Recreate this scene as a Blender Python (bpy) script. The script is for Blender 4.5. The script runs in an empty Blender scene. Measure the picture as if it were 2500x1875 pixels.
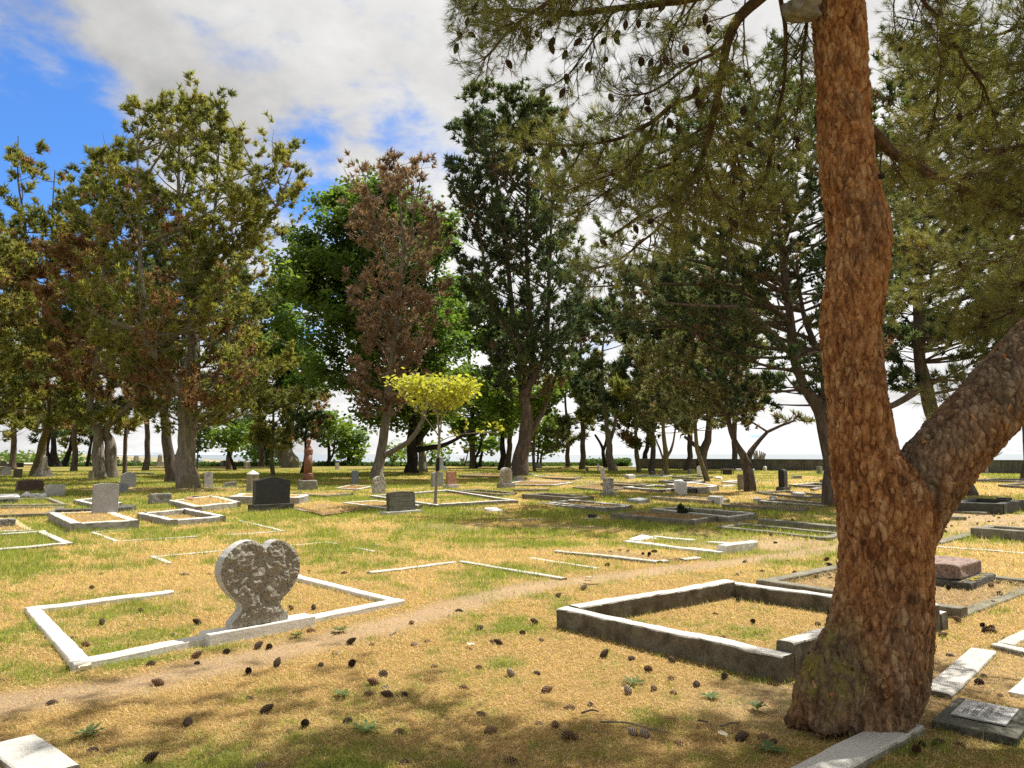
import bpy, bmesh, math, random
import numpy as np
from mathutils import Vector, Matrix
R_ = math.radians
random.seed(7)
scene = bpy.context.scene
COL = scene.collection

# ---------------------------------------------------------------- camera
EYE = 1.65                      # eye height
FOC = 1878.0                    # focal length in photo pixels (photo is 2500 x 1875)
PITCH = R_(5.19)
cam_data = bpy.data.cameras.new('camera')
cam_data.sensor_fit = 'HORIZONTAL'
cam_data.sensor_width = 36.0
cam_data.lens = FOC / 2500.0 * 36.0
cam_data.clip_start = 0.05
cam_data.clip_end = 20000
cam = bpy.data.objects.new('camera', cam_data)
COL.objects.link(cam)
cam.location = (0, 0, EYE)
cam.rotation_euler = (R_(90) + PITCH, 0, 0)
scene.camera = cam

# ---------------------------------------------------------------- light
SUN_EL, SUN_AZ = R_(61), R_(50)         # azimuth from +Y towards +X
SUN_DIR = Vector((math.sin(SUN_AZ) * math.cos(SUN_EL), math.cos(SUN_AZ) * math.cos(SUN_EL), math.sin(SUN_EL)))
sl = bpy.data.lights.new('sun', 'SUN')
sl.energy = 5.0
sl.angle = R_(0.55)
sl.color = (1.0, 0.95, 0.86)
so = bpy.data.objects.new('sun', sl)
COL.objects.link(so)
so.location = (30, 30, 60)
so.rotation_euler = SUN_DIR.to_track_quat('Z', 'Y').to_euler()

world = bpy.data.worlds.new('World')
scene.world = world
world.use_nodes = True
def build_world():
    nt = world.node_tree
    nt.nodes.clear()
    N = nt.nodes.new
    L = nt.links.new
    def math_(op, a, b=None, clamp=False):
        n = N('ShaderNodeMath'); n.operation = op; n.use_clamp = clamp
        for k, v in enumerate((a, b)):
            if v is None: continue
            if isinstance(v, (int, float)): n.inputs[k].default_value = v
            else: L(v, n.inputs[k])
        return n.outputs[0]
    def dot_(vec, d):
        n = N('ShaderNodeVectorMath'); n.operation = 'DOT_PRODUCT'
        L(vec, n.inputs[0]); n.inputs[1].default_value = d
        return n.outputs['Value']
    def smooth_(v, a, b):
        n = N('ShaderNodeMapRange'); n.interpolation_type = 'SMOOTHSTEP'
        L(v, n.inputs['Value']); n.inputs['From Min'].default_value = a; n.inputs['From Max'].default_value = b
        return n.outputs['Result']
    def noise_(vec, sc, det, rough, dist=0.0):
        n = N('ShaderNodeTexNoise'); n.inputs['Scale'].default_value = sc; n.inputs['Detail'].default_value = det
        n.inputs['Roughness'].default_value = rough; n.inputs['Distortion'].default_value = dist
        L(vec, n.inputs['Vector']); return n.outputs['Fac']
    out = N('ShaderNodeOutputWorld')
    bg = N('ShaderNodeBackground')
    L(bg.outputs[0], out.inputs[0])
    tc = N('ShaderNodeTexCoord')
    d = tc.outputs['Generated']
    sky = N('ShaderNodeTexSky'); sky.sky_type = 'NISHITA'; sky.sun_disc = False
    sky.sun_elevation = SUN_EL; sky.sun_rotation = SUN_AZ
    sky.air_density = 1.0; sky.dust_density = 0.6; sky.ozone_density = 2.0
    sep = N('ShaderNodeSeparateXYZ'); L(d, sep.inputs[0])
    zz = math_('ADD', math_('MAXIMUM', sep.outputs[2], 0.0), 0.22)
    comb = N('ShaderNodeCombineXYZ')
    L(math_('DIVIDE', sep.outputs[0], zz), comb.inputs[0])
    L(math_('DIVIDE', sep.outputs[1], zz), comb.inputs[1])
    comb.inputs[2].default_value = 5.2
    p = comb.outputs[0]
    n1 = noise_(p, 2.6, 10, 0.60, 0.12)       # cloud cover
    n2 = noise_(p, 1.15, 7, 0.55, 0.1)       # lumps lit / shaded
    n3 = noise_(p, 6.5, 6, 0.6, 0.0)
    def dirv(px, py):
        cx, cy = (px - 1250) / FOC, (937.5 - py) / FOC
        v = Vector((cx, math.cos(PITCH) - cy * math.sin(PITCH), math.sin(PITCH) + cy * math.cos(PITCH)))
        return v.normalized()
    cov = math_('ADD', n1, 0.29)
    n4 = noise_(p, 9.0, 7, 0.6, 0.2)
    cov = math_('ADD', cov, math_('MULTIPLY', math_('SUBTRACT', n4, 0.5), 0.42))
    for (px, py, a0, a1, k) in ((30, 200, 0.990, 0.9998, 0.17), (150, 330, 0.993, 0.9997, 0.17), (-420, 380, 0.93, 0.99, 0.02), (70, 90, 0.993, 0.9995, 0.03),
                               (640, 640, 0.985, 0.999, 0.22), (735, 410, 0.996, 0.9998, 0.16), (40, 520, 0.985, 0.999, 0.20), (250, 600, 0.987, 0.9993, 0.18), (560, 120, 0.995, 0.9998, 0.08), (1020, 400, .996, .9998, .10)):
        g = smooth_(dot_(d, dirv(px, py)), a0, a1)
        cov = math_('SUBTRACT', cov, math_('MULTIPLY', g, k))
    cov = smooth_(cov, 0.40, 0.70)
    # brighter towards the sun and the horizon
    glow = smooth_(dot_(d, dirv(1750, 150)), 0.70, 1.0)
    hor = smooth_(sep.outputs[2], 0.34, 0.03)
    lum = math_('ADD', math_('MULTIPLY', n2, 0.70), 0.060)
    lum = math_('ADD', lum, math_('MULTIPLY', math_('SUBTRACT', n4, 0.5), 0.22))
    lum = math_('ADD', lum, math_('MULTIPLY', glow, 0.17))
    lum = math_('ADD', lum, math_('MULTIPLY', hor, 0.12))
    ccol = N('ShaderNodeMix'); ccol.data_type = 'RGBA'; ccol.blend_type = 'MULTIPLY'; ccol.inputs[0].default_value = 1.0
    cc = N('ShaderNodeCombineColor')
    L(lum, cc.inputs[0]); L(lum, cc.inputs[1]); L(lum, cc.inputs[2])
    L(cc.outputs[0], ccol.inputs[6]); ccol.inputs[7].default_value = (1.0, 0.993, 0.98, 1)
    skm = N('ShaderNodeMix'); skm.data_type = 'RGBA'; skm.blend_type = 'MULTIPLY'; skm.inputs[0].default_value = 1.0
    L(sky.outputs[0], skm.inputs[6]); skm.inputs[7].default_value = (0.045, 0.080, 0.125, 1)
    mx = N('ShaderNodeMix'); mx.data_type = 'RGBA'
    L(cov, mx.inputs[0]); L(skm.outputs[2], mx.inputs[6]); L(ccol.outputs[2], mx.inputs[7])
    L(mx.outputs[2], bg.inputs['Color'])
    bg.inputs['Strength'].default_value = 1.0
build_world()

scene.view_settings.view_transform = 'Standard'
scene.view_settings.look = 'None'
scene.view_settings.exposure = 0.72
scene.view_settings.gamma = 1.0
scene.view_settings.use_curve_mapping = False
scene.render.engine = 'CYCLES'
scene.cycles.max_bounces = 6
scene.cycles.diffuse_bounces = 3
scene.cycles.glossy_bounces = 2
scene.cycles.transmission_bounces = 3
scene.cycles.transparent_max_bounces = 4
scene.cycles.caustics_reflective = False
scene.cycles.caustics_refractive = False
scene.cycles.use_denoising = False

# ---------------------------------------------------------------- photo pixel -> place
CP, SP = math.cos(PITCH), math.sin(PITCH)
def ray(px, py):
    cx, cy = (px - 1250.0) / FOC, (937.5 - py) / FOC
    return cx, CP - cy * SP, SP + cy * CP
def W(px, py, z=0.0):
    """The point of height z seen at a photo pixel."""
    x, y, dz = ray(px, py)
    t = (z - EYE) / min(dz, -1e-4)
    return Vector((x * t, y * t, z))
def at(px, py, Y):
    """The point at distance Y seen at a photo pixel."""
    x, y, z = ray(px, py)
    t = Y / y
    return Vector((x * t, Y, EYE + z * t))

# ---------------------------------------------------------------- object helpers
def link(o, parent=None):
    COL.objects.link(o)
    if parent is not None: o.parent = parent
    return o
def tag(o, label=None, cat=None, group=None, kind=None):
    if label: o['label'] = label
    if cat: o['category'] = cat
    if group: o['group'] = group
    if kind or cat: o['kind'] = kind or 'thing'
    return o
def empty(name, loc, rz=0.0):
    o = bpy.data.objects.new(name, None)
    o.empty_display_size = 0.2
    o.location = loc
    o.rotation_euler = (0, 0, rz)
    return link(o)
def np_mesh(name, V, faces, mats, attrs=None, smooth=False, mat_idx=None):
    """A mesh from numpy arrays: faces is a list of (M,k) index arrays."""
    me = bpy.data.meshes.new(name)
    V = np.ascontiguousarray(V, dtype=np.float32)
    me.vertices.add(len(V))
    me.vertices.foreach_set('co', V.ravel())
    faces = [np.asarray(f, dtype=np.int32) for f in faces if len(f)]
    loops = np.concatenate([f.ravel() for f in faces])
    sizes = np.concatenate([np.full(len(f), f.shape[1], dtype=np.int32) for f in faces])
    starts = np.concatenate([[0], np.cumsum(sizes)[:-1]]).astype(np.int32)
    me.loops.add(len(loops)); me.loops.foreach_set('vertex_index', loops)
    me.polygons.add(len(sizes)); me.polygons.foreach_set('loop_start', starts)
    me.polygons.foreach_set('use_smooth', np.full(len(sizes), bool(smooth)))
    for m in mats: me.materials.append(m)
    if mat_idx is not None: me.polygons.foreach_set('material_index', np.asarray(mat_idx, dtype=np.int32))
    for k, a in (attrs or {}).items():
        a = np.asarray(a, dtype=np.float32)
        if a.ndim == 1:
            at_ = me.attributes.new(k, 'FLOAT', 'POINT'); at_.data.foreach_set('value', a)
        else:
            at_ = me.attributes.new(k, 'FLOAT_COLOR', 'POINT'); at_.data.foreach_set('color', a.ravel())
    me.update(calc_edges=True)
    return me
def bm_mesh(name, bm, mats, smooth=False):
    me = bpy.data.meshes.new(name)
    bm.normal_update()
    for f in bm.faces: f.smooth = smooth
    bm.to_mesh(me); bm.free()
    for m in mats: me.materials.append(m)
    return me
def obj(name, me, parent=None, loc=None, rz=None):
    o = bpy.data.objects.new(name, me)
    if loc is not None: o.location = loc
    if rz is not None: o.rotation_euler = (0, 0, rz)
    return link(o, parent)

# ---------------------------------------------------------------- noise
def _hash(ix, iy, iz, seed):
    h = (ix * 374761393 + iy * 668265263 + iz * 2147483647 + seed * 144665) & 0xFFFFFFFF
    h = ((h ^ (h >> 13)) * 1274126177) & 0xFFFFFFFF
    h = (h ^ (h >> 16)) & 0xFFFFFFFF
    return h.astype(np.float64) / 4294967295.0
def vnoise(P, seed=0):
    P = np.asarray(P, dtype=np.float64)
    if P.shape[1] == 2: P = np.concatenate([P, np.zeros((len(P), 1))], 1)
    I = np.floor(P).astype(np.int64); f = P - I; f = f * f * (3 - 2 * f)
    r = 0
    for dx in (0, 1):
        for dy in (0, 1):
            for dz in (0, 1):
                w = (f[:, 0] if dx else 1 - f[:, 0]) * (f[:, 1] if dy else 1 - f[:, 1]) * (f[:, 2] if dz else 1 - f[:, 2])
                r = r + w * _hash(I[:, 0] + dx, I[:, 1] + dy, I[:, 2] + dz, seed)
    return r
def fbm(P, octs=4, seed=0, gain=0.5):
    P = np.asarray(P, dtype=np.float64)
    a, s, t = 1.0, 0.0, 0.0
    for k in range(octs):
        s = s + a * vnoise(P * (2.03 ** k) + 17.3 * k, seed + k); t += a; a *= gain
    return s / t
def unit(v):
    return v / np.maximum(np.linalg.norm(v, axis=-1, keepdims=True), 1e-9)

# ---------------------------------------------------------------- materials
def new_mat(name):
    m = bpy.data.materials.new(name); m.use_nodes = True
    nt = m.node_tree; nt.nodes.clear()
    out = nt.nodes.new('ShaderNodeOutputMaterial')
    return m, nt, out
def ramp(nt, fac, stops):
    r = nt.nodes.new('ShaderNodeValToRGB')
    while len(r.color_ramp.elements) < len(stops): r.color_ramp.elements.new(0.5)
    for e, (p, c) in zip(r.color_ramp.elements, stops):
        e.position = p; e.color = (c[0], c[1], c[2], 1)
    nt.links.new(fac, r.inputs[0])
    return r.outputs[0]
def n_noise(nt, vec, sc, det=4, rough=0.55, dist=0):
    n = nt.nodes.new('ShaderNodeTexNoise')
    n.inputs['Scale'].default_value = sc; n.inputs['Detail'].default_value = det
    n.inputs['Roughness'].default_value = rough; n.inputs['Distortion'].default_value = dist
    if vec is not None: nt.links.new(vec, n.inputs['Vector'])
    return n.outputs['Fac']
def n_mix(nt, fac, a, b, mode='MIX'):
    n = nt.nodes.new('ShaderNodeMix'); n.data_type = 'RGBA'; n.blend_type = mode
    for i, v in ((0, fac), (6, a), (7, b)):
        if isinstance(v, (int, float)): n.inputs[i].default_value = v
        elif isinstance(v, tuple): n.inputs[i].default_value = (v[0], v[1], v[2], 1)
        else: nt.links.new(v, n.inputs[i])
    return n.outputs[2]
def n_bump(nt, h, strength, dist=0.01, nrm=None):
    b = nt.nodes.new('ShaderNodeBump'); b.inputs['Strength'].default_value = strength; b.inputs['Distance'].default_value = dist
    nt.links.new(h, b.inputs['Height'])
    if nrm is not None: nt.links.new(nrm, b.inputs['Normal'])
    return b.outputs[0]
def principled(nt, out, col, rough=0.8, nrm=None, spec=0.3):
    p = nt.nodes.new('ShaderNodeBsdfPrincipled')
    if isinstance(col, tuple): p.inputs['Base Color'].default_value = (*col, 1)
    else: nt.links.new(col, p.inputs['Base Color'])
    p.inputs['Roughness'].default_value = rough
    p.inputs['Specular IOR Level'].default_value = spec
    if nrm is not None: nt.links.new(nrm, p.inputs['Normal'])
    nt.links.new(p.outputs[0], out.inputs[0])
    return p
def stone_mat(name, c1, c2, speck=None, rough=0.8, bump=0.5, big=3.0, fine=60.0, lichen=None, spec=0.3, bdist=0.012, lich_pos=0.62, streak=0.0):
    m, nt, out = new_mat(name)
    tc = nt.nodes.new('ShaderNodeTexCoord').outputs['Object']
    col = ramp(nt, n_noise(nt, tc, big, 6, 0.65), [(0.32, c1), (0.68, c2)])
    if speck:
        sp = ramp(nt, n_noise(nt, tc, fine, 2, 0.6), [(0.40, speck), (0.56, (1, 1, 1))])
        col = n_mix(nt, 0.85, col, sp, 'MULTIPLY')
    if lichen:
        lf = ramp(nt, n_noise(nt, tc, big * 2.2, 8, 0.7), [(lich_pos, (0, 0, 0)), (lich_pos + 0.07, (1, 1, 1))])
        col = n_mix(nt, lf, col, lichen)
    if streak:
        mp = nt.nodes.new('ShaderNodeMapping'); mp.inputs['Scale'].default_value = (9, 9, 0.9); nt.links.new(tc, mp.inputs[0])
        st = ramp(nt, n_noise(nt, mp.outputs[0], 1.0, 5, 0.6), [(0.35, (1 - streak,) * 3), (0.6, (1, 1, 1))])
        col = n_mix(nt, 1.0, col, st, 'MULTIPLY')
    hb = n_noise(nt, tc, fine * 0.35, 8, 0.72)
    nrm = n_bump(nt, hb, bump, bdist) if bump else None
    principled(nt, out, col, rough, nrm, spec)
    return m
M = {}
M['concrete'] = stone_mat('pale_concrete', (0.40, 0.38, 0.34), (0.60, 0.58, 0.53), (0.62, 0.6, 0.56), bump=0.8, big=5, fine=70, lichen=(0.10, 0.095, 0.075), lich_pos=0.60, bdist=0.02)
M['concrete_white'] = stone_mat('white_concrete', (0.58, 0.56, 0.52), (0.74, 0.72, 0.68), (0.75, 0.73, 0.7), bump=0.5, big=4, fine=60, lichen=(0.30, 0.27, 0.21), lich_pos=0.66)
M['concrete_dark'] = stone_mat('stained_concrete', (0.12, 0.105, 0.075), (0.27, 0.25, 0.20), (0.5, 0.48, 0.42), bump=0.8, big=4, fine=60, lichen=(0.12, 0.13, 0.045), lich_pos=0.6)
M['moss_concrete'] = stone_mat('mossy_concrete', (0.13, 0.12, 0.085), (0.30, 0.28, 0.215), (0.5, 0.48, 0.42), bump=0.8, big=4, fine=50, lichen=(0.13, 0.13, 0.05), lich_pos=.66)
M['granite_grey'] = stone_mat('grey_granite', (0.30, 0.295, 0.28), (0.40, 0.395, 0.38), (0.45, 0.45, 0.45), bump=0.12, big=8, fine=150)
M['granite_light'] = stone_mat('light_granite', (0.46, 0.45, 0.43), (0.58, 0.57, 0.55), (0.45, 0.45, 0.45), bump=0.25, big=6, fine=120)
M['rock_grey'] = stone_mat('rock_faced_grey', (0.22, 0.215, 0.19), (0.40, 0.39, 0.35), (0.40, 0.39, 0.34), bump=1.0, big=5, fine=40, bdist=0.05, lichen=(0.10, 0.10, 0.05), lich_pos=0.64)
M['rock_heart'] = stone_mat('rock_faced_granite', (0.31, 0.285, 0.23), (0.42, 0.395, 0.33), (0.42, 0.40, 0.34), bump=1.0, big=5, fine=75, bdist=0.03, lichen=(0.19, 0.18, 0.10), lich_pos=0.70)
M['rock_dark'] = stone_mat('rock_faced_dark', (0.06, 0.06, 0.05), (0.18, 0.175, 0.15), (0.5, 0.5, 0.45), bump=1.0, big=6, fine=30, bdist=0.05, lichen=(0.30, 0.29, 0.24), lich_pos=0.62)
M['black'] = stone_mat('black_granite', (0.020, 0.021, 0.020), (0.034, 0.035, 0.033), (0.6, 0.6, 0.6), rough=0.42, bump=0.03, big=9, fine=160, spec=0.35)
M['dark_stone'] = stone_mat('dark_stone', (0.035, 0.036, 0.030), (0.085, 0.085, 0.07), (0.6, 0.6, 0.55), rough=0.7, bump=0.4, big=8, fine=60)
M['dark_lichen'] = stone_mat('dark_weathered_granite', (0.055, 0.055, 0.038), (0.12, 0.115, 0.085), (0.45, 0.44, 0.38), rough=0.7, bump=0.5, big=9, fine=60, lichen=(0.22, 0.21, 0.155), lich_pos=0.60)
M['white'] = stone_mat('white_marble', (0.66, 0.65, 0.62), (0.80, 0.79, 0.77), None, bump=0.25, big=5, fine=60, streak=0.15)
M['mottled'] = stone_mat('mottled_granite', (0.42, 0.39, 0.34), (0.60, 0.57, 0.52), (0.10, 0.09, 0.075), bump=0.9, big=9, fine=22, bdist=0.03)
M['brown'] = stone_mat('brown_granite', (0.085, 0.058, 0.044), (0.14, 0.096, 0.074), (0.6, 0.58, 0.55), rough=0.6, bump=0.3, big=7, fine=80)
M['red_granite'] = stone_mat('red_granite', (0.17, 0.075, 0.045), (0.25, 0.115, 0.072), (0.62, 0.58, 0.55), rough=0.5, bump=0.1, big=7, fine=100)
M['pink'] = stone_mat('pink_granite', (0.36, 0.185, 0.12), (0.50, 0.29, 0.20), (0.42, 0.36, 0.34), rough=0.75, bump=0.8, big=6, fine=30, bdist=0.03)
M['pink_rock'] = stone_mat('pink_rock_faced', (0.27, 0.19, 0.155), (0.44, 0.33, 0.28), (0.5, 0.45, 0.42), bump=1.0, big=6, fine=36, bdist=0.05)
M['blue_grey'] = stone_mat('blue_grey_stone', (0.24, 0.26, 0.27), (0.34, 0.36, 0.37), (0.6, 0.6, 0.6), bump=0.3, big=6, fine=80, lichen=(0.42, 0.43, 0.42))
M['tan'] = stone_mat('tan_sandstone', (0.27, 0.235, 0.17), (0.42, 0.38, 0.30), (0.6, 0.58, 0.5), bump=0.6, big=6, fine=50, streak=0.3)
M['engraved'] = stone_mat('engraved_shadowed_letters', (0.07, 0.065, 0.055), (0.11, 0.10, 0.085), None, bump=0.0, big=20)
M['engraved_pale'] = stone_mat('pale_lettering', (0.24, 0.23, 0.18), (0.34, 0.32, 0.25), None, bump=0.0, big=30)
M['moss'] = stone_mat('yellow_moss', (0.28, 0.21, 0.03), (0.42, 0.33, 0.06), None, bump=1.0, big=20, fine=80)
M['bed_straw'] = stone_mat('dry_needle_bed', (0.22, 0.135, 0.065), (0.48, 0.33, 0.175), (0.35, 0.27, 0.18), bump=1.0, big=16, fine=70, bdist=0.04)
M['bed_dirt'] = stone_mat('red_brown_needle_bed', (0.13, 0.07, 0.036), (0.32, 0.19, 0.105), (0.35, 0.28, 0.2), bump=1.0, big=16, fine=70, bdist=0.04)

def stained_shaded_sides(name, top, side_a, side_b):
    '''concrete scrubbed pale on top, upright faces dark with old dirt, algae and painted-in shade'''
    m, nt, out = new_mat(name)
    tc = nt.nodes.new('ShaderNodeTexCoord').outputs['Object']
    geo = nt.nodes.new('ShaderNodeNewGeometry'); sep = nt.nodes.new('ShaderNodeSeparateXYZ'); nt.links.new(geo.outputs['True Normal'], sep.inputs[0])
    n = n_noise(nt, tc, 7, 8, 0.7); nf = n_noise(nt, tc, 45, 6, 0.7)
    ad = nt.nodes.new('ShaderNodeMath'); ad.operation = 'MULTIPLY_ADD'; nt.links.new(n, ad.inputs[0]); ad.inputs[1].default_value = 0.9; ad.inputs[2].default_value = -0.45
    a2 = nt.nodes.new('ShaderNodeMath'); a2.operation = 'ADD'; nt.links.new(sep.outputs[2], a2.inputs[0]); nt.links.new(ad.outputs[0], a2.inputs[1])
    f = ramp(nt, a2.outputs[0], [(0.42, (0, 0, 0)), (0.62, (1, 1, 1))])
    side = ramp(nt, n, [(0.35, side_a), (0.65, side_b)])  # side tone holds the stain and the painted shade of upright faces
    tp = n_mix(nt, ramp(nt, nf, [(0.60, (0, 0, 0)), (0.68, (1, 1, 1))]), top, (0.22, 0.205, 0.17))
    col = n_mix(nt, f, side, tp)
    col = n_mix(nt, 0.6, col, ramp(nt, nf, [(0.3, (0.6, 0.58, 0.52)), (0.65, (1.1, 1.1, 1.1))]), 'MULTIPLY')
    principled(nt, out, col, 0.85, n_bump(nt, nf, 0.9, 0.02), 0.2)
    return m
M['stained_shaded_sides'] = stained_shaded_sides('stained_shaded_concrete', (0.62, 0.60, 0.56), (0.085, 0.072, 0.048), (0.22, 0.20, 0.15))
M['concrete'] = stained_shaded_sides('old_kerb_concrete', (0.58, 0.56, 0.52), (0.15, 0.135, 0.10), (0.33, 0.31, 0.26))
M['granite_kerb'] = stained_shaded_sides('hewn_granite_kerb', (0.64, 0.62, 0.59), (0.22, 0.205, 0.17), (0.42, 0.40, 0.35))

# ---------------------------------------------------------------- ground shape and cover fields
def wall_y(x):
    return np.where(x > 15.6, 87.0 - 0.683 * (x - 14.4), np.where(x > -44, 105.5, 150.0))
MOUNDS = []          # (x, y, radius, height) around tree feet and old graves
def hgt(P):
    P = np.asarray(P, dtype=np.float64)
    d = np.hypot(P[:, 0], P[:, 1])
    h = 0.030 * (fbm(P * 0.45, 3, 5) - 0.5) + 0.012 * (fbm(P * 2.6, 2, 9) - 0.5)
    h = h + 0.22 * np.clip((d - 25) / 60, 0, 1) * (fbm(P * 0.09, 2, 31) - 0.5)
    for (mx, my, mr, mh) in MOUNDS:
        q = ((P[:, 0] - mx) ** 2 + (P[:, 1] - my) ** 2) / (mr * mr)
        h = h + mh * np.exp(-q * 2.0)
    return h
PATH = [W(-120, 1770), W(0, 1722), W(300, 1672), W(600, 1612), W(850, 1548), W(1000, 1512), W(1180, 1462), W(1330, 1428), W(1600, 1395), W(1780, 1373), W(2000, 1345), W(2120, 1330)]
def path_mask(P):
    best = np.full(len(P), 9.0)
    for a, b in zip(PATH[:-1], PATH[1:]):
        a2, b2 = np.array(a[:2]), np.array(b[:2])
        ab = b2 - a2
        t = np.clip(((P - a2) @ ab) / (ab @ ab), 0, 1)
        best = np.minimum(best, np.hypot(*(P - a2 - t[:, None] * ab).T))
    wob = 0.16 * (fbm(P * 1.7, 3, 77) - 0.5)
    return np.clip(1 - (best + wob - 0.16) / 0.24, 0, 1)
DIRT = [(W(1390, 1288), 1.6, 0.9, 0.9), (W(1700, 1305), 1.3, 1.1, 0.7), (W(1900, 1330), 2.6, 1.3, 0.9), (W(1120, 1290), 1.5, 1.0, 0.6), (W(1500, 1352), 1.2, .6, .7),
        (W(1400, 1175), 6, 4, 0.8), (W(1800, 1172), 8, 4, .5), (W(2400, 1262), 5, 4, 1.0), (W(2330, 1290), 4, 3, .8), (W(300, 1197), 4, 2.0, .9), (W(455, 1197), 3, 1.6, .8), (W(600, 1160), 6, 3, .5),
        (W(2050, 1720), 1.1, 0.9, 0.75), (W(2300, 1640), 1.6, 1.0, 0.6), (W(800, 1240), 2.0, 1.1, 0.9), (W(1280, 1180), 4, 3, .7), (W(750, 1570), 0.7, 0.35, 0.5)]
def fields(P):
    """greenness and bare-earth share (0..1) over the lawn"""
    P = np.asarray(P, dtype=np.float64)
    d = np.hypot(P[:, 0], P[:, 1])
    g = 0.60 * fbm(P * 0.55, 4, 3) + 0.40 * fbm(P * 2.2, 3, 13)
    g = (g - 0.52) * 4.6 + 0.36
    g = g + np.clip((d - 12) / 14, 0, 1) * 0.45                    # greener away from the path
    # green pieces seen in the photo
    for (c, r, k) in ((W(900, 1750), 0.75, .55), (W(1130, 1640), .60, .5), (W(720, 1720), 0.55, .5), (W(1400, 1630), .55, .25), (W(330, 1560), .9, .25), (W(850, 1545), .5, .6),
                      (W(60, 1620), .8, .45), (W(1500, 1450), .7, .3), (W(1600, 1800), .5, .2), (W(1500, 1290), 2.5, .45), (W(1650, 1290), 2.2, .45), (W(420, 1290), 1.8, .4), (W(800, 1225), 3, .3)):
        g = g + k * np.exp(-((P[:, 0] - c[0]) ** 2 + (P[:, 1] - c[1]) ** 2) / (r * r))
    for (c, r, k) in ((W(300, 1430), 2.2, .40), (W(1000, 1310), 3.0, .28), (W(1500, 1590), 1.0, .35), (W(1700, 1700), .8, .25), (W(2150, 1570), 1.2, .3), (W(2040, 1195), 14, .55), (W(2400, 1180), 14, .6)):
        g = g - k * np.exp(-((P[:, 0] - c[0]) ** 2 + (P[:, 1] - c[1]) ** 2) / (r * r))
    b = path_mask(P) * 0.92
    for (c, rx, ry, k) in DIRT:
        q = ((P[:, 0] - c[0]) / rx) ** 2 + ((P[:, 1] - c[1]) / ry) ** 2
        b = np.maximum(b, k * np.clip(1.5 - q - 0.9 * (fbm(P * 1.5, 3, 41)), 0, 1))
    return np.clip(g, 0, 1), np.clip(b, 0, 1)

def build_ground():
    ang = np.concatenate([np.linspace(-44, 44, 900), np.linspace(46, 314, 70)]) * math.pi / 180
    rad = np.concatenate([[0.0], np.geomspace(0.8, 700, 430)])
    A, Rr = np.meshgrid(ang, rad, indexing='ij')
    X, Y = (np.sin(A) * Rr).ravel(), (np.cos(A) * Rr).ravel()
    P = np.stack([X, Y], 1)
    z = hgt(P)
    over = Y - (wall_y(X) + 1.0)
    z = np.where(over > 0, z - np.clip(over * 0.9, 0, 4.0), z)
    nA, nR = len(ang), len(rad)
    i = np.arange(nA)[:, None]; j = np.arange(nR - 1)[None, :]
    a = (i * nR + j); b = (((i + 1) % nA) * nR + j)
    F = np.stack([a, b, b + 1, a + 1], -1).reshape(-1, 4)
    g, bare = fields(P)
    m, nt, out = new_mat('dry_lawn_soil')
    ag = nt.nodes.new('ShaderNodeAttribute'); ag.attribute_name = 'green'
    ab = nt.nodes.new('ShaderNodeAttribute'); ab.attribute_name = 'bare'
    tc = nt.nodes.new('ShaderNodeTexCoord').outputs['Object']
    n1 = n_noise(nt, tc, 9, 8, 0.7); n2 = n_noise(nt, tc, 55, 6, 0.75); n3 = n_noise(nt, tc, 1.3, 5, 0.6)
    straw = ramp(nt, n2, [(0.28, (0.17, 0.105, 0.04)), (0.5, (0.34, 0.22, 0.085)), (0.72, (0.52, 0.37, 0.16))])
    green = ramp(nt, n2, [(0.28, (0.055, 0.065, 0.015)), (0.5, (0.17, 0.18, 0.035)), (0.72, (0.32, 0.31, 0.075))])
    dirt = ramp(nt, n2, [(0.25, (0.24, 0.16, 0.095)), (0.5, (0.42, 0.30, 0.185)), (0.75, (0.60, 0.46, 0.31))])
    gm = nt.nodes.new('ShaderNodeMath'); gm.operation = 'ADD'
    gs = nt.nodes.new('ShaderNodeMath'); gs.operation = 'MULTIPLY_ADD'
    nt.links.new(n1, gs.inputs[0]); gs.inputs[1].default_value = 1.6; gs.inputs[2].default_value = -0.8
    nt.links.new(ag.outputs['Fac'], gm.inputs[0]); nt.links.new(gs.outputs[0], gm.inputs[1]); gm.use_clamp = True
    col = n_mix(nt, gm.outputs[0], straw, green)
    col = n_mix(nt, ab.outputs['Fac'], col, dirt)
    col = n_mix(nt, 0.5, col, ramp(nt, n3, [(0.3, (0.75, 0.72, 0.66)), (0.7, (1.12, 1.1, 1.05))]), 'MULTIPLY')
    principled(nt, out, col, 0.95, n_bump(nt, n2, 0.9, 0.03), 0.1)
    me = np_mesh('ground', np.stack([X, Y, z], 1), [F], [m], {'green': g, 'bare': bare}, smooth=True)
    tag(obj('ground', me), kind='structure')

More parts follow.
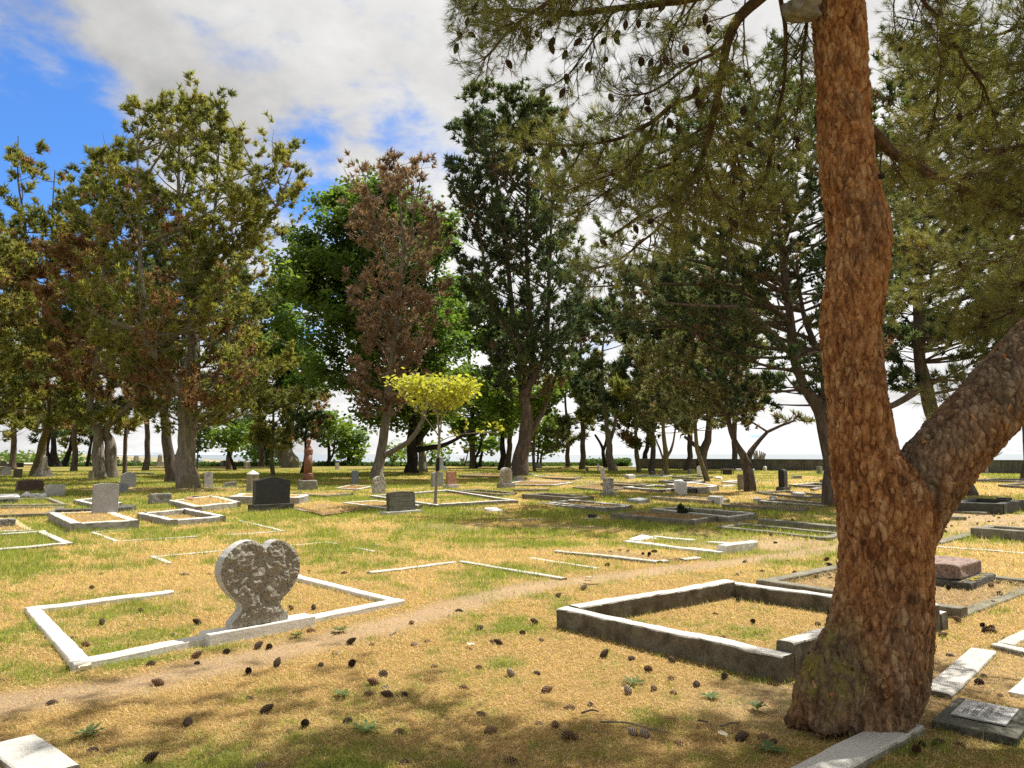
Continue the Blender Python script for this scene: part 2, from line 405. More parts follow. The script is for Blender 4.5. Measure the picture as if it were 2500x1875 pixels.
def build_sea():
    m, nt, out = new_mat('sea_water')
    tc = nt.nodes.new('ShaderNodeTexCoord').outputs['Object']
    mp = nt.nodes.new('ShaderNodeMapping'); mp.inputs['Scale'].default_value = (0.25, 0.6, 1); nt.links.new(tc, mp.inputs[0])
    p = principled(nt, out, (0.10, 0.16, 0.19), 0.16, n_bump(nt, n_noise(nt, mp.outputs[0], 1.0, 6, 0.6), 0.12, 0.25), 0.8)
    V = np.array([(-9000, 60, -2.6), (9000, 60, -2.6), (9000, 9000, -2.6), (-9000, 9000, -2.6)], dtype=float)
    tag(obj('sea', np_mesh('sea', V, [np.array([[0, 1, 2, 3]])], [m])), kind='structure')
    # far headland on the horizon and the rocky point at the left
    m2, nt, out = new_mat('far_land')
    tc = nt.nodes.new('ShaderNodeTexCoord').outputs['Object']
    principled(nt, out, ramp(nt, n_noise(nt, tc, 0.08, 6, 0.7), [(0.35, (0.10, 0.13, 0.05)), (0.5, (0.30, 0.25, 0.14)), (0.65, (0.36, 0.33, 0.30))]), 0.95)
    xs = np.linspace(-330, -80, 90)
    rows = []
    for k, (yy, f) in enumerate(((155, 0), (160, .22), (180, .35), (215, 0.75), (250, 1.0), (300, 0.7), (330, 0.0))):
        prof = np.clip((-xs - 84) / 60, 0, 1) ** 0.7
        zz = -2.7 + f * prof * (3.4 + 2.0 * fbm(np.stack([xs * 0.03, np.full_like(xs, yy * 0.03)], 1), 4, 8)) 
        rows.append(np.stack([xs, np.full_like(xs, yy) + 6 * fbm(np.stack([xs * .05, xs * 0 + k], 1), 2, 4), zz], 1))
    V = np.concatenate(rows); n = len(xs)
    F = [[r * n + c, r * n + c + 1, (r + 1) * n + c + 1, (r + 1) * n + c] for r in range(len(rows) - 1) for c in range(n - 1)]
    tag(obj('hill', np_mesh('hill', V, [np.array(F)], [m2], smooth=True)), kind='structure')
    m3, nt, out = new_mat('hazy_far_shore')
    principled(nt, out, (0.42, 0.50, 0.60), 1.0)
    xs = np.linspace(-2600, 700, 120)
    top = -2.6 + 30 * np.clip(fbm(np.stack([xs * 0.003, xs * 0], 1), 4, 21) - 0.38, 0, 1) * np.clip((xs + 2600) / 600, 0, 1) * np.clip((700 - xs) / 900, 0, 1)
    V = np.concatenate([np.stack([xs, xs * 0 + 4300, xs * 0 - 3], 1), np.stack([xs, xs * 0 + 4360, top], 1), np.stack([xs, xs * 0 + 4700, xs * 0 - 3], 1)]); n = len(xs)
    F = [[r * n + c, r * n + c + 1, (r + 1) * n + c + 1, (r + 1) * n + c] for r in range(2) for c in range(n - 1)]
    tag(obj('mountain', np_mesh('mountain', V, [np.array(F)], [m3], smooth=True)), kind='structure')
    # pale shore road at the far left
    m4, nt, out = new_mat('pale_asphalt')
    tc = nt.nodes.new('ShaderNodeTexCoord').outputs['Object']
    principled(nt, out, ramp(nt, n_noise(nt, tc, 1.2, 5, 0.6), [(0.3, (0.33, 0.30, 0.28)), (0.7, (0.46, 0.42, 0.40))]), 0.9)
    V = np.array([(-200, 112, 0.18), (-48, 112, 0.18), (-50, 124, 0.22), (-200, 128, 0.22)], dtype=float)
    tag(obj('road', np_mesh('road', V, [np.array([[0, 1, 2, 3]])], [m4])), kind='structure')

# ---------------------------------------------------------------- sea wall
def build_walls():
    m = stone_mat('weathered_sea_wall', (0.105, 0.103, 0.088), (0.20, 0.195, 0.165), (0.7, 0.7, 0.66), bump=0.8, big=0.9, fine=9, streak=0.5, bdist=0.05)
    m2 = stone_mat('pale_sea_wall', (0.20, 0.19, 0.16), (0.34, 0.32, 0.27), (0.7, 0.7, 0.66), bump=0.8, big=0.9, fine=9, streak=0.55, bdist=0.05)
    def run(name, pts, h, th, mat, label, cap=0.0):
        V, F = [], []
        for (x, y) in pts: 
            for dz, dy in ((-0.4, 0), (h, 0), (h, th), (-0.4, th)): V.append((x, y + dy, dz))
        n = len(pts)
        for i in range(n - 1):
            for k in range(4): F.append((4 * i + k, 4 * i + (k + 1) % 4, 4 * i + 4 + (k + 1) % 4, 4 * i + 4 + k))
        F.append((0, 3, 2, 1)); e = 4 * (n - 1); F.append((e, e + 1, e + 2, e + 3))
        bm = bmesh.new(); vs = [bm.verts.new(v) for v in V]
        for f in F: bm.faces.new([vs[i] for i in f])
        bmesh.ops.recalc_face_normals(bm, faces=bm.faces)
        root = empty(name, (0, 0, 0)); tag(root, label, 'wall')
        obj('wall_body', bm_mesh(name, bm, [mat]), root)
        # coping
        bm = bmesh.new(); V = []
        for (x, y) in pts:
            for dz, dy in ((h + .003, -0.05), (h + .09, -0.05), (h + .09, th + 0.05), (h + .003, th + 0.05)): V.append((x, y + dy, dz))
        vs = [bm.verts.new(v) for v in V]
        for f in F: bm.faces.new([vs[i] for i in f])
        bmesh.ops.recalc_face_normals(bm, faces=bm.faces)
        obj('coping', bm_mesh('coping', bm, [mat]), root)
        return root
    xs = [14.4, 20, 26, 32, 38, 44, 50, 58, 66]
    run('sea_wall', [(x, 87.0 - 0.683 * (x - 14.4)) for x in xs], 1.03, 0.45, m, 'tall dark concrete sea wall closing the lawn behind the right hand graves')
    run('sea_wall', [(x, 105.5) for x in np.linspace(-44, 15.2, 14)], 0.42, 0.4, m2, 'low pale concrete sea wall behind the trunks at the far edge of the lawn')

# ---------------------------------------------------------------- kerbs
FOOT = []            # footprints the grass keeps out of
def in_quad(P, q):
    """points inside a convex quad"""
    s = None; ok = np.ones(len(P), bool)
    q = np.array([(v[0], v[1]) for v in q])
    area = 0.5 * sum(q[i][0] * q[(i + 1) % 4][1] - q[(i + 1) % 4][0] * q[i][1] for i in range(4))
    if area < 0: q = q[::-1]
    for i in range(4):
        a, b = q[i], q[(i + 1) % 4]
        ok &= ((b[0] - a[0]) * (P[:, 1] - a[1]) - (b[1] - a[1]) * (P[:, 0] - a[0])) >= 0
    return ok
_bs = [0]; BEDS = []
def beam_mesh(p0, p1, inn, w, h, mat, rough=0.006, h1=None, step=0.10):
    """One kerb stone from p0 to p1: width w towards inn, top at height h (h1 at the far end)."""
    _bs[0] += 1
    p0, p1, inn = np.array(p0[:2], float), np.array(p1[:2], float), np.array(inn[:2], float)
    Lg = np.linalg.norm(p1 - p0); n = max(3, int(Lg / step) + 1)
    h1 = h if h1 is None else h1
    b = min(0.016, w * 0.2)
    prof = [(0, -0.12), (0, h * 0.5), (0, h - b), (b * .4, h - b * .35), (b, h), (w * .5, h + .001), (w - b, h), (w - b * .4, h - b * .35), (w, h - b), (w, h * .5), (w, -0.12)]
    k = len(prof); V = np.zeros((n, k, 3))
    for i, t in enumerate(np.linspace(0, 1, n)):
        q = p0 + (p1 - p0) * t; hh = h + (h1 - h) * t
        for j, (a, z) in enumerate(prof):
            V[i, j, :2] = q + inn * a; V[i, j, 2] = z + (hh - h if z > 0 else 0)
    V = V.reshape(-1, 3)
    S = V * np.array([9, 9, 9]) + _bs[0] * 3.1
    D = np.stack([fbm(S, 3, 3 + c) - 0.5 for c in range(3)], 1) * 2 * rough
    S2 = V * 1.7 + _bs[0] * 5.7
    D[:, 2] += (fbm(S2, 2, 7) - 0.5) * rough * 3
    V = V + D
    F = [(i * k + j, i * k + j + 1, (i + 1) * k + j + 1, (i + 1) * k + j) for i in range(n - 1) for j in range(k - 1)]
    V = np.concatenate([V])
    me = None
    bm = bmesh.new(); vs = [bm.verts.new(v) for v in V]
    for f in F: bm.faces.new([vs[i] for i in f])
    bm.faces.new([vs[j] for j in range(k)][::-1]); bm.faces.new([vs[(n - 1) * k + j] for j in range(k)])
    bmesh.ops.recalc_face_normals(bm, faces=bm.faces)
    FOOT.append((p0, p1, p1 + inn * w, p0 + inn * w) + ((0.0,) if h < .065 else ()))
    return bm_mesh('side_stone', bm, [mat])
def ground_z(x, y):
    return float(hgt(np.array([[x, y]]))[0])
def kerb(label, px, h, w, mat, skip=(), bed=None, bed_z=None, cat='grave kerb', group='stone kerbs around the grave plots', heights=None, world_pts=None, rough=0.006, gaps=None, name='grave_kerb'):
    """A stone kerb round a plot; px = photo pixels of the outer top corners, in ring order."""
    q = [W(x, y, h) for x, y in px] if world_pts is None else [Vector(v) for v in world_pts]
    c = sum((v for v in q), Vector()) / 4; c.z = 0
    root = empty(name, (c.x, c.y, 0)); tag(root, label, cat, group)
    n = len(q)
    heights = heights or {}
    for i in range(n):
        if i in skip: continue
        a, b = q[i].copy(), q[(i + 1) % n].copy()
        d = (b - a); d.z = 0; dl = d.normalized()
        inn = Vector((-dl.y, dl.x, 0))
        if inn.dot(c - a) < 0: inn = -inn
        hh = heights.get(i, h)
        if i % 2:
            hh -= 0.004
            if ((i - 1) % n) not in skip: a = a + dl * (w + .003)
            if ((i + 1) % n) not in skip: b = b - dl * (w + .003)
        pieces = [(0, 1)]
        if gaps and i in gaps: pieces = gaps[i]
        for (t0, t1) in pieces:
            A, B = a + (b - a) * t0, a + (b - a) * t1
            me = beam_mesh(A - c, B - c, inn, w, hh, mat, rough)
            f = FOOT.pop(); FOOT.append(tuple(np.array([c.x, c.y]) + v for v in f[:4]) + f[4:])
            obj('side_stone', me, root)
    if bed:
        ins = [v + (c - v) * (w * 0.6 / max(0.3, (c - v).length)) for v in q]
        ns = 14; V = []
        bz = bed_z if bed_z is not None else h - 0.03
        for i in range(ns + 1):
            for j in range(ns + 1):
                s, t = i / ns, j / ns
                p = (ins[0] * (1 - s) + ins[1] * s) * (1 - t) + (ins[3] * (1 - s) + ins[2] * s) * t
                e = min(s, 1 - s, t, 1 - t)
                V.append((p.x - c.x, p.y - c.y, bz - 0.05 * math.exp(-e * 14) + 0.05 * e))
        V = np.array(V); V[:, 2] += 0.02 * (fbm(V * 6 + c.x, 3, 2) - 0.5)
        F = [(i * (ns + 1) + j, (i + 1) * (ns + 1) + j, (i + 1) * (ns + 1) + j + 1, i * (ns + 1) + j + 1) for i in range(ns) for j in range(ns)]
        obj('plot_bed', np_mesh('plot_bed', V, [np.array(F)], [M[bed]], smooth=True), root)
        FOOT.append(tuple(np.array([v.x, v.y]) for v in ins)); BEDS.append((ins, bz, bed))
    return root
def strip(label, a, b, w, h, mat, side=1, group='single kerb stones in the lawn', cat='kerb stone', name='kerb_stone', h1=None, rough=0.006):
    """One loose kerb stone between two photo pixels."""
    A, B = W(*a, h), W(*b, h); A.z = B.z = 0
    c = (A + B) / 2; d = (B - A).normalized(); inn = Vector((-d.y, d.x, 0)) * side
    me = beam_mesh(A - c, B - c, inn, w, h, mat, rough, h1)
    f = FOOT.pop(); FOOT.append(tuple(np.array([c.x, c.y]) + v for v in f[:4]) + f[4:])
    o = obj(name, me, None, (c.x, c.y, 0)); tag(o, label, cat, group)
    return o

# ---------------------------------------------------------------- headstones
def outline(kind, w, h):
    """front outline of a stone in x,z, counter-clockwise from bottom left"""
    x = w / 2
    if kind == 'rect': return [(-x, 0), (x, 0), (x, h), (-x, h)]
    if kind == 'shallow':                      # shallow curved top
        s = 0.07 * w; n = 12
        return [(-x, 0), (x, 0)] + [(x * math.cos(t) if False else x - w * k / n, h - s + s * math.sin(math.pi * k / n)) for k, t in enumerate(range(n + 1))]
    if kind == 'arch':                         # rounded shoulders and top
        n = 14; r = 0.36 * w
        return [(-x, 0), (x, 0), (x, h - r)] + [(x * math.cos(math.pi * k / n), h - r + r * math.sin(math.pi * k / n)) for k in range(1, n)] + [(-x, h - r)]
    if kind == 'round':
        n = 16
        return [(-x, 0), (x, 0)] + [(x * math.cos(math.pi * k / n), h - x + x * math.sin(math.pi * k / n)) for k in range(n + 1)]
    if kind == 'serp':                         # serpentine top
        n = 20; o = [(-x, 0), (x, 0)]
        for k in range(n + 1):
            s = 1 - 2 * k / n
            o.append((x * s, h - 0.085 * w * (1 - 0.5 * (1 + math.cos(math.pi * s)))))
        return o
    if kind == 'peak': return [(-x, 0), (x, 0), (x, h - .17 * w), (0, h), (-x, h - .17 * w)]
    if kind == 'clipped':                      # coffin-like clipped shoulders
        return [(-x, 0), (x, 0), (x, h - .34 * w), (x * .55, h - .05 * w), (0, h), (-x * .55, h - .05 * w), (-x, h - .34 * w)]
    if kind == 'soft':                         # rounded corners, slightly domed top
        n = 6; r = 0.14 * h; o = [(-x, 0), (x, 0)]
        for k in range(n + 1): o.append((x - r + r * math.cos(math.pi / 2 * k / n), h * .965 - r + r * math.sin(math.pi / 2 * k / n)))
        o.append((0, h))
        for k in range(n + 1): o.append((-x + r - r * math.sin(math.pi / 2 * k / n), h * .965 - r + r * math.cos(math.pi / 2 * k / n)))
        return o
    if kind == 'slant': return [(-x, 0), (x, 0), (x * .97, h * .93), (x * .5, h), (-x * .5, h), (-x * .86, h * .93)]
    if kind == 'wedge': return [(-x, 0), (x, 0), (x, h), (-x * .35, h * .96)]
    if kind == 'ogee':
        n = 18; o = [(-x, 0), (x, 0)]
        for k in range(n + 1):
            s = 1 - 2 * k / n
            o.append((x * s, h - .22 * w * abs(s) ** 1.4))
        return o
    raise ValueError(kind)
def slab_mesh(name, out, th, mat, bevel=0.008, rough=0.0, cuts=0, seed=0, lean=0.0):
    """An outline in x,z extruded along y (front at -th/2)."""
    bm = bmesh.new()
    fr = [bm.verts.new((x, -th / 2, z)) for x, z in out]
    f = bm.faces.new(fr)
    r = bmesh.ops.extrude_face_region(bm, geom=[f])
    for v in r['geom']:
        if isinstance(v, bmesh.types.BMVert): v.co.y += th
    bmesh.ops.recalc_face_normals(bm, faces=bm.faces)
    if bevel: bmesh.ops.bevel(bm, geom=[e for e in bm.edges if e.calc_face_angle(0) > 0.5], offset=bevel, segments=2, affect='EDGES', profile=0.6)
    if cuts:
        bmesh.ops.triangulate(bm, faces=[f for f in bm.faces if len(f.verts) > 4])
        bmesh.ops.subdivide_edges(bm, edges=[e for e in bm.edges if e.calc_length() > 0.05], cuts=cuts, use_grid_fill=True)
    if rough:
        P = np.array([v.co[:] for v in bm.verts])
        D = np.stack([fbm(P * 11 + seed * 3.3, 3, c + 1) - 0.5 for c in range(3)], 1) * 2 * rough
        for v, d_ in zip(bm.verts, D): v.co += Vector(d_)
    for v in bm.verts: v.co.y += lean * v.co.z
    bmesh.ops.recalc_face_normals(bm, faces=bm.faces)
    return bm_mesh(name, bm, [mat])
def box_mesh(name, sx, sy, sz, mat, bevel=0.01, rough=0.0, cuts=3, seed=0, z0=0.0, taper=1.0):
    me = slab_mesh(name, [(-sx / 2, z0), (sx / 2, z0), (sx / 2 * taper, z0 + sz), (-sx / 2 * taper, z0 + sz)], sy, mat, bevel, rough, cuts if rough else 0, seed)
    if taper != 1.0:
        for v in me.vertices:
            t = (v.co.z - z0) / sz; v.co.y *= 1 + (taper - 1) * t
    return me
def stroke_mesh(name, w, h, lines, y, mat, seed=0, dens=0.72, lw=0.12):
    """Rows of worn letters, too small to read: short upright strokes and bars, just proud of the face."""
    rnd = random.Random(seed); bm = bmesh.new()
    for r, (zc, lh, x0, x1) in enumerate(lines):
        x = x0
        while x < x1:
            cw = lh * rnd.uniform(0.45, 0.75)
            for kind in rnd.sample(('l', 'r', 't', 'm', 'b'), 3):
                t = lh * lw
                a = {'l': (0, 0, t, lh), 'r': (cw - t, 0, cw, lh), 't': (0, lh - t, cw, lh), 'm': (0, lh / 2 - t / 2, cw, lh / 2 + t / 2), 'b': (0, 0, cw, t)}[kind]
                vs = [bm.verts.new((x + a[i] if False else x + p, y, zc - lh / 2 + q)) for p, q in ((a[0], a[1]), (a[2], a[1]), (a[2], a[3]), (a[0], a[3]))]
                bm.faces.new(vs)
            x += cw + lh * 0.22
            if rnd.random() > 0.83: x += lh * 0.5
    return bm_mesh(name, bm, [mat])
GRID_A, GRID_B = R_(48), R_(-42)      # the two ways stones face
def place(px, by): 
    p = W(px, by); p.z = ground_z(p.x, p.y) - 0.015
    return p
def vis_width(p, wpx, th, rz):
    d = p.y; n = Vector((math.sin(rz), -math.cos(rz), 0)); tc_ = (-Vector((p.x, p.y, 0))).normalized()
    c = abs(n.dot(tc_)); s = math.sqrt(max(0, 1 - c * c))
    return max(0.12, (wpx * math.hypot(p.x, p.y) / FOC - th * s) / max(c, .35))
def foot_rect(p, sx, sy, rz):
    c, s = math.cos(rz), math.sin(rz)
    FOOT.append(tuple(np.array([p.x + c * a - s * b, p.y + s * a + c * b]) for a, b in ((-sx / 2, -sy / 2), (sx / 2, -sy / 2), (sx / 2, sy / 2), (-sx / 2, sy / 2))))
_sd = [0]
def stone(label, cx, by, wpx, hpx, th, kind, mat, rz=GRID_A, base=None, cat='headstone', group='headstones standing in the lawn', rough=0.0, cuts=0, name='headstone', lean=0.0, text=None, emblem=False, bevel=0.008, panel=None):
    """A headstone seen at photo pixel cx with its foot at by; base = (width px, height px, thickness, material)."""
    _sd[0] += 1
    p = place(cx, by); m = math.hypot(p.x, p.y) / FOC * (p.y / math.hypot(p.x, p.y))
    z0 = 0.0
    w = vis_width(p, wpx, th, rz); h = hpx * p.y / FOC
    if base is None and not (text or emblem or panel):
        o = obj(name, slab_mesh(name, outline(kind, w, h + .1), th, mat, bevel, rough, cuts, _sd[0], lean), None, (p.x, p.y, p.z - .1), rz)
        foot_rect(p, w, th, rz)
        return tag(o, label, cat, group)
    root = empty(name, p, rz); tag(root, label, cat, group)
    if base:
        bw = vis_width(p, base[0], base[2], rz); bh = base[1] * p.y / FOC
        obj('base', box_mesh('base', bw, base[2], bh + .1, base[3], 0.012, 0.012 if base[3] is not M['black'] else 0, 3, _sd[0] + 9, z0=-.1), root)
        z0 = bh + .002; foot_rect(p, bw, base[2], rz)
    else: foot_rect(p, w, th, rz)
    o = obj('tablet', slab_mesh('tablet', outline(kind, w, h + (.1 if not base else 0)), th, mat, bevel, rough, cuts, _sd[0], lean), root, (0, 0, z0 - (.1 if not base else 0)))
    if panel:
        t = obj('panel', slab_mesh('panel', outline('arch', w * .72, h * .82), .012, panel, .004), root, (0, -th / 2 - .004, z0 + h * .06))
    fy = -th / 2 - (0.014 if panel else 0.004)
    if text:
        lines = [(z0 + h * a, h * b, -w * c, w * c) for a, b, c in text[0]]
        obj('inscription', stroke_mesh('inscription', w, h, lines, fy, text[1], _sd[0]), root)
    if emblem:
        bm = bmesh.new(); R0, R1 = w * .20, w * .16; n = 24
        for k in range(n):
            a0, a1 = 2 * math.pi * k / n, 2 * math.pi * (k + 1) / n
            bm.faces.new([bm.verts.new((r * math.cos(a), -th / 2 - .003, z0 + h * .78 + r * math.sin(a))) for r, a in ((R0, a0), (R0, a1), (R1, a1), (R1, a0))])
        for k in range(5):
            a = 2 * math.pi * k / 5 + .3; r0, r1 = w * .03, w * .12
            bm.faces.new([bm.verts.new((r * math.cos(b), -th / 2 - .003, z0 + h * .78 + r * math.sin(b))) for r, b in ((r0, a - .5), (r1, a - .25), (r1, a + .25), (r0, a + .5))])
        obj('emblem', bm_mesh('emblem', bm, [M['engraved_pale'] if False else M['rock_grey']]), root)
    return root
def lathe_mesh(name, prof, mat, sides=24, square=False, smooth=True):
    bm = bmesh.new(); rings = []
    for r, z in prof:
        if square: ring = [bm.verts.new((r * x, r * y, z)) for x, y in ((-1, -1), (1, -1), (1, 1), (-1, 1))]
        else: ring = [bm.verts.new((r * math.cos(2 * math.pi * k / sides), r * math.sin(2 * math.pi * k / sides), z)) for k in range(sides)]
        rings.append(ring)
    for a, b in zip(rings[:-1], rings[1:]):
        n = len(a)
        for k in range(n): bm.faces.new((a[k], a[(k + 1) % n], b[(k + 1) % n], b[k]))
    bm.faces.new(rings[0][::-1]); bm.faces.new(rings[-1])
    bmesh.ops.recalc_face_normals(bm, faces=bm.faces)
    me = bm_mesh(name, bm, [mat])
    if smooth and not square:
        for p_ in me.polygons: p_.use_smooth = len(p_.vertices) == 4 and abs(p_.normal.z) < 0.75
    return me
def flat(label, corners, h, mat, group='flat markers lying in the grass', cat='grave marker', name='flat_marker', rough=0.003):
    """A flat marker from the photo pixels of its four top corners."""
    q = [W(x, y, h) for x, y in corners]; c = sum(q, Vector()) / 4
    bm = bmesh.new()
    top = [bm.verts.new((v.x - c.x, v.y - c.y, h)) for v in q]; bot = [bm.verts.new((v.x - c.x, v.y - c.y, -0.08)) for v in q]
    bm.faces.new(top); bm.faces.new(bot[::-1])
    for i in range(4): bm.faces.new((top[i], bot[i], bot[(i + 1) % 4], top[(i + 1) % 4]))
    bmesh.ops.recalc_face_normals(bm, faces=bm.faces)
    bmesh.ops.bevel(bm, geom=[e for e in bm.edges], offset=min(.012, h * .4), segments=2, affect='EDGES')
    bmesh.ops.triangulate(bm, faces=[f for f in bm.faces if len(f.verts) > 4])
    bmesh.ops.subdivide_edges(bm, edges=[e for e in bm.edges if e.calc_length() > .12], cuts=3, use_grid_fill=True)
    if rough:
        P = np.array([v.co[:] for v in bm.verts])
        D = (fbm(P * 9 + c.x * 7, 3, 2) - .5) * 2 * rough
        for v, d_ in zip(bm.verts, D): v.co.z += d_
    FOOT.append(tuple(np.array([v.x, v.y]) for v in q))
    o = obj(name, bm_mesh(name, bm, [mat]), None, (c.x, c.y, 0))
    return tag(o, label, cat, group)

# ---------------------------------------------------------------- the kerbed plots
KG = 'stone kerbs around the grave plots'
def build_kerbs():
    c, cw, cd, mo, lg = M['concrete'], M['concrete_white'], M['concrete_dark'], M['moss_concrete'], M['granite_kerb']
    # heart plot
    kerb('pale concrete kerb round the grassy plot under the heart shaped stone', [(181, 1619), (988, 1464), (726, 1401), (59, 1482)], 0.062, 0.135, cw, gaps={2: [(0, .28), (0.53, 1.0)]})
    # big raised kerb by the pine
    kerb('big raised concrete kerb with a stained, shaded face, in front of the orange pine trunk', [(1359, 1480), (1911, 1599), (2312, 1484), (1787, 1411)], 0.20, 0.15, M['stained_shaded_sides'], heights={1: 0.265, 0: 0.185, 2: 0.17, 3: 0.20}, rough=0.010)
    a, n = Vector((3.02, 9.70, 0)), Vector((4.50, 7.88, 0)); u = Vector((2.05, 1.79, 0))
    kerb('mossy dark kerb full of cones behind the orange trunk, round the pink block', None, 0.10, 0.16, mo, world_pts=[a, n, n + u, a + u], bed='bed_straw', bed_z=0.045, heights={1: 0.035})
    # frame corner at the right edge
    kerb('low pale kerb corner cut off by the right edge, near the lettered markers', [(2417, 1571), (2620, 1618), (2680, 1545), (2520, 1524)], 0.045, 0.13, c, bed='bed_straw', bed_z=0.015)
    # left group
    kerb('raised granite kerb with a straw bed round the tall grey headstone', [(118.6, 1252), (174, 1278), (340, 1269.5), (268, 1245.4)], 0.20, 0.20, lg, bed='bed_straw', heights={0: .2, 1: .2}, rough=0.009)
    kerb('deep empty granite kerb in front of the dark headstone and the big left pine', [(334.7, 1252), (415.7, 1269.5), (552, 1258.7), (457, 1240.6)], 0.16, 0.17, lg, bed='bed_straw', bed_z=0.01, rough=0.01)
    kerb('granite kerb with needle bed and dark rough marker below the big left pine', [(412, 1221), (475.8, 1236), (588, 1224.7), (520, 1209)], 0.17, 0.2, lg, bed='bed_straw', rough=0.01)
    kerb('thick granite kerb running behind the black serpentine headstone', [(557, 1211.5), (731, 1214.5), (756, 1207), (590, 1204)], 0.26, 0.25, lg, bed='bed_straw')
    kerb('long low brown edged kerb reaching in from the left edge, farther of two', [(-60, 1232.5), (165, 1230), (124, 1215), (-60, 1217)], 0.09, 0.14, M['tan'])
    kerb('low shadowed kerb reaching in from the left edge beside the tall grey headstone', [(-60, 1259), (118, 1252.5), (160, 1236), (-60, 1238)], 0.10, 0.14, cd, bed='bed_straw', bed_z=.05)
    kerb('stone edged corner plot in front of the white block headstone', [(179, 1219.6), (236, 1233), (300, 1227), (232, 1215)], 0.14, 0.15, lg)
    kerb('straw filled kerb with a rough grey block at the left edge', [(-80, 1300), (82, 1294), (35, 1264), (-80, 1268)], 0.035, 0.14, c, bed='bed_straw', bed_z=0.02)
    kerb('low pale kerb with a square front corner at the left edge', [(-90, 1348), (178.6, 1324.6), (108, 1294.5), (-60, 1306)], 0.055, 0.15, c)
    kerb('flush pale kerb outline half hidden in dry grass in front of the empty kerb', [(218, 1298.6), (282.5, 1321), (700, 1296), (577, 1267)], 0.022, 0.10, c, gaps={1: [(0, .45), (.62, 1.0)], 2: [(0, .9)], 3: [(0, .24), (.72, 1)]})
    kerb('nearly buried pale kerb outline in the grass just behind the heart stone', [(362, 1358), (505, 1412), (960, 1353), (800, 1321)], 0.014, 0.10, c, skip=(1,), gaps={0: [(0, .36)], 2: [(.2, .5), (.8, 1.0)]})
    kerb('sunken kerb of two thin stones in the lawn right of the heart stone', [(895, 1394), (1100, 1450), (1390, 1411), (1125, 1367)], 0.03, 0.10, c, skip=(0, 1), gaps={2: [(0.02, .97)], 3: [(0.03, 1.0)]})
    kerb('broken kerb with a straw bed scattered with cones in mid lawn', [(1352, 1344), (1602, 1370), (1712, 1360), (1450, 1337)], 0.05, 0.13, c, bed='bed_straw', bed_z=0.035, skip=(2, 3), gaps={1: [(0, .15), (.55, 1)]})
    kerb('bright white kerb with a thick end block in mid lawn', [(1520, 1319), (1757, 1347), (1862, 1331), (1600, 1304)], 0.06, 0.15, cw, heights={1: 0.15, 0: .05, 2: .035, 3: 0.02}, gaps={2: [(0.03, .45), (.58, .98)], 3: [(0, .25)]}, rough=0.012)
    kerb('shaded mossy double kerb left of the orange trunk', [(1749, 1284), (2020, 1313), (2064, 1301), (1809, 1276)], 0.09, 0.16, mo)
    kerb('dark kerb with a needle bed and the little evergreen shrub in it', [(1490, 1253.6), (1683.7, 1270), (1757, 1259), (1560, 1247)], 0.15, 0.18, cd, bed='bed_dirt')
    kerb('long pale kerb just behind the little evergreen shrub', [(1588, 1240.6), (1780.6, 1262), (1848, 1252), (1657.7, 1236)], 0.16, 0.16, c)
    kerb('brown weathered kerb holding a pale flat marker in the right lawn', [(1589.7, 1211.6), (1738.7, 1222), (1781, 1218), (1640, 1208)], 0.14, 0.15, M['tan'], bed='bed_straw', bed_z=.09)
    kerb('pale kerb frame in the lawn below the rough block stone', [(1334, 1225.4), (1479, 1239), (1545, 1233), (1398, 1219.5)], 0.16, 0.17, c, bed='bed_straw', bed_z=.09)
    kerb('dark kerb frame on bright grass left of the rough block stone', [(1273.8, 1206), (1392, 1214.5), (1451, 1211), (1330, 1202.5)], 0.18, 0.17, cd)
    kerb('dark kerb corner in front of the white arched headstone', [(1113, 1197), (1218, 1206.5), (1263, 1202), (1165, 1193.5)], 0.10, 0.15, cd)
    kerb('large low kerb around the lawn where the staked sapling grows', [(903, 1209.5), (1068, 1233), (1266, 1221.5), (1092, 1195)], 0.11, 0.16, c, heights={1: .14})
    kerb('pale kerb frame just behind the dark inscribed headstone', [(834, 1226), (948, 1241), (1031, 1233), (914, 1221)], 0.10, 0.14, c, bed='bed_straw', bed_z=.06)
    kerb('straw mounded plot with a buried kerb right of the black headstone', [(705, 1238), (790, 1258), (899, 1243), (790, 1226)], 0.05, 0.14, c, bed='bed_straw', bed_z=0.10, skip=(1, 2, 3), gaps={0: [(0, .5)]})
    kerb('dark edged kerb in front of the red granite column', [(716, 1204), (786.6, 1209.5), (863, 1203.7), (795, 1199.5)], 0.10, 0.15, cd, bed='bed_straw', bed_z=.07)
    kerb('small kerb round a bed of red needles by the blue grey headstone', [(818, 1190.5), (870.5, 1194.5), (908, 1187), (856, 1182.5)], 0.08, 0.15, c, bed='bed_dirt', bed_z=.05)
    kerb('dark mossy kerb with a square end right of the orange trunk', [(2369, 1288), (2560, 1302), (2600, 1292), (2412, 1281)], 0.20, 0.18, M['moss_concrete'])
    kerb('long dark kerb with a white topped end post behind the leaning limb', [(2318, 1226), (2446, 1230), (2500, 1220), (2370, 1215)], 0.30, 0.22, M['dark_stone'])
    kerb('pale jumble of low kerb in front of the white arched headstone at the big pine', [(1215, 1182), (1350, 1183.5), (1400, 1177), (1270, 1174)], 0.09, 0.18, c, bed='bed_dirt', bed_z=.05)
    kerb('kerb with dark needle bed behind the rough block stone', [(1398, 1188.5), (1470, 1196), (1530, 1190), (1446, 1180)], 0.10, 0.16, cd, bed='bed_dirt', bed_z=.06)
    kerb('dark rimmed kerb right of the rough block stone', [(1466, 1179), (1560, 1184.5), (1584, 1181), (1500, 1175)], 0.20, 0.2, cd, bed='bed_straw', bed_z=.12)
    kerb('long grey kerb in the sunny right lawn', [(1520, 1188), (1610, 1195.5), (1680, 1189), (1600, 1183)], 0.14, 0.2, c)
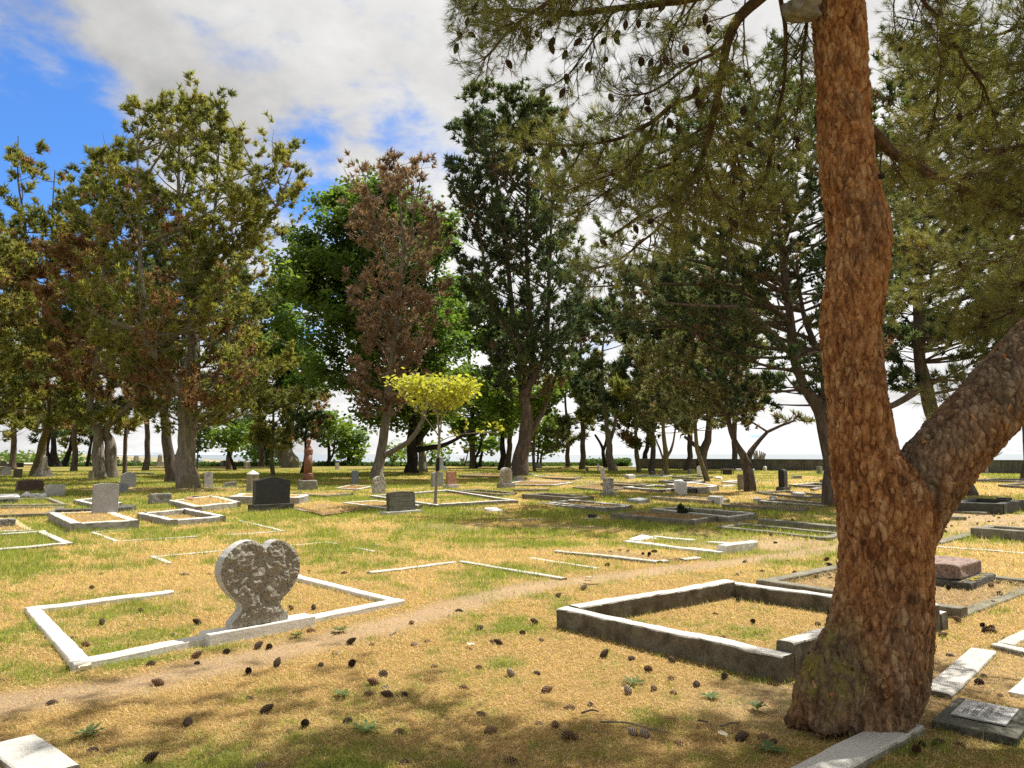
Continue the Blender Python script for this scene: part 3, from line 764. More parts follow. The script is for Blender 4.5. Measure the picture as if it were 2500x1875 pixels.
    kerb('tall sided pale kerb carrying a slanted white ledger', [(1624, 1181), (1706, 1191), (1755, 1185), (1690, 1176.5)], 0.25, 0.25, lg, bed='bed_straw', bed_z=.2)
    kerb('low kerb farther back beside the slanted white ledger', [(1608, 1172.5), (1668, 1177), (1722, 1174), (1660, 1169)], 0.18, 0.2, c)
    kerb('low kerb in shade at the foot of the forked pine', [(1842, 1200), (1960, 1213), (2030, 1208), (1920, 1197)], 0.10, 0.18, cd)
    kerb('kerb with two small capped corner posts in the right lawn', [(1850, 1222), (2010, 1234), (2040, 1228), (1890, 1217)], 0.12, 0.16, c, bed='bed_dirt', bed_z=.05)
    kerb('needle covered dark kerb left of the big shaded trunk', [(1762, 1231), (1958, 1243), (1975, 1238), (1800, 1226)], 0.10, 0.16, cd, bed='bed_dirt', bed_z=.07)
    kerb('pale kerb outline on the dry yellow lawn before the tall sea wall', [(1925, 1182), (2012, 1187), (2080, 1182), (1985, 1178)], 0.16, 0.2, c)
    kerb('pale kerb outlines in the dry grass left of the grey slab headstone', [(1760, 1175), (1800, 1178), (1850, 1174), (1805, 1171)], 0.12, 0.2, cw)
    kerb('low pale kerb on the dry grass right of the leaning limb', [(2378, 1171), (2500, 1175), (2560, 1171), (2430, 1167)], 0.10, 0.22, c)
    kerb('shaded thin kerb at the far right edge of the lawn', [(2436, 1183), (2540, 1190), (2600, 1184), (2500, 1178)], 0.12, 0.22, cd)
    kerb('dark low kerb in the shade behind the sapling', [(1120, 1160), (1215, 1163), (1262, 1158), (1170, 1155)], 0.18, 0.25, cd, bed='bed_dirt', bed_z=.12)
    kerb('needle strewn kerb right of the tall dark pine', [(1300, 1164), (1396, 1168), (1422, 1164), (1336, 1159.5)], 0.14, 0.22, cd, bed='bed_straw', bed_z=.1)
    kerb('pale low kerb with a white block right of the tall dark pine', [(1286, 1163.5), (1378, 1167.5), (1400, 1164.5), (1310, 1160)], 0.05, 0.2, cw)
    kerb('low kerb near the small dark striped headstone', [(1545, 1161), (1618, 1163), (1650, 1160), (1580, 1158)], 0.10, 0.2, c)
    kerb('dark low kerb under the curved mossy trunk', [(1640, 1163), (1692, 1167), (1740, 1163), (1690, 1159)], 0.14, 0.2, cd)
    # loose kerb stones
    strip('wide flat kerb stone leading out of the front of the orange trunk', (1860, 1905), (2172, 1748), 0.205, 0.05, c, side=-1)
    strip('flat weathered kerb stone behind the orange trunk, pointing at the lettered marker', (2244, 1682), (2367, 1579), 0.20, 0.03, c, side=-1)
    strip('long shaded kerb stone just behind the mossy double kerb', (1849, 1266.5), (2066, 1287), 0.26, 0.13, mo, side=1)
    strip('thin buried kerb stone in the grass left of the cone strewn bed', (1289, 1361), (1456, 1388), 0.10, 0.015, c, side=1)
    strip('rough pinkish kerb stone in front of the white arched headstone', (1255, 1194.5), (1340, 1193.5), 0.22, 0.12, M['pink_rock'], side=1)
    strip('long pale kerb stone before the frame below the rough block', (1314, 1227.6), (1428, 1238), 0.16, 0.12, c, side=1)
    strip('thin white kerb stone beside the grey flat marker', (1563, 1213), (1712, 1223.5), 0.14, 0.05, cw, side=1)
    strip('pale diagonal kerb stone right of the orange trunk', (2270, 1322), (2362, 1299), 0.2, 0.05, mo, side=-1)
    strip('thin shaded kerb stone running off the right edge behind the pink block', (2277, 1334), (2520, 1351), 0.12, 0.02, c, side=1)
    strip('thin mossy kerb stone running off right below the square ended kerb', (2362, 1300), (2520, 1312), 0.16, 0.06, mo, side=1)
    strip('short flat kerb stone in shade behind the leaning limb', (2310, 1246), (2405, 1251), 0.3, 0.07, cd, side=1)
    strip('thin kerb stone at the back of the bare red earth patch', (1232, 1270), (1326, 1268), 0.14, 0.03, M['tan'], side=1)
    strip('short white kerb stone at the head of the straw patch in mid lawn', (1150, 1281), (1180, 1278.5), 0.12, 0.03, cw, side=1)
    strip('long low stone lying on the dry lawn right of the grey slab headstone', (1766, 1186.5), (1795, 1183.5), 0.2, 0.08, cw, side=1)
    strip('pale kerb stone beside the white flat marker below the sapling', (1140, 1245), (1186, 1241), 0.14, 0.02, c, side=1)
    strip('grey corner of a flat kerb stone at the bottom left edge', (-40, 1822), (60, 1905), 0.26, 0.04, c, side=1)
    strip('long thin shadowed stone on the lawn under the left pines', (313, 1153.5), (367, 1154.5), 0.4, 0.12, cd, side=1)
    strip('dark flat stone in the grass at the foot of the big left pine', (495, 1191.5), (590, 1189), 0.3, 0.05, M['tan'], side=1)

# ---------------------------------------------------------------- headstones and monuments
def heart_stone():
    pts = [(545, 1275), (545, 1218), (585, 1170), (622, 1110), (640, 1060), (612, 1010), (525, 935), (455, 835), (427, 740), (436, 640), (482, 540), (560, 452), (640, 400), (720, 380), (790, 407), (850, 455),
           (895, 400), (950, 360), (1030, 362), (1110, 408), (1170, 480), (1203, 590), (1200, 690), (1162, 790), (1100, 880), (1042, 950), (1015, 1000), (1025, 1050), (1058, 1085), (1095, 1100), (1095, 1180)]
    k = 7.35 / FOC / 4.424
    out = []
    for x, y in pts:
        yb = 1275 - (x - 545) * 0.173
        out.append(((x - 820) / 550 * 0.56, max(0, (yb - y)) * k))
    # a closed smooth outline (Catmull-Rom) with a hand-broken edge
    n = len(out); fine = []
    for i in range(n - 1):
        p0, p1, p2, p3 = out[max(i - 1, 0)], out[i], out[i + 1], out[min(i + 2, n - 1)]
        if i in (0, 1, 14, 15, 29): fine.append(p1); continue
        for t in (0, .33, .66):
            fine.append(tuple(0.5 * (2 * b + (c - a) * t + (2 * a - 5 * b + 4 * c - d) * t * t + (3 * b - a - 3 * c + d) * t ** 3) for a, b, c, d in zip(p0, p1, p2, p3)))
    fine.append(out[-1])
    fine = fine[::-1]
    rnd = random.Random(3)
    fine = [(x + rnd.uniform(-.003, .003), z if z < .005 else z + rnd.uniform(-.003, .003)) for x, z in fine]
    th = 0.115
    bm = bmesh.new()
    # body: rim ring at the back and front, the front face broken into a rough rock face
    fr = [bm.verts.new((x, -th / 2, z)) for x, z in fine]
    bk = [bm.verts.new((x, th / 2, z)) for x, z in fine]
    m = len(fine)
    for i in range(m): bm.faces.new((fr[i], bk[i], bk[(i + 1) % m], fr[(i + 1) % m]))
    f1 = bm.faces.new(fr[::-1]); f2 = bm.faces.new(bk)
    bmesh.ops.recalc_face_normals(bm, faces=bm.faces)
    res = bmesh.ops.triangulate(bm, faces=[f1, f2])
    front = [f for f in bm.faces if all(abs(v.co.y + th / 2) < 1e-5 for v in f.verts)]
    for _ in range(4):
        es = {e for f in front for e in f.edges if e.calc_length() > 0.022 and len([lf for lf in e.link_faces if lf in set(front)]) == 2}
        if not es: break
        bmesh.ops.subdivide_edges(bm, edges=list(es), cuts=1)
        front = [f for f in bm.faces if all(abs(v.co.y + th / 2) < 1e-5 for v in f.verts)]
        bmesh.ops.triangulate(bm, faces=[f for f in front if len(f.verts) > 3])
        front = [f for f in bm.faces if all(abs(v.co.y + th / 2) < 1e-5 for v in f.verts)]
        bmesh.ops.beautify_fill(bm, faces=front, edges=[e for e in {e for f in front for e in f.edges} if len(e.link_faces) == 2 and all(lf in set(front) for lf in e.link_faces)])
        front = [f for f in bm.faces if all(abs(v.co.y + th / 2) < 1e-5 for v in f.verts)]
    rim = set(fr)
    vs = [v for v in bm.verts if abs(v.co.y + th / 2) < 1e-5 and v not in rim]
    P = np.array([v.co[:] for v in vs])
    if len(P):
        N1 = fbm(P * np.array([16, 1, 16]), 4, 6); N2 = fbm(P * np.array([48, 1, 48]), 2, 16)
        ed = np.array([min((math.hypot(p[0] - x, p[2] - z) for x, z in fine)) for p in P])
        for v, a, b, e in zip(vs, N1, N2, ed):
            k2 = min(1, e / 0.03) * (1 if v.co.z > 0.085 else 0.15)
            v.co.y -= k2 * (0.012 + 0.055 * (a - .5) + 0.020 * (b - .5))
    bmesh.ops.recalc_face_normals(bm, faces=bm.faces)
    for f in bm.faces: f.material_index = 1 if any(v.co.y > .03 for v in f.verts) else 0  # rim paler: sawn stone, with the sun on its top painted in
    me = bm_mesh('heart_headstone', bm, [M['rock_heart'], M['granite_light']])
    a, b = W(562, 1538, .09), W(697, 1514, .09)
    c = (a + b) / 2; rz = math.atan2(b.y - a.y, b.x - a.x)
    root = empty('heart_headstone', (c.x, c.y, 0.0), rz)
    tag(root, 'rough grey heart shaped headstone standing on its white kerb', 'headstone', 'headstones standing in the lawn')
    pl = box_mesh('plinth', 1.06, 0.20, 0.16, M['concrete_white'], 0.008, 0.003, 3, 5, z0=-0.06)
    obj('plinth', pl, root, (0.02, 0.012, 0))
    o = obj('tablet', me, root, (0, 0.02, 0.099))
    foot_rect(c, 1.06, .2, rz)
def build_stones():
    heart_stone()
    G, Lt = M['granite_grey'], M['granite_light']
    tx = ([(.80, .09, .33), (.64, .10, .36), (.49, .10, .34), (.36, .09, .36), (.22, .08, .30)], M['engraved_pale'])
    stone('tall plain grey granite headstone at the front of its raised kerb', 255, 1271.5, 50.6, 92, 0.075, 'shallow', G)
    stone('black polished headstone with a wavy top on a dark base', 662, 1247.5, 83, 64.5, 0.17, 'serp', M['black'], base=(103, 18, 0.34, M['dark_stone']))
    stone('dark inscribed headstone with rounded corners on a pale rough base', 980, 1255, 69, 46.5, 0.13, 'soft', M['dark_lichen'], base=(103, 9, 0.34, M['granite_light']), lean=0.10,
          text=([(.84, .07, .30), (.66, .07, .40), (.55, .07, .40), (.40, .06, .38), (.30, .06, .38), (.17, .06, .34)], M['engraved_pale']))
    stone('mottled granite headstone with a rounded top behind the dark inscribed stone', 925, 1206, 32, 44.5, 0.16, 'arch', M['mottled'], rough=0.006, cuts=2)
    stone('pale war grave headstone with a round emblem right of the big left pine', 507.5, 1194, 20.2, 39, 0.08, 'shallow', Lt, text=([(.48, .05, .3), (.38, .05, .32), (.28, .05, .25)], M['rock_grey']), emblem=True)
    stone('low wedge shaped marker on a needle bed right of the big left pine', 558, 1189, 36, 13, 0.25, 'wedge', M['rock_grey'], cat='grave marker', name='wedge_marker')
    stone('squat rough hewn pale boulder stone under the big left pine', 390, 1230, 48, 26, 0.26, 'rect', M['rock_grey'], rough=0.022, cuts=5, bevel=0.03, name='rough_headstone')
    stone('grey headstone with a domed top left of the big left pine', 312.5, 1191.5, 31, 39, 0.10, 'ogee', M['blue_grey'])
    stone('small lichen grey pointed headstone on a flat base behind the tall grey one', 297, 1203, 26, 21, 0.12, 'ogee', M['blue_grey'], base=(58, 4, .5, M['blue_grey']))
    stone('white square headstone with a straight top, left part of the lawn', 133, 1212.5, 36.5, 29.5, 0.10, 'rect', Lt, text=([(.25, .06, .3)], M['rock_grey']))
    stone('broad brown granite headstone with a slanted shoulder at the left', 71, 1200.5, 52, 28, 0.22, 'slant', M['brown'], text=([(.75, .07, .2), (.55, .05, .38), (.4, .05, .3)], M['engraved']))
    stone('small black headstone on a base behind the brown one', 43, 1168, 16, 21, 0.20, 'rect', M['dark_stone'], base=(20, 2.5, .5, M['dark_stone']))
    stone('grey domed headstone cut off by the left edge', 9, 1161, 25, 23, 0.14, 'shallow', M['blue_grey'])
    stone('small dark pillar stone with a stepped top at the far left edge', 7.5, 1138, 12.5, 14, 0.5, 'clipped', M['dark_stone'])
    stone('low dark block stone near the far left road', 46.5, 1141, 16, 11, .6, 'rect', M['dark_stone'])
    stone('small dark round topped headstone left of the twin trunked pine', 222, 1175.5, 11, 26.5, 0.20, 'arch', M['tan'])
    stone('slim blue grey headstone standing in shade left of the leaning brown pine', 866.5, 1180.5, 16, 33, 0.09, 'shallow', M['blue_grey'])
    stone('pale upright slab in the sunny lawn near the low sea wall', 823, 1146.5, 9.5, 17.5, 0.2, 'rect', M['granite_light'])
    stone('grey double headstone with a carved ring, half behind the sapling stem', 1067, 1188.5, 30, 37.5, 0.16, 'soft', M['blue_grey'], emblem=True)
    stone('rough pink granite headstone on a grey base right of the sapling', 1101, 1191, 26.5, 31, 0.16, 'rect', M['pink'], base=(39, 9.5, .42, M['granite_light']), rough=0.014, cuts=4)
    stone('white arched headstone with a lettered panel on a rough base by the tall pine', 1235, 1191, 30.5, 38, 0.20, 'arch', M['mottled'], base=(45, 12.5, .45, M['rock_grey']), panel=M['tan'],
          text=([(.74, .05, .22), (.64, .05, .22), (.52, .04, .24), (.42, .05, .24), (.32, .04, .24), (.22, .04, .2)], M['engraved']))
    stone('grey slab leaning low against the foot of the tall dark pine', 1264, 1175, 30, 13, .3, 'wedge', M['blue_grey'], cat='grave marker', name='wedge_marker')
    stone('small pale block stone right of the tall dark pine', 1295, 1162.5, 15.5, 8, .4, 'rect', Lt, cat='grave marker', name='block_marker')
    stone('bluish domed headstone under the bright green maple saplings', 1315, 1142, 12.5, 12.5, .3, 'round', M['blue_grey'])
    stone('tiny dark headstone at the far lawn edge left of the white cross', 1433, 1150, 6, 10, .3, 'rect', M['tan'])
    stone('white war grave headstone with an emblem near the white cross', 1472, 1171.5, 11.5, 30, 0.09, 'shallow', M['granite_light'], text=([(.5, .05, .28), (.4, .05, .28)], M['rock_grey']), emblem=True, rz=R_(30))
    stone('rough concrete block headstone on a stone base in the middle lawn', 1485, 1212, 27.5, 34.5, .28, 'rect', M['mottled'], base=(42, 10, .5, M['rock_grey']), rough=0.02, cuts=5, rz=GRID_B, bevel=.02)
    stone('small dark block on a flat stone in the shaded middle lawn', 1446, 1265.5, 21.5, 8.5, .16, 'rect', M['black'], base=(56, 3.5, .35, M['concrete']), rz=GRID_A, cat='grave marker', name='block_marker')
    stone('small dark headstone with two pale stripes at the far right lawn', 1592.5, 1159.5, 16, 13, .2, 'rect', M['dark_stone'], rz=R_(10), text=([(.68, .16, .33), (.4, .16, .33)], M['white']))
    stone('brownish low headstone beside the mossy forked trunk', 1615, 1160.5, 12, 11, .3, 'rect', M['tan'], rz=R_(10))
    stone('small grey arched headstone against the tall sea wall', 1683.5, 1156, 9, 12, .3, 'round', M['rock_grey'], rz=GRID_B)
    stone('slim bright white headstone beside the trunk leaning left', 1707, 1165, 10.5, 28.5, .10, 'ogee', M['white'], rz=R_(-20))
    stone('broad plain grey slab headstone left of the forked pine', 1810, 1200, 17, 41, .10, 'shallow', M['tan'], rz=R_(-20))
    stone('black peaked headstone on a grey base right of the forked pine', 1912.5, 1200, 20.5, 42, .38, 'clipped', M['black'], base=(32, 12, .75, M['rock_dark']), rz=GRID_B)
    stone('white leaning headstone at the foot of the tall sea wall', 1868, 1148.5, 9, 12, .3, 'round', M['white'], rz=GRID_B, lean=-.15)
    stone('dark faced headstone with a bright side near the big shaded trunk', 2001, 1157, 12.5, 19, .45, 'rect', M['rock_grey'], rz=GRID_B)
    stone('thin white post stone by the sea wall right of the leaning limb', 2409.5, 1154, 6.5, 16, .25, 'arch', M['granite_light'], rz=GRID_B)
    stone('grey wedge stone on the dry lawn left of the big shaded trunk', 1941, 1168, 30, 8, .6, 'wedge', M['rock_grey'], rz=R_(-10), cat='grave marker', name='wedge_marker')
    stone('stepped grey stone half behind the big shaded trunk', 2010, 1184, 15, 9, .5, 'rect', M['rock_grey'], base=(20, 6, .9, M['rock_grey']), rz=GRID_B)
    stone('squared grey block at the corner of the sunny right kerbs', 1695, 1204.5, 31, 12, .45, 'rect', M['rock_dark'], rough=.015, cuts=4, rz=GRID_B, cat='grave marker', name='block_marker')
    stone('low mossy block in shade right of the orange trunk', 2328, 1268, 48, 10, .5, 'rect', M['moss_concrete'], rz=R_(0), cat='grave marker', name='block_marker')
    # rough and flat markers
    stone('rough grey block standing in the straw bed at the left edge', 6, 1289, 44, 24, .22, 'rect', M['rock_grey'], rough=.02, cuts=5, bevel=.02, cat='grave marker', name='rough_marker')
    stone('low lichen grey rough block in the brown edged kerb at the left edge', 10, 1230, 48, 13, .3, 'rect', M['rock_dark'], rough=.02, cuts=5, bevel=.02, cat='grave marker', name='rough_marker')
    stone('long dark rock faced marker lying behind the tall grey headstone', 196, 1258, 92, 17, .34, 'rect', M['rock_dark'], rough=.025, cuts=6, bevel=.02, rz=R_(20), cat='grave marker', name='rough_marker')
    stone('dark rough low marker with a pale top in the needle bed kerb', 499, 1223, 54, 13, .3, 'rect', M['rock_dark'], rough=.02, cuts=5, bevel=.02, rz=R_(20), cat='grave marker', name='rough_marker')
    flat('thin flat slab on the grass right of the tall grey headstone', [(284, 1240), (322, 1237.5), (333, 1233), (296, 1231)], .13, M['rock_dark'])
    flat('white slanted ledger slab at the left edge of the lawn', [(-14, 1213.5), (49, 1212.5), (46, 1205), (-14, 1206)], .16, M['white'])
    flat('white flat marker in the grass below the sapling', [(1190, 1246.5), (1231, 1247), (1214, 1239), (1182, 1239.5)], .05, M['white'])
    flat('grey flat marker in bright grass left of the brown weathered kerb', [(1527, 1217.5), (1556, 1222), (1587, 1219.5), (1562, 1214.5)], .12, M['blue_grey'])
    flat('pale flat marker resting in the brown weathered kerb', [(1727, 1211.5), (1758, 1214), (1766, 1211.5), (1737, 1209.5)], .26, M['granite_light'])
    flat('ragged white flat marker in the bright white kerb', [(1534, 1315.5), (1560, 1319), (1596, 1310.5), (1566, 1304.5)], .035, M['white'], rough=.012)
    flat('slanted white ledger lying on the tall sided pale kerb', [(1645, 1172), (1662, 1179), (1677, 1177.5), (1664, 1170.5)], .50, M['white'])
    flat('pale flat ledger on the far lawn left of the striped headstone', [(1525, 1158.5), (1535, 1161), (1552, 1160), (1543, 1157)], .25, M['granite_light'])
    flat('long pale slab on the dry lawn in front of the big shaded trunk', [(1977, 1192.5), (1988, 1194), (2012, 1189.5), (2000, 1188)], .10, M['tan'])
    flat('low flat stone with cones on it beside the black peaked headstone', [(1931, 1203), (1962, 1205.5), (1967, 1202.5), (1938, 1200)], .16, M['granite_light'])
    flat('small white flat stone on the dry grass below the tomb chest', [(1744, 1165), (1760, 1166.5), (1764, 1164.5), (1750, 1163)], .1, M['white'])
    flat('red tinted flat stone in the needle bed kerb under the big left pine', [(451, 1216), (470, 1218.5), (474, 1214), (458, 1211.5)], .2, M['pink'])
    # small white pieces at the left
    o = obj('pyramid_marker', lathe_mesh('pyramid_marker', [(.26, -.05), (.24, .03), (.02, .22)], M['white'], square=True), None, place(65, 1213.5), R_(20)); tag(o, 'little white pyramid stone at the left edge of the lawn', 'grave marker', 'headstones standing in the lawn')
    o = obj('broken_marker', box_mesh('broken_marker', .5, .34, .16, M['white'], .02, .05, 4, 77), None, place(93, 1215.5), R_(20)); tag(o, 'broken lump of white stone left of the white square headstone', 'grave marker', 'headstones standing in the lawn')
    for px, by, s, lb in ((1803, 1150.5, .35, 'small white stone lump at the wall left of the forked pine'), (1836, 1149.5, .3, 'small white stone lump at the wall right of the forked pine'), (1140, 1178.5, .0, '')):
        if s:
            o = obj('stone_lump', box_mesh('stone_lump', s * 1.4, s, s * .8, M['white'], .06, .06, 4, int(px)), None, place(px, by), R_(px % 60)); tag(o, lb, 'grave marker', 'headstones standing in the lawn')
    # obelisk pillar with a pyramid top
    def pillar(label, cx, by, hw, hpx, mat, top=None, cap=.18, rz=GRID_A, name='pillar_headstone', taper=.96):
        p = place(cx, by); h = hpx * p.y / FOC
        root = empty(name, p, rz); tag(root, label, 'headstone', 'headstones standing in the lawn')
        obj('shaft', lathe_mesh('shaft', [(hw, -.1), (hw * taper, h - cap)], mat, square=True), root)
        obj('cap', lathe_mesh('cap', [(hw * taper * 1.08, h - cap + .002), (hw * taper * 1.05, h - cap + .03), (.015, h)], top or mat, square=True), root)
        foot_rect(p, 2 * hw, 2 * hw, rz)
        return root
    pillar('square pillar headstone with a pale pyramid top right of the big left pine', 616, 1202, .19, 54, M['tan'], M['white'])
    def obelisk(label, cx, by, hpx, mat, tiers, hw, rz=GRID_A):
        p = place(cx, by); h = hpx * p.y / FOC
        root = empty('obelisk', p, rz); tag(root, label, 'obelisk', 'tall monuments in the cemetery')
        z = -.05
        for (s, t) in tiers:
            obj('base', lathe_mesh('base', [(s, z), (s * .95, z + t)], mat, square=True), root); z += t + .002
        obj('shaft', lathe_mesh('shaft', [(hw, z), (hw * .72, h * .9), (.02, h)], mat, square=True), root)
        foot_rect(p, 2 * tiers[0][0], 2 * tiers[0][0], rz)
    obelisk('dark stone obelisk near the road at the far left', 28, 1142, 31, M['dark_stone'], [(.55, .35), (.42, .2)], .24)
    obelisk('grey obelisk on a stepped base behind the leaning left trunk', 106, 1164, 54, M['rock_grey'], [(.55, .30), (.44, .24), (.33, .2)], .20)
    obelisk('grey obelisk half hidden behind the sapling stem', 1075.5, 1147, 34, M['blue_grey'], [(.5, .3), (.4, .2)], .22)
    obelisk('pale column on a stepped base in the sunny far left lawn', 332, 1137, 26, M['tan'], [(.62, .4), (.48, .35)], .30)
    obelisk('slim pale column beside the big left pine, near the parked car', 389.5, 1139, 30, M['tan'], [(.6, .3), (.42, .35)], .24)
    obelisk('tan upright stone in the far lawn left of the twisted trunk', 603, 1144, 18.5, M['tan'], [(.5, .05)], .32)
    obelisk('dark weathered upright stone near the wall, right of the big left pine', 547, 1139, 15, M['rock_dark'], [(.5, .05)], .34)
    obelisk('faint grey obelisk behind the thin saplings by the big left pine', 486, 1138, 26, M['blue_grey'], [(.55, .3)], .28)
    # red granite column
    p = place(751, 1196.5); sc = p.y / FOC
    root = empty('column_monument', p, R_(0)); tag(root, 'red granite column with an urn top on a rough grey base', 'monument', 'tall monuments in the cemetery')
    b = obj('base', box_mesh('base', 44 * sc, 44 * sc, 24 * sc + .1, M['rock_grey'], .05, .03, 6, 3, z0=-.1, taper=.95), root, rz=R_(20))
    foot_rect(p, 44 * sc, 44 * sc, 0)
    z = 24 * sc + .003
    obj('plinth', lathe_mesh('plinth', [(13.2 * sc, z), (12.4 * sc, z + 13 * sc), (11.6 * sc, z + 14.5 * sc), (12 * sc, z + 15 * sc), (10.2 * sc, z + 17 * sc)], M['red_granite'], 28), root)
    z1 = z + 17 * sc + .002
    obj('shaft', lathe_mesh('shaft', [(9.9 * sc, z1), (9.5 * sc, z1 + 46 * sc)], M['red_granite'], 28), root)
    z2 = z1 + 46 * sc + .002
    obj('capital', lathe_mesh('capital', [(10 * sc, z2), (10.8 * sc, z2 + 2 * sc), (10.8 * sc, z2 + 4 * sc), (10 * sc, z2 + 4.6 * sc), (11 * sc, z2 + 7 * sc), (10.6 * sc, z2 + 10 * sc), (7.4 * sc, z2 + 13 * sc), (5.4 * sc, z2 + 18 * sc), (5.8 * sc, z2 + 19.5 * sc)], M['red_granite'], 28), root)
    z3 = z2 + 19.5 * sc + .002
    obj('urn', lathe_mesh('urn', [(3 * sc, z3), (3.4 * sc, z3 + 2 * sc), (4.6 * sc, z3 + 6 * sc), (6.2 * sc, z3 + 12 * sc), (6.4 * sc, z3 + 14 * sc), (4 * sc, z3 + 16 * sc), (1.5 * sc, z3 + 18 * sc), (1.0 * sc, z3 + 19 * sc)], M['red_granite'], 24), root)
    # white cross
    p = place(1460.5, 1152.5); bm = bmesh.new(); sc = p.y / FOC
    for (x0, x1, z0, z1, y) in ((-.055, .055, -.1, 23 * sc, .05), (-.24, -.056, 14.2 * sc, 16.6 * sc, .048), (.056, .24, 14.2 * sc, 16.6 * sc, .048)):
        r = bmesh.ops.create_cube(bm, size=1)
        for v in r['verts']: v.co = Vector(((x0 + x1) / 2 + v.co.x * (x1 - x0), v.co.y * 2 * y, (z0 + z1) / 2 + v.co.z * (z1 - z0)))
    o = obj('grave_cross', bm_mesh('grave_cross', bm, [M['white']]), None, p, R_(15)); tag(o, 'thin white cross at the far edge of the lawn', 'cross')
    # tomb chest
    p = place(1776, 1159); sc = p.y / FOC; root = empty('tomb_chest', p, R_(-30)); tag(root, 'dark stone tomb chest with an overhanging slab near the tall sea wall', 'tomb')
    obj('slab', box_mesh('slab', 28 * sc, 22 * sc, 3.2 * sc, M['brown'], .02, .01, 3, 2, z0=11.6 * sc), root)
    obj('chest', box_mesh('chest', 20 * sc, 15 * sc, 11.6 * sc + .1, M['dark_stone'], .02, .01, 3, 2, z0=-.103), root)
    for sx in (-1, 1):
        for sy in (-1, 1): obj('corner_post', box_mesh('corner_post', 2.2 * sc, 2.2 * sc, 11.5 * sc, M['brown'], .01, 0, 0, 2), root, (sx * 12 * sc, sy * 9 * sc, -.01))
    # capped kerb posts
    for px, by, s, lb in ((1848, 1226.5, .24, 'small octagonal capped post at the near kerb corner, right lawn'), (1887, 1222.5, .25, 'small domed octagonal post at the back kerb corner, right lawn')):
        p = place(px, by); o = obj('kerb_post', lathe_mesh('kerb_post', [(s * .5, -.05), (s * .5, .10), (s * .56, .105), (s * .56, .14), (s * .4, .17), (s * .12, .20)], M['granite_light'], 8, smooth=False), None, p, R_(20)); tag(o, lb, 'kerb post', 'octagonal posts at kerb corners')
    # white topped end post of the long dark kerb
    p = place(2453, 1241); o = obj('kerb_post', box_mesh('kerb_post', .30, .30, .34, M['dark_stone'], .02), None, p, R_(20)); tag(o, 'dark end post of the long kerb behind the leaning limb', 'kerb post')
    # pink block on its slab
    root = empty('block_monument', (5.42, 9.92, 0), R_(44)); tag(root, 'pink rock faced block on a grey slab behind the orange trunk', 'grave marker', 'headstones standing in the lawn')
    obj('base', box_mesh('base', 1.06, .98, .22, M['rock_dark'], .02, .022, 6, 61, z0=-.08), root)
    obj('block', box_mesh('block', .86, .72, .17, M['pink_rock'], .02, .020, 6, 62, z0=.146), root)
    bm = bmesh.new(); r = random.Random(4)
    for k in range(60):
        x, y = r.gauss(-.15, .16), r.gauss(-.425, .025)
        bmesh.ops.create_icosphere(bm, subdivisions=1, radius=r.uniform(.008, .02), matrix=Matrix.Translation((x, max(-.47, min(-.385, y)), .146)) @ Matrix.Diagonal((1, 1, .5, 1)))
    obj('moss', bm_mesh('moss', bm, [M['moss']]), root)
    FOOT.append(tuple(np.array([5.42, 9.92]) + np.array(v) for v in ((0, -.73), (.73, 0), (0, .73), (-.73, 0))))
    # lettered flat markers by the trunk
    a, b, c_ = W(2296, 1750, .05), W(2357, 1694, .05), W(2462, 1812, .05)
    ctr = (b + c_) / 2; ex = (b - a); ey = (c_ - a); rz = math.atan2(ex.y, ex.x); wx, wy = ex.length, ey.length
    root = empty('flat_marker', (ctr.x, ctr.y, 0), rz); tag(root, 'dark grey flat marker with a pale lettered panel right of the orange trunk', 'grave marker', 'flat markers lying in the grass')
    obj('slab', box_mesh('slab', wx, wy, .13, M['dark_lichen'], .008, .003, 4, 9, z0=-.08), root)
    pn = box_mesh('panel', wx * .62, wy * .66, .010, M['granite_light'], .002, 0, 0, 1, z0=.0545)
    obj('panel', pn, root, (wx * .08, wy * .02, 0))
    me = stroke_mesh('inscription', .3, .2, [(.085, .034, -.13, .02), (.035, .034, -.15, .15), (-.02, .034, -.12, .12), (-.075, .034, -.05, .13)], 0, M['engraved'], 5)
    o = obj('inscription', me, root, (wx * .08, wy * .02, .0665)); o.rotation_euler = (R_(-90), 0, R_(0)); o.scale = (1, 1, 1)
    FOOT.append(tuple(np.array([v.x, v.y]) for v in (a, b, b + c_ - a, c_)))
    a, b = W(2462, 1687, .03), W(2486, 1666, .03)
    ex = (b - a).normalized(); ctr = a + ex * .25 + Vector((ex.y, -ex.x, 0)) * .22
    root = empty('flat_marker', (ctr.x, ctr.y, 0), math.atan2(ex.y, ex.x)); tag(root, 'white lettered flat marker cut off by the right edge', 'grave marker', 'flat markers lying in the grass')
    obj('slab', box_mesh('slab', .52, .44, .11, M['concrete_white'], .006, .002, 3, 4, z0=-.08), root)
    # WASH in plain engraved strokes
    bm = bmesh.new(); x = -.235
    glyph = {'W': [((0, 1), (.25, 0)), ((.25, 0), (.5, .7)), ((.5, .7), (.75, 0)), ((.75, 0), (1, 1))], 'A': [((0, 0), (.5, 1)), ((.5, 1), (1, 0)), ((.2, .38), (.8, .38))],
             'S': [((1, .95), (.1, .95)), ((.1, .95), (.1, .55)), ((.1, .55), (.9, .48)), ((.9, .48), (.9, .05)), ((.9, .05), (0, .05))], 'H': [((.05, 0), (.05, 1)), ((.95, 0), (.95, 1)), ((.05, .5), (.95, .5))]}
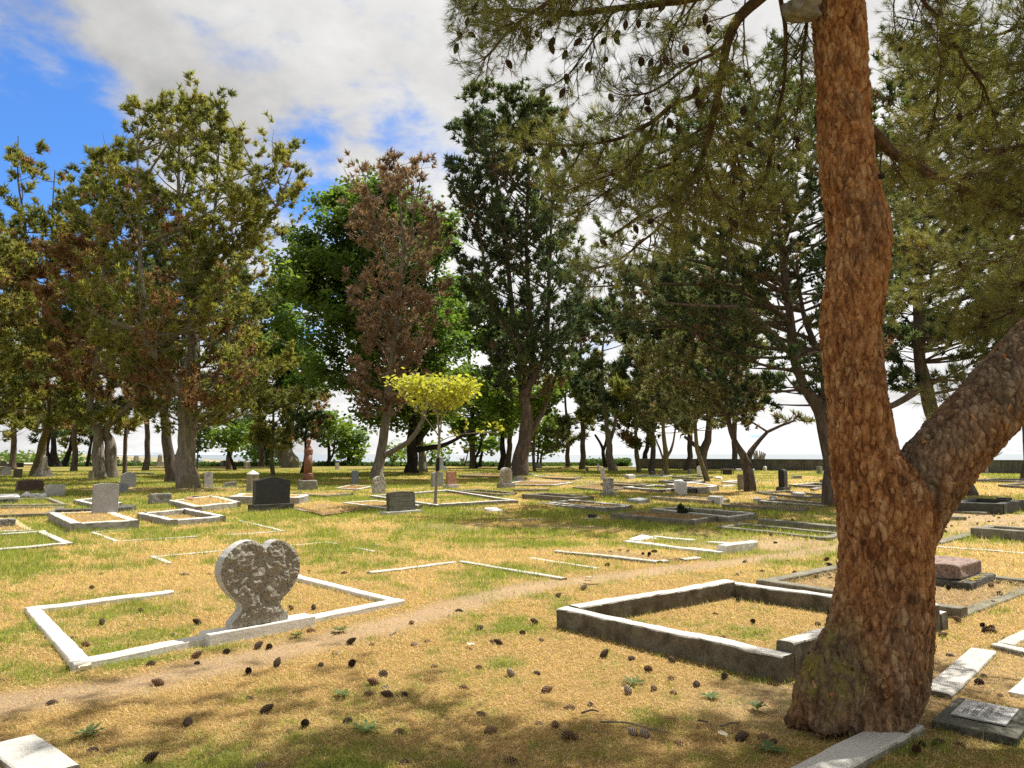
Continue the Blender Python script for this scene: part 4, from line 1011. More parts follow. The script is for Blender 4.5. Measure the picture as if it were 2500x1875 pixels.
    for ch in 'WASH':
        for (p0, p1) in glyph[ch]:
            a_, b_ = Vector((x + p0[0] * .085, p0[1] * .13 - .02, .0345)), Vector((x + p1[0] * .085, p1[1] * .13 - .02, .0345))
            d_ = (b_ - a_).normalized() * .008; s_ = Vector((-d_.y, d_.x, 0)) * 1.1
            bm.faces.new([bm.verts.new(v) for v in (a_ - d_ - s_, b_ + d_ - s_, b_ + d_ + s_, a_ - d_ + s_)])
        x += .122
    obj('lettering', bm_mesh('lettering', bm, [M['engraved']]), root)
    FOOT.append(tuple(np.array([ctr.x, ctr.y]) + np.array([ex.x * p_ - ex.y * q_, ex.y * p_ + ex.x * q_]) for p_, q_ in ((-.26, -.22), (.26, -.22), (.26, .22), (-.26, .22))))

# ---------------------------------------------------------------- tree building blocks
def tubes(P, R, S, cap=False):
    """Round tubes along N polylines of K points: P (N,K,3), R (N,K)."""
    N, K = R.shape
    T = np.empty_like(P); T[:, 1:-1] = P[:, 2:] - P[:, :-2]; T[:, 0] = P[:, 1] - P[:, 0]; T[:, -1] = P[:, -1] - P[:, -2]
    T = unit(T)
    avg = unit(T.mean(1, keepdims=True))
    ref = np.where(np.abs(avg[..., 2:3]) > 0.8, np.array([1.0, 0.13, 0]), np.array([0.1, 0.07, 1.0]))
    U = unit(np.cross(T, np.broadcast_to(ref, T.shape))); Vv = np.cross(T, U)
    a = np.arange(S) * 2 * math.pi / S
    ring = (U[:, :, None, :] * np.cos(a)[None, None, :, None] + Vv[:, :, None, :] * np.sin(a)[None, None, :, None]) * R[:, :, None, None] + P[:, :, None, :]
    V = ring.reshape(-1, 3)
    n = np.arange(N)[:, None, None] * K * S; k = np.arange(K - 1)[None, :, None] * S; s = np.arange(S)[None, None, :]; s2 = (s + 1) % S
    F = np.stack([n + k + s, n + k + S + s, n + k + S + s2, n + k + s2], -1).reshape(-1, 4)
    return V, F
def resample(pts, m):
    """Catmull-Rom through rows (x,y,z,r) -> m rows"""
    A = np.array(pts, dtype=float); n = len(A)
    if n == 2: return np.array([A[0] + (A[1] - A[0]) * t for t in np.linspace(0, 1, m)])
    out = []
    for u in np.linspace(0, n - 1 - 1e-6, m):
        i = int(u); t = u - i
        p0, p1, p2, p3 = A[max(i - 1, 0)], A[i], A[i + 1], A[min(i + 2, n - 1)]
        out.append(0.5 * (2 * p1 + (p2 - p0) * t + (2 * p0 - 5 * p1 + 4 * p2 - p3) * t * t + (3 * p1 - p0 - 3 * p2 + p3) * t ** 3))
    out = np.array(out); out[:, 3] = np.maximum(out[:, 3], A[:, 3].min())
    return out
def needle_tris(C, D, M_, ln, wd, rng, spread=0.9, fwd=0.8, along=0.5):
    """M_ needles round each tuft centre C (N,3) with axis D: returns verts (N*M*3,3)."""
    N = len(C)
    r = rng.normal(size=(N, M_, 3)); r = unit(r)
    nd = unit(D[:, None, :] * fwd + r * spread)
    off = (rng.random((N, M_, 1)) - 0.6) * along
    b = C[:, None, :] + D[:, None, :] * off * ln
    wv = unit(np.cross(nd, unit(rng.normal(size=(N, M_, 3))))) * wd
    L = ln * (0.7 + 0.5 * rng.random((N, M_, 1)))
    V = np.stack([b - wv, b + wv, b + nd * L], 2)
    return V.reshape(-1, 3)
def leaf_quads(C, M_, ln, wd, rng, scatter, up=0.5):
    N = len(C)
    c = C[:, None, :] + rng.normal(size=(N, M_, 3)) * scatter
    d = unit(rng.normal(size=(N, M_, 3)) * np.array([1, 1, .45]) + np.array([0, 0, -0.25]))
    nrm = unit(rng.normal(size=(N, M_, 3)) + np.array([0, 0, up * 2]))
    s = unit(np.cross(d, nrm)) 
    L = ln * (0.7 + 0.6 * rng.random((N, M_, 1)))
    Wd = wd * (0.7 + 0.6 * rng.random((N, M_, 1)))
    V = np.stack([c - d * L * .5, c - s * Wd * .5, c + d * L * .5, c + s * Wd * .5], 2)
    return V.reshape(-1, 3)
def foliage_mat(name, stops, transl=0.45, rough=0.6):
    m, nt, out = new_mat(name)
    a = nt.nodes.new('ShaderNodeAttribute'); a.attribute_name = 'tint'
    col = ramp(nt, a.outputs['Fac'], stops)
    p = nt.nodes.new('ShaderNodeBsdfPrincipled'); nt.links.new(col, p.inputs['Base Color'])
    p.inputs['Roughness'].default_value = rough; p.inputs['Specular IOR Level'].default_value = 0.35
    t = nt.nodes.new('ShaderNodeBsdfTranslucent')
    mul = n_mix(nt, 1.0, col, (1.6, 1.6, 0.95), 'MULTIPLY'); nt.links.new(mul, t.inputs['Color'])
    mx = nt.nodes.new('ShaderNodeMixShader'); mx.inputs[0].default_value = transl
    nt.links.new(p.outputs[0], mx.inputs[1]); nt.links.new(t.outputs[0], mx.inputs[2]); nt.links.new(mx.outputs[0], out.inputs[0])
    return m
def bark_mat(name, c1, c2, c3, sc=6.0, bump=0.9, moss=None):
    m, nt, out = new_mat(name)
    tc = nt.nodes.new('ShaderNodeTexCoord').outputs['Object']
    mp = nt.nodes.new('ShaderNodeMapping'); mp.inputs['Scale'].default_value = (sc, sc, sc * 0.22); nt.links.new(tc, mp.inputs[0])
    f = n_noise(nt, mp.outputs[0], 1.0, 7, 0.7, 0.6)
    col = ramp(nt, f, [(0.30, c1), (0.5, c2), (0.72, c3)])
    if moss:
        mf = ramp(nt, n_noise(nt, tc, 0.9, 5, 0.6), [(0.5, (0, 0, 0)), (0.62, (1, 1, 1))])
        col = n_mix(nt, mf, col, n_mix(nt, 0.5, col, moss))
    principled(nt, out, col, 0.95, n_bump(nt, f, bump, 0.08), 0.15)
    return m
LEAF = {
 'pine': foliage_mat('olive_pine_needles', [(0, (0.045, 0.062, 0.024)), (0.32, (0.115, 0.135, 0.040)), (0.60, (0.23, 0.235, 0.062)), (0.78, (0.30, 0.27, 0.075)), (0.84, (0.16, 0.092, 0.055)), (1, (0.27, 0.155, 0.095))]),
 'dark': foliage_mat('dark_pine_needles', [(0, (0.026, 0.046, 0.026)), (0.35, (0.055, 0.088, 0.045)), (0.70, (0.12, 0.15, 0.062)), (0.78, (0.16, 0.15, 0.06)), (0.84, (0.12, 0.075, 0.048)), (1, (0.20, 0.125, 0.085))]),
 'brown': foliage_mat('dying_pine_needles', [(0, (0.14, 0.092, 0.066)), (0.4, (0.26, 0.170, 0.118)), (0.75, (0.40, 0.27, 0.19)), (1, (0.19, 0.17, 0.09))], 0.25),
 'maple': foliage_mat('green_maple_leaves', [(0, (0.045, 0.085, 0.016)), (0.4, (0.095, 0.165, 0.030)), (0.75, (0.18, 0.26, 0.048)), (1, (0.30, 0.34, 0.07))], 0.45),
 'lime': foliage_mat('yellow_green_leaves', [(0, (0.20, 0.24, 0.03)), (0.5, (0.36, 0.38, 0.05)), (0.85, (0.50, 0.47, 0.09)), (1, (0.46, 0.26, 0.08))], 0.45),
 'grey': foliage_mat('soft_grey_pine_needles', [(0, (0.055, 0.070, 0.036)), (0.4, (0.125, 0.14, 0.068)), (0.75, (0.21, 0.205, 0.095)), (0.84, (0.13, 0.085, 0.05)), (1, (0.19, 0.12, 0.08))]),
 'hero': foliage_mat('pine_needles', [(0, (0.060, 0.072, 0.024)), (0.4, (0.14, 0.155, 0.045)), (0.8, (0.26, 0.26, 0.075)), (1, (0.42, 0.28, 0.09))], 0.35, 0.45),
}
BARK = {
 'pine': bark_mat('grey_pine_bark', (0.080, 0.070, 0.055), (0.21, 0.185, 0.145), (0.33, 0.295, 0.24), 7, 1.0, (0.12, 0.12, 0.03)),
 'dark': bark_mat('dark_brown_bark', (0.038, 0.030, 0.024), (0.105, 0.082, 0.063), (0.185, 0.15, 0.12), 7, 1.0),
 'black': bark_mat('black_bark', (0.012, 0.011, 0.010), (0.028, 0.025, 0.022), (0.055, 0.05, 0.042), 7, 0.8),
 'mossy': bark_mat('mossy_bark', (0.055, 0.050, 0.028), (0.13, 0.115, 0.06), (0.22, 0.19, 0.09), 7, 1.0, (0.20, 0.17, 0.03)),
 'sapling': bark_mat('smooth_young_bark', (0.14, 0.12, 0.085), (0.25, 0.22, 0.16), (0.34, 0.30, 0.23), 14, 0.3),
}
def rows_at(rows, py):
    A = np.array(rows, float)
    return np.interp(py, A[:, 0], A[:, 1]), np.interp(py, A[:, 0], A[:, 2])
def tree(name, label, base, stems, rows, leaf='pine', bark='pine', seed=0, nb=None, dens=4.0, dead=0.06, e0=(-8, 22), e1=(12, 55), group='trees beyond the graves', cat='tree',
         limbs=(), tint=(0.46, 0.42), deep=0.8, nl=None, mound=None, kind='pine', dead_rows=None, width_px=1.0, prof=0.75, foot=True, clump=0.40, depth=0.0):
    """A tree from photo pixels. stems: polylines (px, py, width px[, depth m]); rows: crown outline (py, left px, right px) from the top down."""
    rng = np.random.default_rng(seed + 100)
    p = place(*base); Y = p.y + depth; p.y = Y; p.x *= Y / max(1e-6, (Y - depth)); m = Y / FOC
    root = empty(name, p); tag(root, label, cat, group)
    if mound: MOUNDS.append((p.x, p.y, mound[0], mound[1]))
    def loc(px, py, dd=0.0):
        v = at(px, py, Y + dd)
        return (v.x - p.x, v.y - p.y, v.z - p.z)
    VS, FS = [], []; nv = 0
    stem_pts = []
    for st in list(stems) + list(limbs):
        pts = []
        for s in st:
            x, y, z = loc(s[0], s[1], s[3] if len(s) > 3 else 0.0)
            pts.append((x, y, z, max(0.012, s[2] * m * 0.5 * width_px)))
        L = sum(np.linalg.norm(np.array(a[:3]) - np.array(b[:3])) for a, b in zip(pts[:-1], pts[1:]))
        A = resample(pts, max(6, min(40, int(L / 0.45) + 2)))
        # root flare and a little waviness
        if abs(pts[0][2]) < 0.6:
            A[:, 3] *= 1 + 0.35 * np.exp(-np.maximum(A[:, 2], 0) / (A[0, 3] * 1.3 + .05))
            A[0, 2] -= 0.25
        A[:, :3] += (np.stack([fbm(A[:, :3] * 0.7 + seed + 9 * c, 2, c) for c in range(3)], 1) - .5) * np.minimum(0.5, A[:, 3:4] * 1.2)
        if st in stems: stem_pts.append(A)
        V, F = tubes(A[None, :, :3], A[None, :, 3], 12)
        D = (fbm(V * np.array([3.2, 3.2, 1.1]) / max(.3, min(1, A[0, 3] * 2)) + seed, 3, 5) - .5)
        ctr = np.repeat(A[:, :3], 12, 0); V = ctr + (V - ctr) * (1 + 0.45 * D[:, None])
        VS.append(V); FS.append(F + nv); nv += len(V)
    obj('trunk', np_mesh('trunk', np.concatenate(VS), FS, [BARK[bark]], smooth=True), root)
    # ---- branches
    pys = np.array([r[0] for r in rows], float)
    area = np.trapz(np.array([r[2] - r[1] for r in rows], float), pys)
    nb = nb or int(np.clip(area / 1500, 26, 190))
    py = np.sort(pys[0] + (pys[-1] - pys[0]) * rng.random(nb) ** 0.9)
    O = np.zeros((nb, 3)); Rad = np.zeros(nb)
    for i in range(nb):
        cands = []
        for A in stem_pts:
            zz = loc(1250, py[i])[2]
            if A[:, 2].min() <= zz <= A[:, 2].max(): cands.append(A)
        if not cands: cands = [max(stem_pts, key=lambda A: A[:, 2].max())]
        A = cands[rng.integers(len(cands))]; zz = loc(1250, py[i])[2]
        k = int(np.argmin(np.abs(A[:, 2] - zz + 0.1)))
        O[i] = A[k, :3]; Rad[i] = A[k, 3]
    l, r = rows_at(rows, py)
    sx = (O[:, 0] + p.x) / Y * FOC * 1.0 + 1250
    phi = np.arange(nb) * 2.39996 + rng.random(nb) * 1.1
    cx, sy = np.cos(phi), np.sin(phi)
    reach = np.where(cx > 0, r - sx, sx - l) * m
    mean = (r - l) * 0.5 * m * deep
    Lb = np.abs(cx) * np.maximum(reach, 0.3) + (1 - np.abs(cx)) * mean
    Lb = Lb * (prof + (1.06 - prof) * rng.random(nb)); Lb = np.maximum(Lb, 0.35)
    tpos = (py - pys[0]) / (pys[-1] - pys[0])
    K = 7
    ea = R_(1) * (e0[0] + (e0[1] - e0[0]) * rng.random(nb) + 25 * (1 - tpos) ** 2)
    eb = R_(1) * (e1[0] + (e1[1] - e1[0]) * rng.random(nb) + 15 * (1 - tpos) ** 2)
    s = np.linspace(0, 1, K)
    el = ea[:, None] + (eb - ea)[:, None] * s[None, :] ** 1.3
    ph = phi[:, None] + (rng.random((nb, 1)) - .5) * 1.0 * s[None, :] + 0.25 * np.cumsum(rng.normal(size=(nb, K)), 1) / K ** .5
    step = np.stack([np.cos(el) * np.cos(ph), np.cos(el) * np.sin(ph), np.sin(el)], -1) * (Lb / (K - 1) / np.maximum(0.6, np.cos((ea + eb) / 2)))[:, None, None]
    BP = O[:, None, :] + np.concatenate([np.zeros((nb, 1, 3)), np.cumsum(step[:, :-1], 1)], 1)
    ztop = np.interp(BP[..., 0], [loc(rows[0][1], pys[0])[0] - .01, loc(rows[0][2], pys[0])[0] + .01], [0, 0]) + loc(1250, pys[0])[2]
    BP[..., 2] = np.where(BP[..., 2] > ztop - .6, ztop - .6 + (BP[..., 2] - ztop + .6) * .18, BP[..., 2])
    BR = np.clip(Lb * 0.014, 0.008, 0.11)[:, None] * (1.0 - 0.86 * s[None, :]); BR = np.minimum(BR, Rad[:, None] * .75 + .004)
    # ---- secondaries
    ns = np.clip((Lb / 0.42).astype(int), 4, 14)
    bi = np.repeat(np.arange(nb), ns); n2 = len(bi)
    t = 0.18 + 0.82 * rng.random(n2) ** 0.8
    u = t * (K - 1); k0 = np.minimum(u.astype(int), K - 2); fr = (u - k0)[:, None]
    so_ = BP[bi, k0] * (1 - fr) + BP[bi, k0 + 1] * fr
    bd = unit(BP[bi, k0 + 1] - BP[bi, k0])
    side = unit(np.cross(bd, np.array([0, 0, 1.0]))) * np.where(rng.random(n2) < .5, -1, 1)[:, None]
    sd = unit(bd * (0.45 + 0.6 * rng.random((n2, 1))) + side * (0.3 + 0.9 * rng.random((n2, 1))) + np.array([0, 0, 1.0]) * (rng.normal(0.22, 0.32, size=(n2, 1))))
    sl_ = (0.16 + 0.26 * rng.random(n2)) * Lb[bi] * (1.15 - 0.75 * t) + 0.25
    K2 = 4; q = np.linspace(0, 1, K2)
    lift = np.array([0, 0, 1.0]) * (0.22 if kind == 'pine' else 0.0)
    SP_ = so_[:, None, :] + sd[:, None, :] * (sl_[:, None] * q[None, :])[..., None] + lift * (sl_[:, None] * q[None, :] ** 2)[..., None] + rng.normal(size=(n2, K2, 3)) * (0.05 * sl_[:, None, None]) * (q > 0)[None, :, None]
    zt0 = loc(1250, pys[0])[2]
    SP_[..., 2] = np.where(SP_[..., 2] > zt0 - .2, zt0 - .2 + (SP_[..., 2] - zt0 + .2) * .25, SP_[..., 2])
    SR = np.clip(sl_ * 0.012, 0.005, 0.03)[:, None] * (1.0 - 0.75 * q[None, :])
    V1, F1 = tubes(BP, BR, 5); V2, F2 = tubes(SP_, SR, 3)
    # ---- tufts
    area_px = area * 0.168
    per = 14 if kind == 'pine' else 7
    ln, wd = (Y * 0.0078, Y * 0.00105) if kind == 'pine' else (Y * 0.0062, Y * 0.0040)
    ln = max(ln, 0.09)
    nt_ = nl or int(area_px * dens * 1.45 / (per * 3.4))
    wts = sl_ + 0.3; wts /= wts.sum()
    wi = rng.choice(n2, nt_, p=wts)
    tt = rng.random(nt_) ** clump
    uu = tt * (K2 - 1); k0 = np.minimum(uu.astype(int), K2 - 2); fr = (uu - k0)[:, None]
    C = SP_[wi, k0] * (1 - fr) + SP_[wi, k0 + 1] * fr
    D = unit(SP_[wi, k0 + 1] - SP_[wi, k0] + np.array([0, 0, 0.12]) + rng.normal(size=(nt_, 3)) * 0.02)
    C = C + rng.normal(size=C.shape) * ln * 0.30
    # crown tint: by branch, by clump, by tuft
    bt = rng.normal(size=nb) * .10
    tn = tint[0] + tint[1] * (fbm(C * 0.55 + seed, 3, seed) - 0.5) * 1.6 + bt[bi[wi]] + 0.07 * rng.normal(size=nt_)
    tn = np.clip(tn, 0, 0.78)
    wpy = np.interp(C[:, 2], [loc(1250, pys[-1])[2], loc(1250, pys[0])[2]], [pys[-1], pys[0]])
    dn = fbm(C * 0.42 + seed * 2.1, 3, seed + 50) + 0.06 * rng.normal(size=nt_)
    if dead_rows is not None:
        wpx = (C[:, 0] + p.x) / (Y) * FOC + 1250
        dv = np.full(nt_, dead)
        for (y0, y1, x0, x1, k) in dead_rows: dv = np.where((wpy > y0) & (wpy < y1) & (wpx > x0) & (wpx < x1), k, dv)
    else: dv = dead
    thr = 0.76 - 0.52 * dv
    isdead = dn > thr
    if leaf in ('pine', 'dark', 'grey'): tn = np.where(isdead, 0.84 + 0.16 * rng.random(nt_), tn)
    if kind == 'pine':
        V3 = needle_tris(C, D, per, ln, wd, rng); nvp = per * 3; F3 = np.arange(len(V3)).reshape(-1, 3)
    else:
        V3 = leaf_quads(C, per, ln, wd, rng, ln * 0.8); nvp = per * 4; F3 = np.arange(len(V3)).reshape(-1, 4)
    tv = np.repeat(tn, nvp) + np.repeat(rng.normal(size=nt_ * per) * .05, nvp // per)
    V = np.concatenate([V1, V2, V3]); a = len(V1); b = a + len(V2)
    A = np.concatenate([np.zeros(b), np.clip(tv, 0, 1)])
    mi = np.concatenate([np.ones(len(F1) + len(F2), int), np.zeros(len(F3), int)])
    if kind == 'pine':
        faces = [np.concatenate([F1, F2 + a]), F3 + b]
    else: faces = [np.concatenate([F1, F2 + a, F3 + b])]
    me = np_mesh('crown', V, faces, [LEAF[leaf], BARK[bark]], {'tint': A}, mat_idx=mi)
    obj('crown', me, root)
    return root

# ---------------------------------------------------------------- the trees of the photo (photo pixels)
def build_trees():
    G1 = 'pines at the left of the lawn'; G2 = 'pines at the right of the lawn'; G3 = 'trees along the sea wall'
    # big left pine with its forked pale limb
    tree('pine_tree', 'big grey trunked pine with a pale forked limb, nearest of the left pines', (455, 1195),
         [[(455, 1197, 50), (452, 1100, 44), (462, 1000, 44), (470, 900, 36), (474, 780, 26), (470, 660, 18), (440, 540, 12), (436, 420, 7), (438, 320, 3)],
          [(462, 985, 26, -1.0), (420, 930, 24, -1.6), (372, 860, 20, -2), (358, 810, 16, -2.2), (352, 740, 14, -2), (345, 640, 11, -1.5), (338, 480, 7, -1), (336, 310, 3, -.5)],
          [(470, 800, 18, .6), (500, 680, 14, 1), (520, 560, 10, 1), (530, 440, 6, .6), (537, 312, 2.5, .3)],
          [(500, 680, 12, .5), (580, 600, 10, .5), (650, 540, 8, .3), (690, 470, 5, 0), (712, 415, 2.5, 0)]],
         [(300, 320, 450), (340, 322, 560), (420, 300, 600), (480, 270, 730), (540, 255, 725), (620, 250, 690), (700, 250, 640), (800, 240, 640), (900, 250, 690), (980, 300, 700), (1060, 330, 690)],
         leaf='pine', bark='pine', seed=1, dens=4.6, dead=.14, dead_rows=[(600, 1000, 0, 380, .50), (640, 1000, 380, 620, .22), (0, 600, 0, 900, .03)],
         limbs=[[(358, 815, 14, -2.2), (320, 800, 13, -2.6), (270, 786, 12, -3), (232, 770, 10, -3.2), (190, 730, 8, -3)], [(356, 808, 10, -2.2), (318, 770, 8, -2.4), (290, 730, 7, -2.4), (262, 690, 6, -2.2), (225, 655, 4, -2)]],
         group=G1, mound=(1.6, .12), e1=(25, 70), tint=(.48, .5))
    tree('pine_tree', 'dark slim trunked pine close behind the big left pine', (420, 1178),
         [[(424, 1180, 28), (412, 1090, 24), (402, 1000, 20), (395, 850, 14), (400, 700, 8), (410, 560, 4)]],
         [(540, 380, 450), (640, 330, 520), (760, 310, 560), (900, 330, 560), (1000, 350, 520)], leaf='dark', bark='dark', seed=2, dens=3.4, dead=.15, group=G1)
    # twin trunked pine
    tree('pine_tree', 'twin trunked shaggy pine with rust brown dying boughs, left', (260, 1172),
         [[(248, 1174, 30), (242, 1120, 28), (236, 1060, 22), (222, 1010, 16), (226, 950, 14), (240, 860, 12), (250, 700, 8), (258, 560, 5), (242, 370, 2.5)],
          [(276, 1170, 28, .4), (270, 1090, 26, .5), (258, 1050, 18, .4), (290, 1010, 16, .2), (330, 975, 12, 0), (380, 915, 8, -.4)],
          [(240, 860, 9, .5), (300, 740, 8, .8), (330, 600, 6, .8), (340, 480, 3, .8)]],
         [(362, 232, 250), (420, 215, 280), (480, 180, 330), (560, 130, 380), (660, 90, 400), (760, 70, 420), (880, 80, 420), (980, 110, 400), (1050, 130, 380)],
         leaf='pine', bark='pine', seed=3, dens=4.4, dead=.25, dead_rows=[(580, 1000, 0, 500, .58), (980, 1100, 0, 500, .25)], group=G1, mound=(2, .12), e1=(20, 65), tint=(.46, .55))
    # left edge pines
    tree('pine_tree', 'tall ragged pine with a lone spire at the left edge', (85, 1163),
         [[(84, 1166, 17), (92, 1120, 16), (108, 1070, 15), (122, 1000, 12), (110, 880, 10), (90, 760, 9), (40, 640, 8), (62, 560, 6), (45, 450, 4), (44, 332, 2)],
          [(110, 880, 9, .5), (150, 740, 8, .6), (130, 620, 6, .6), (128, 520, 4, .5), (134, 415, 2, .4)]],
         [(330, 40, 50), (380, 15, 70), (450, 5, 80), (500, 25, 160), (560, 20, 200), (620, -40, 230), (720, -60, 240), (820, -70, 230), (920, -60, 230), (1000, -50, 220), (1060, -20, 200)],
         leaf='pine', bark='mossy', seed=4, dens=4.2, dead=.2, dead_rows=[(600, 960, 0, 300, .5)], group=G1, e1=(25, 70))
    tree('pine_tree', 'thin grey pine stem standing behind the leaning left trunk', (105, 1156), [[(106, 1158, 9), (108, 1080, 8), (104, 960, 6), (98, 800, 4)]], [(760, 40, 170), (860, 10, 200), (960, 10, 210), (1040, 40, 180)], leaf='pine', bark='pine', seed=5, dens=2.6, dead=.2, group=G1)
    tree('pine_tree', 'broad pine leaning out of the left edge with bright lower boughs', (-70, 1170), [[(-72, 1172, 26), (-60, 1000, 22), (-80, 800, 14), (-70, 640, 6)]], [(600, -160, 20), (700, -190, 70), (800, -200, 100), (900, -200, 120), (1000, -180, 110), (1070, -150, 60)], leaf='pine', bark='pine', seed=6, dens=3.4, dead=.1, group=G1, tint=(.55, .5))
    tree('pine_tree', 'slim dark pine pole between the two big left pines', (303, 1157), [[(303, 1158, 10), (305, 1080, 9), (312, 960, 7), (316, 820, 4)]], [(800, 260, 380), (900, 250, 400), (1000, 270, 390), (1060, 280, 350)], leaf='pine', bark='dark', seed=7, dens=2.4, dead=.2, group=G1)
    # the twisted pair by the far road
    tree('twisted_tree', 'curved dark trunked tree bowed low near the far left road', (135, 1141), [[(140, 1143, 20), (122, 1128, 15), (113, 1108, 12), (118, 1080, 10), (126, 1040, 8)], [(142, 1142, 14), (134, 1110, 14), (130, 1080, 12), (135, 1040, 8)]], [(1000, 60, 200), (1040, 50, 210), (1075, 70, 190)], leaf='dark', bark='black', seed=8, dens=3, group=G3)
    tree('twisted_tree', 'slanted dark trunked tree near the far left road', (157, 1139), [[(156, 1140, 14), (164, 1115, 12), (172, 1090, 10), (178, 1050, 6)]], [(1030, 140, 240), (1060, 140, 250), (1090, 170, 235)], leaf='pine', bark='black', seed=9, dens=3, group=G3, tint=(.5, .4))
    tree('twisted_tree', 'small dark stemmed tree before the pale road, right of the slanted one', (215, 1139), [[(214, 1139, 9), (218, 1112, 8), (222, 1085, 6), (228, 1050, 4)]], [(1020, 190, 270), (1060, 185, 280), (1085, 200, 260)], leaf='dark', bark='black', seed=10, dens=3, group=G3)
    # centre left
    tree('slender_tree', 'slender straight brown stem left of the red granite column', (665, 1164), [[(665, 1166, 10), (664, 1110, 9), (667, 1070, 7), (668, 1000, 5)]], [(940, 600, 720), (990, 590, 740), (1050, 600, 730), (1090, 620, 700)], leaf='pine', bark='mossy', seed=11, dens=2.6, dead=.1, group=G1, tint=(.5, .4))
    tree('twisted_tree', 'gnarled thick trunked tree with a looping limb behind the red column', (706, 1142), [[(714, 1143, 38), (704, 1115, 30), (700, 1080, 22), (712, 1040, 14), (720, 990, 6)], [(700, 1138, 22), (684, 1115, 18), (674, 1090, 14), (665, 1065, 10), (658, 1040, 6)]], [(960, 620, 780), (1020, 600, 790), (1070, 610, 780), (1096, 640, 770)], leaf='pine', bark='pine', seed=12, dens=3.4, dead=.35, group=G3)
    tree('slender_tree', 'dark leaning stem directly behind the red granite column', (738, 1155), [[(736, 1156, 9), (742, 1130, 8), (746, 1100, 7), (748, 1040, 5)]], [(1000, 700, 800), (1050, 690, 810), (1080, 700, 800)], leaf='dark', bark='black', seed=13, dens=2.4, group=G3)
    tree('young_tree', 'small crooked stem tree in the gap right of the big left pine', (575, 1149), [[(574, 1150, 8), (566, 1128, 7), (558, 1105, 6), (556, 1080, 4)]], [(1040, 500, 620), (1075, 495, 630), (1098, 510, 600)], leaf='maple', bark='black', seed=14, dens=2.4, kind='leaf', group=G3)
    tree('young_tree', 'thin wispy sapling right of the big left pine, in front of the sea', (480, 1160), [[(480, 1161, 4), (482, 1120, 4), (486, 1080, 3), (490, 1040, 2)]], [(1010, 470, 530), (1060, 462, 520), (1105, 470, 510)], leaf='maple', bark='sapling', seed=15, dens=1.2, kind='leaf', group=G3)
    for k, (x, by, top, l, r, lb) in enumerate(((618, 1137, 1035, 570, 660, 'round bushy tree by the low wall left of the twisted trunk'), (800, 1139, 1000, 752, 850, 'round bushy tree by the low wall right of the red column'),
                                               (850, 1138, 1040, 815, 905, 'small wind shaped tree by the low wall left of the leaning brown pine'), (645, 1138, 1050, 640, 700, 'little shaded tree beside the twisted trunk at the wall'))):
        tree('wall_tree', lb, (x, by), [[(x, by + 1, 9), (x + 3, by - 30, 8), (x - 4, top + 30, 5)], [(x + 2, by - 10, 6), (x + 16, by - 45, 5), (x + 20, top + 30, 3)]], [(top, x - 14, x + 14), (top + 25, l + 10, r - 10), (top + 60, l, r), (top + 85, l + 8, r - 8)], leaf='maple', bark='black', seed=20 + k, dens=2.6, kind='leaf', group=G3, tint=(.55, .5))
    # green maple
    tree('maple_tree', 'big fresh green broadleaf tree with a black trunk, middle of the photo', (1003, 1158),
         [[(1003, 1160, 29), (1006, 1110, 26), (1008, 1060, 22), (1000, 980, 18), (960, 860, 14), (900, 740, 10), (840, 640, 6)], [(1008, 1090, 20, .5), (1040, 1050, 17, .6), (1052, 1000, 13, .6), (1060, 880, 10, .6), (1040, 700, 6, .5), (1000, 560, 3, .5)], [(960, 860, 9, 1), (880, 800, 7, 1.5), (780, 720, 5, 1.5), (710, 660, 3, 1.5)]],
         [(480, 850, 960), (540, 770, 1010), (600, 720, 1090), (660, 690, 1120), (760, 640, 1150), (860, 620, 1160), (940, 640, 1150), (1010, 700, 1120), (1050, 780, 1060)],
         leaf='maple', bark='black', seed=30, dens=4.0, kind='leaf', nb=150, limbs=[[(1012, 1098, 14, 0), (1060, 1092, 13, -.5), (1100, 1080, 9, -1), (1150, 1052, 6, -1)]], e0=(5, 40), e1=(-10, 45), mound=(2.0, .2), tint=(.42, .6), clump=.8)
    tree('maple_tree', 'broadleaf tree filling the gap between the left pines and the big green maple', (640, 1139), [[(640, 1140, 14), (636, 1040, 12), (630, 900, 8), (640, 760, 4)]], [(660, 590, 700), (740, 540, 760), (840, 520, 780), (940, 530, 790), (1020, 560, 780)], leaf='maple', bark='dark', seed=31, dens=3.6, kind='leaf', tint=(.36, .5), group=G3, clump=.8, e1=(-10, 45))
    tree('bare_stem_tree', 'brown stem tree close beside the black maple trunk', (1033, 1152), [[(1034, 1153, 19), (1030, 1100, 17), (1028, 1040, 14), (1030, 960, 9)]], [(900, 980, 1100), (960, 960, 1120), (1030, 970, 1110)], leaf='maple', bark='pine', seed=32, dens=2.6, kind='leaf', group=G3)
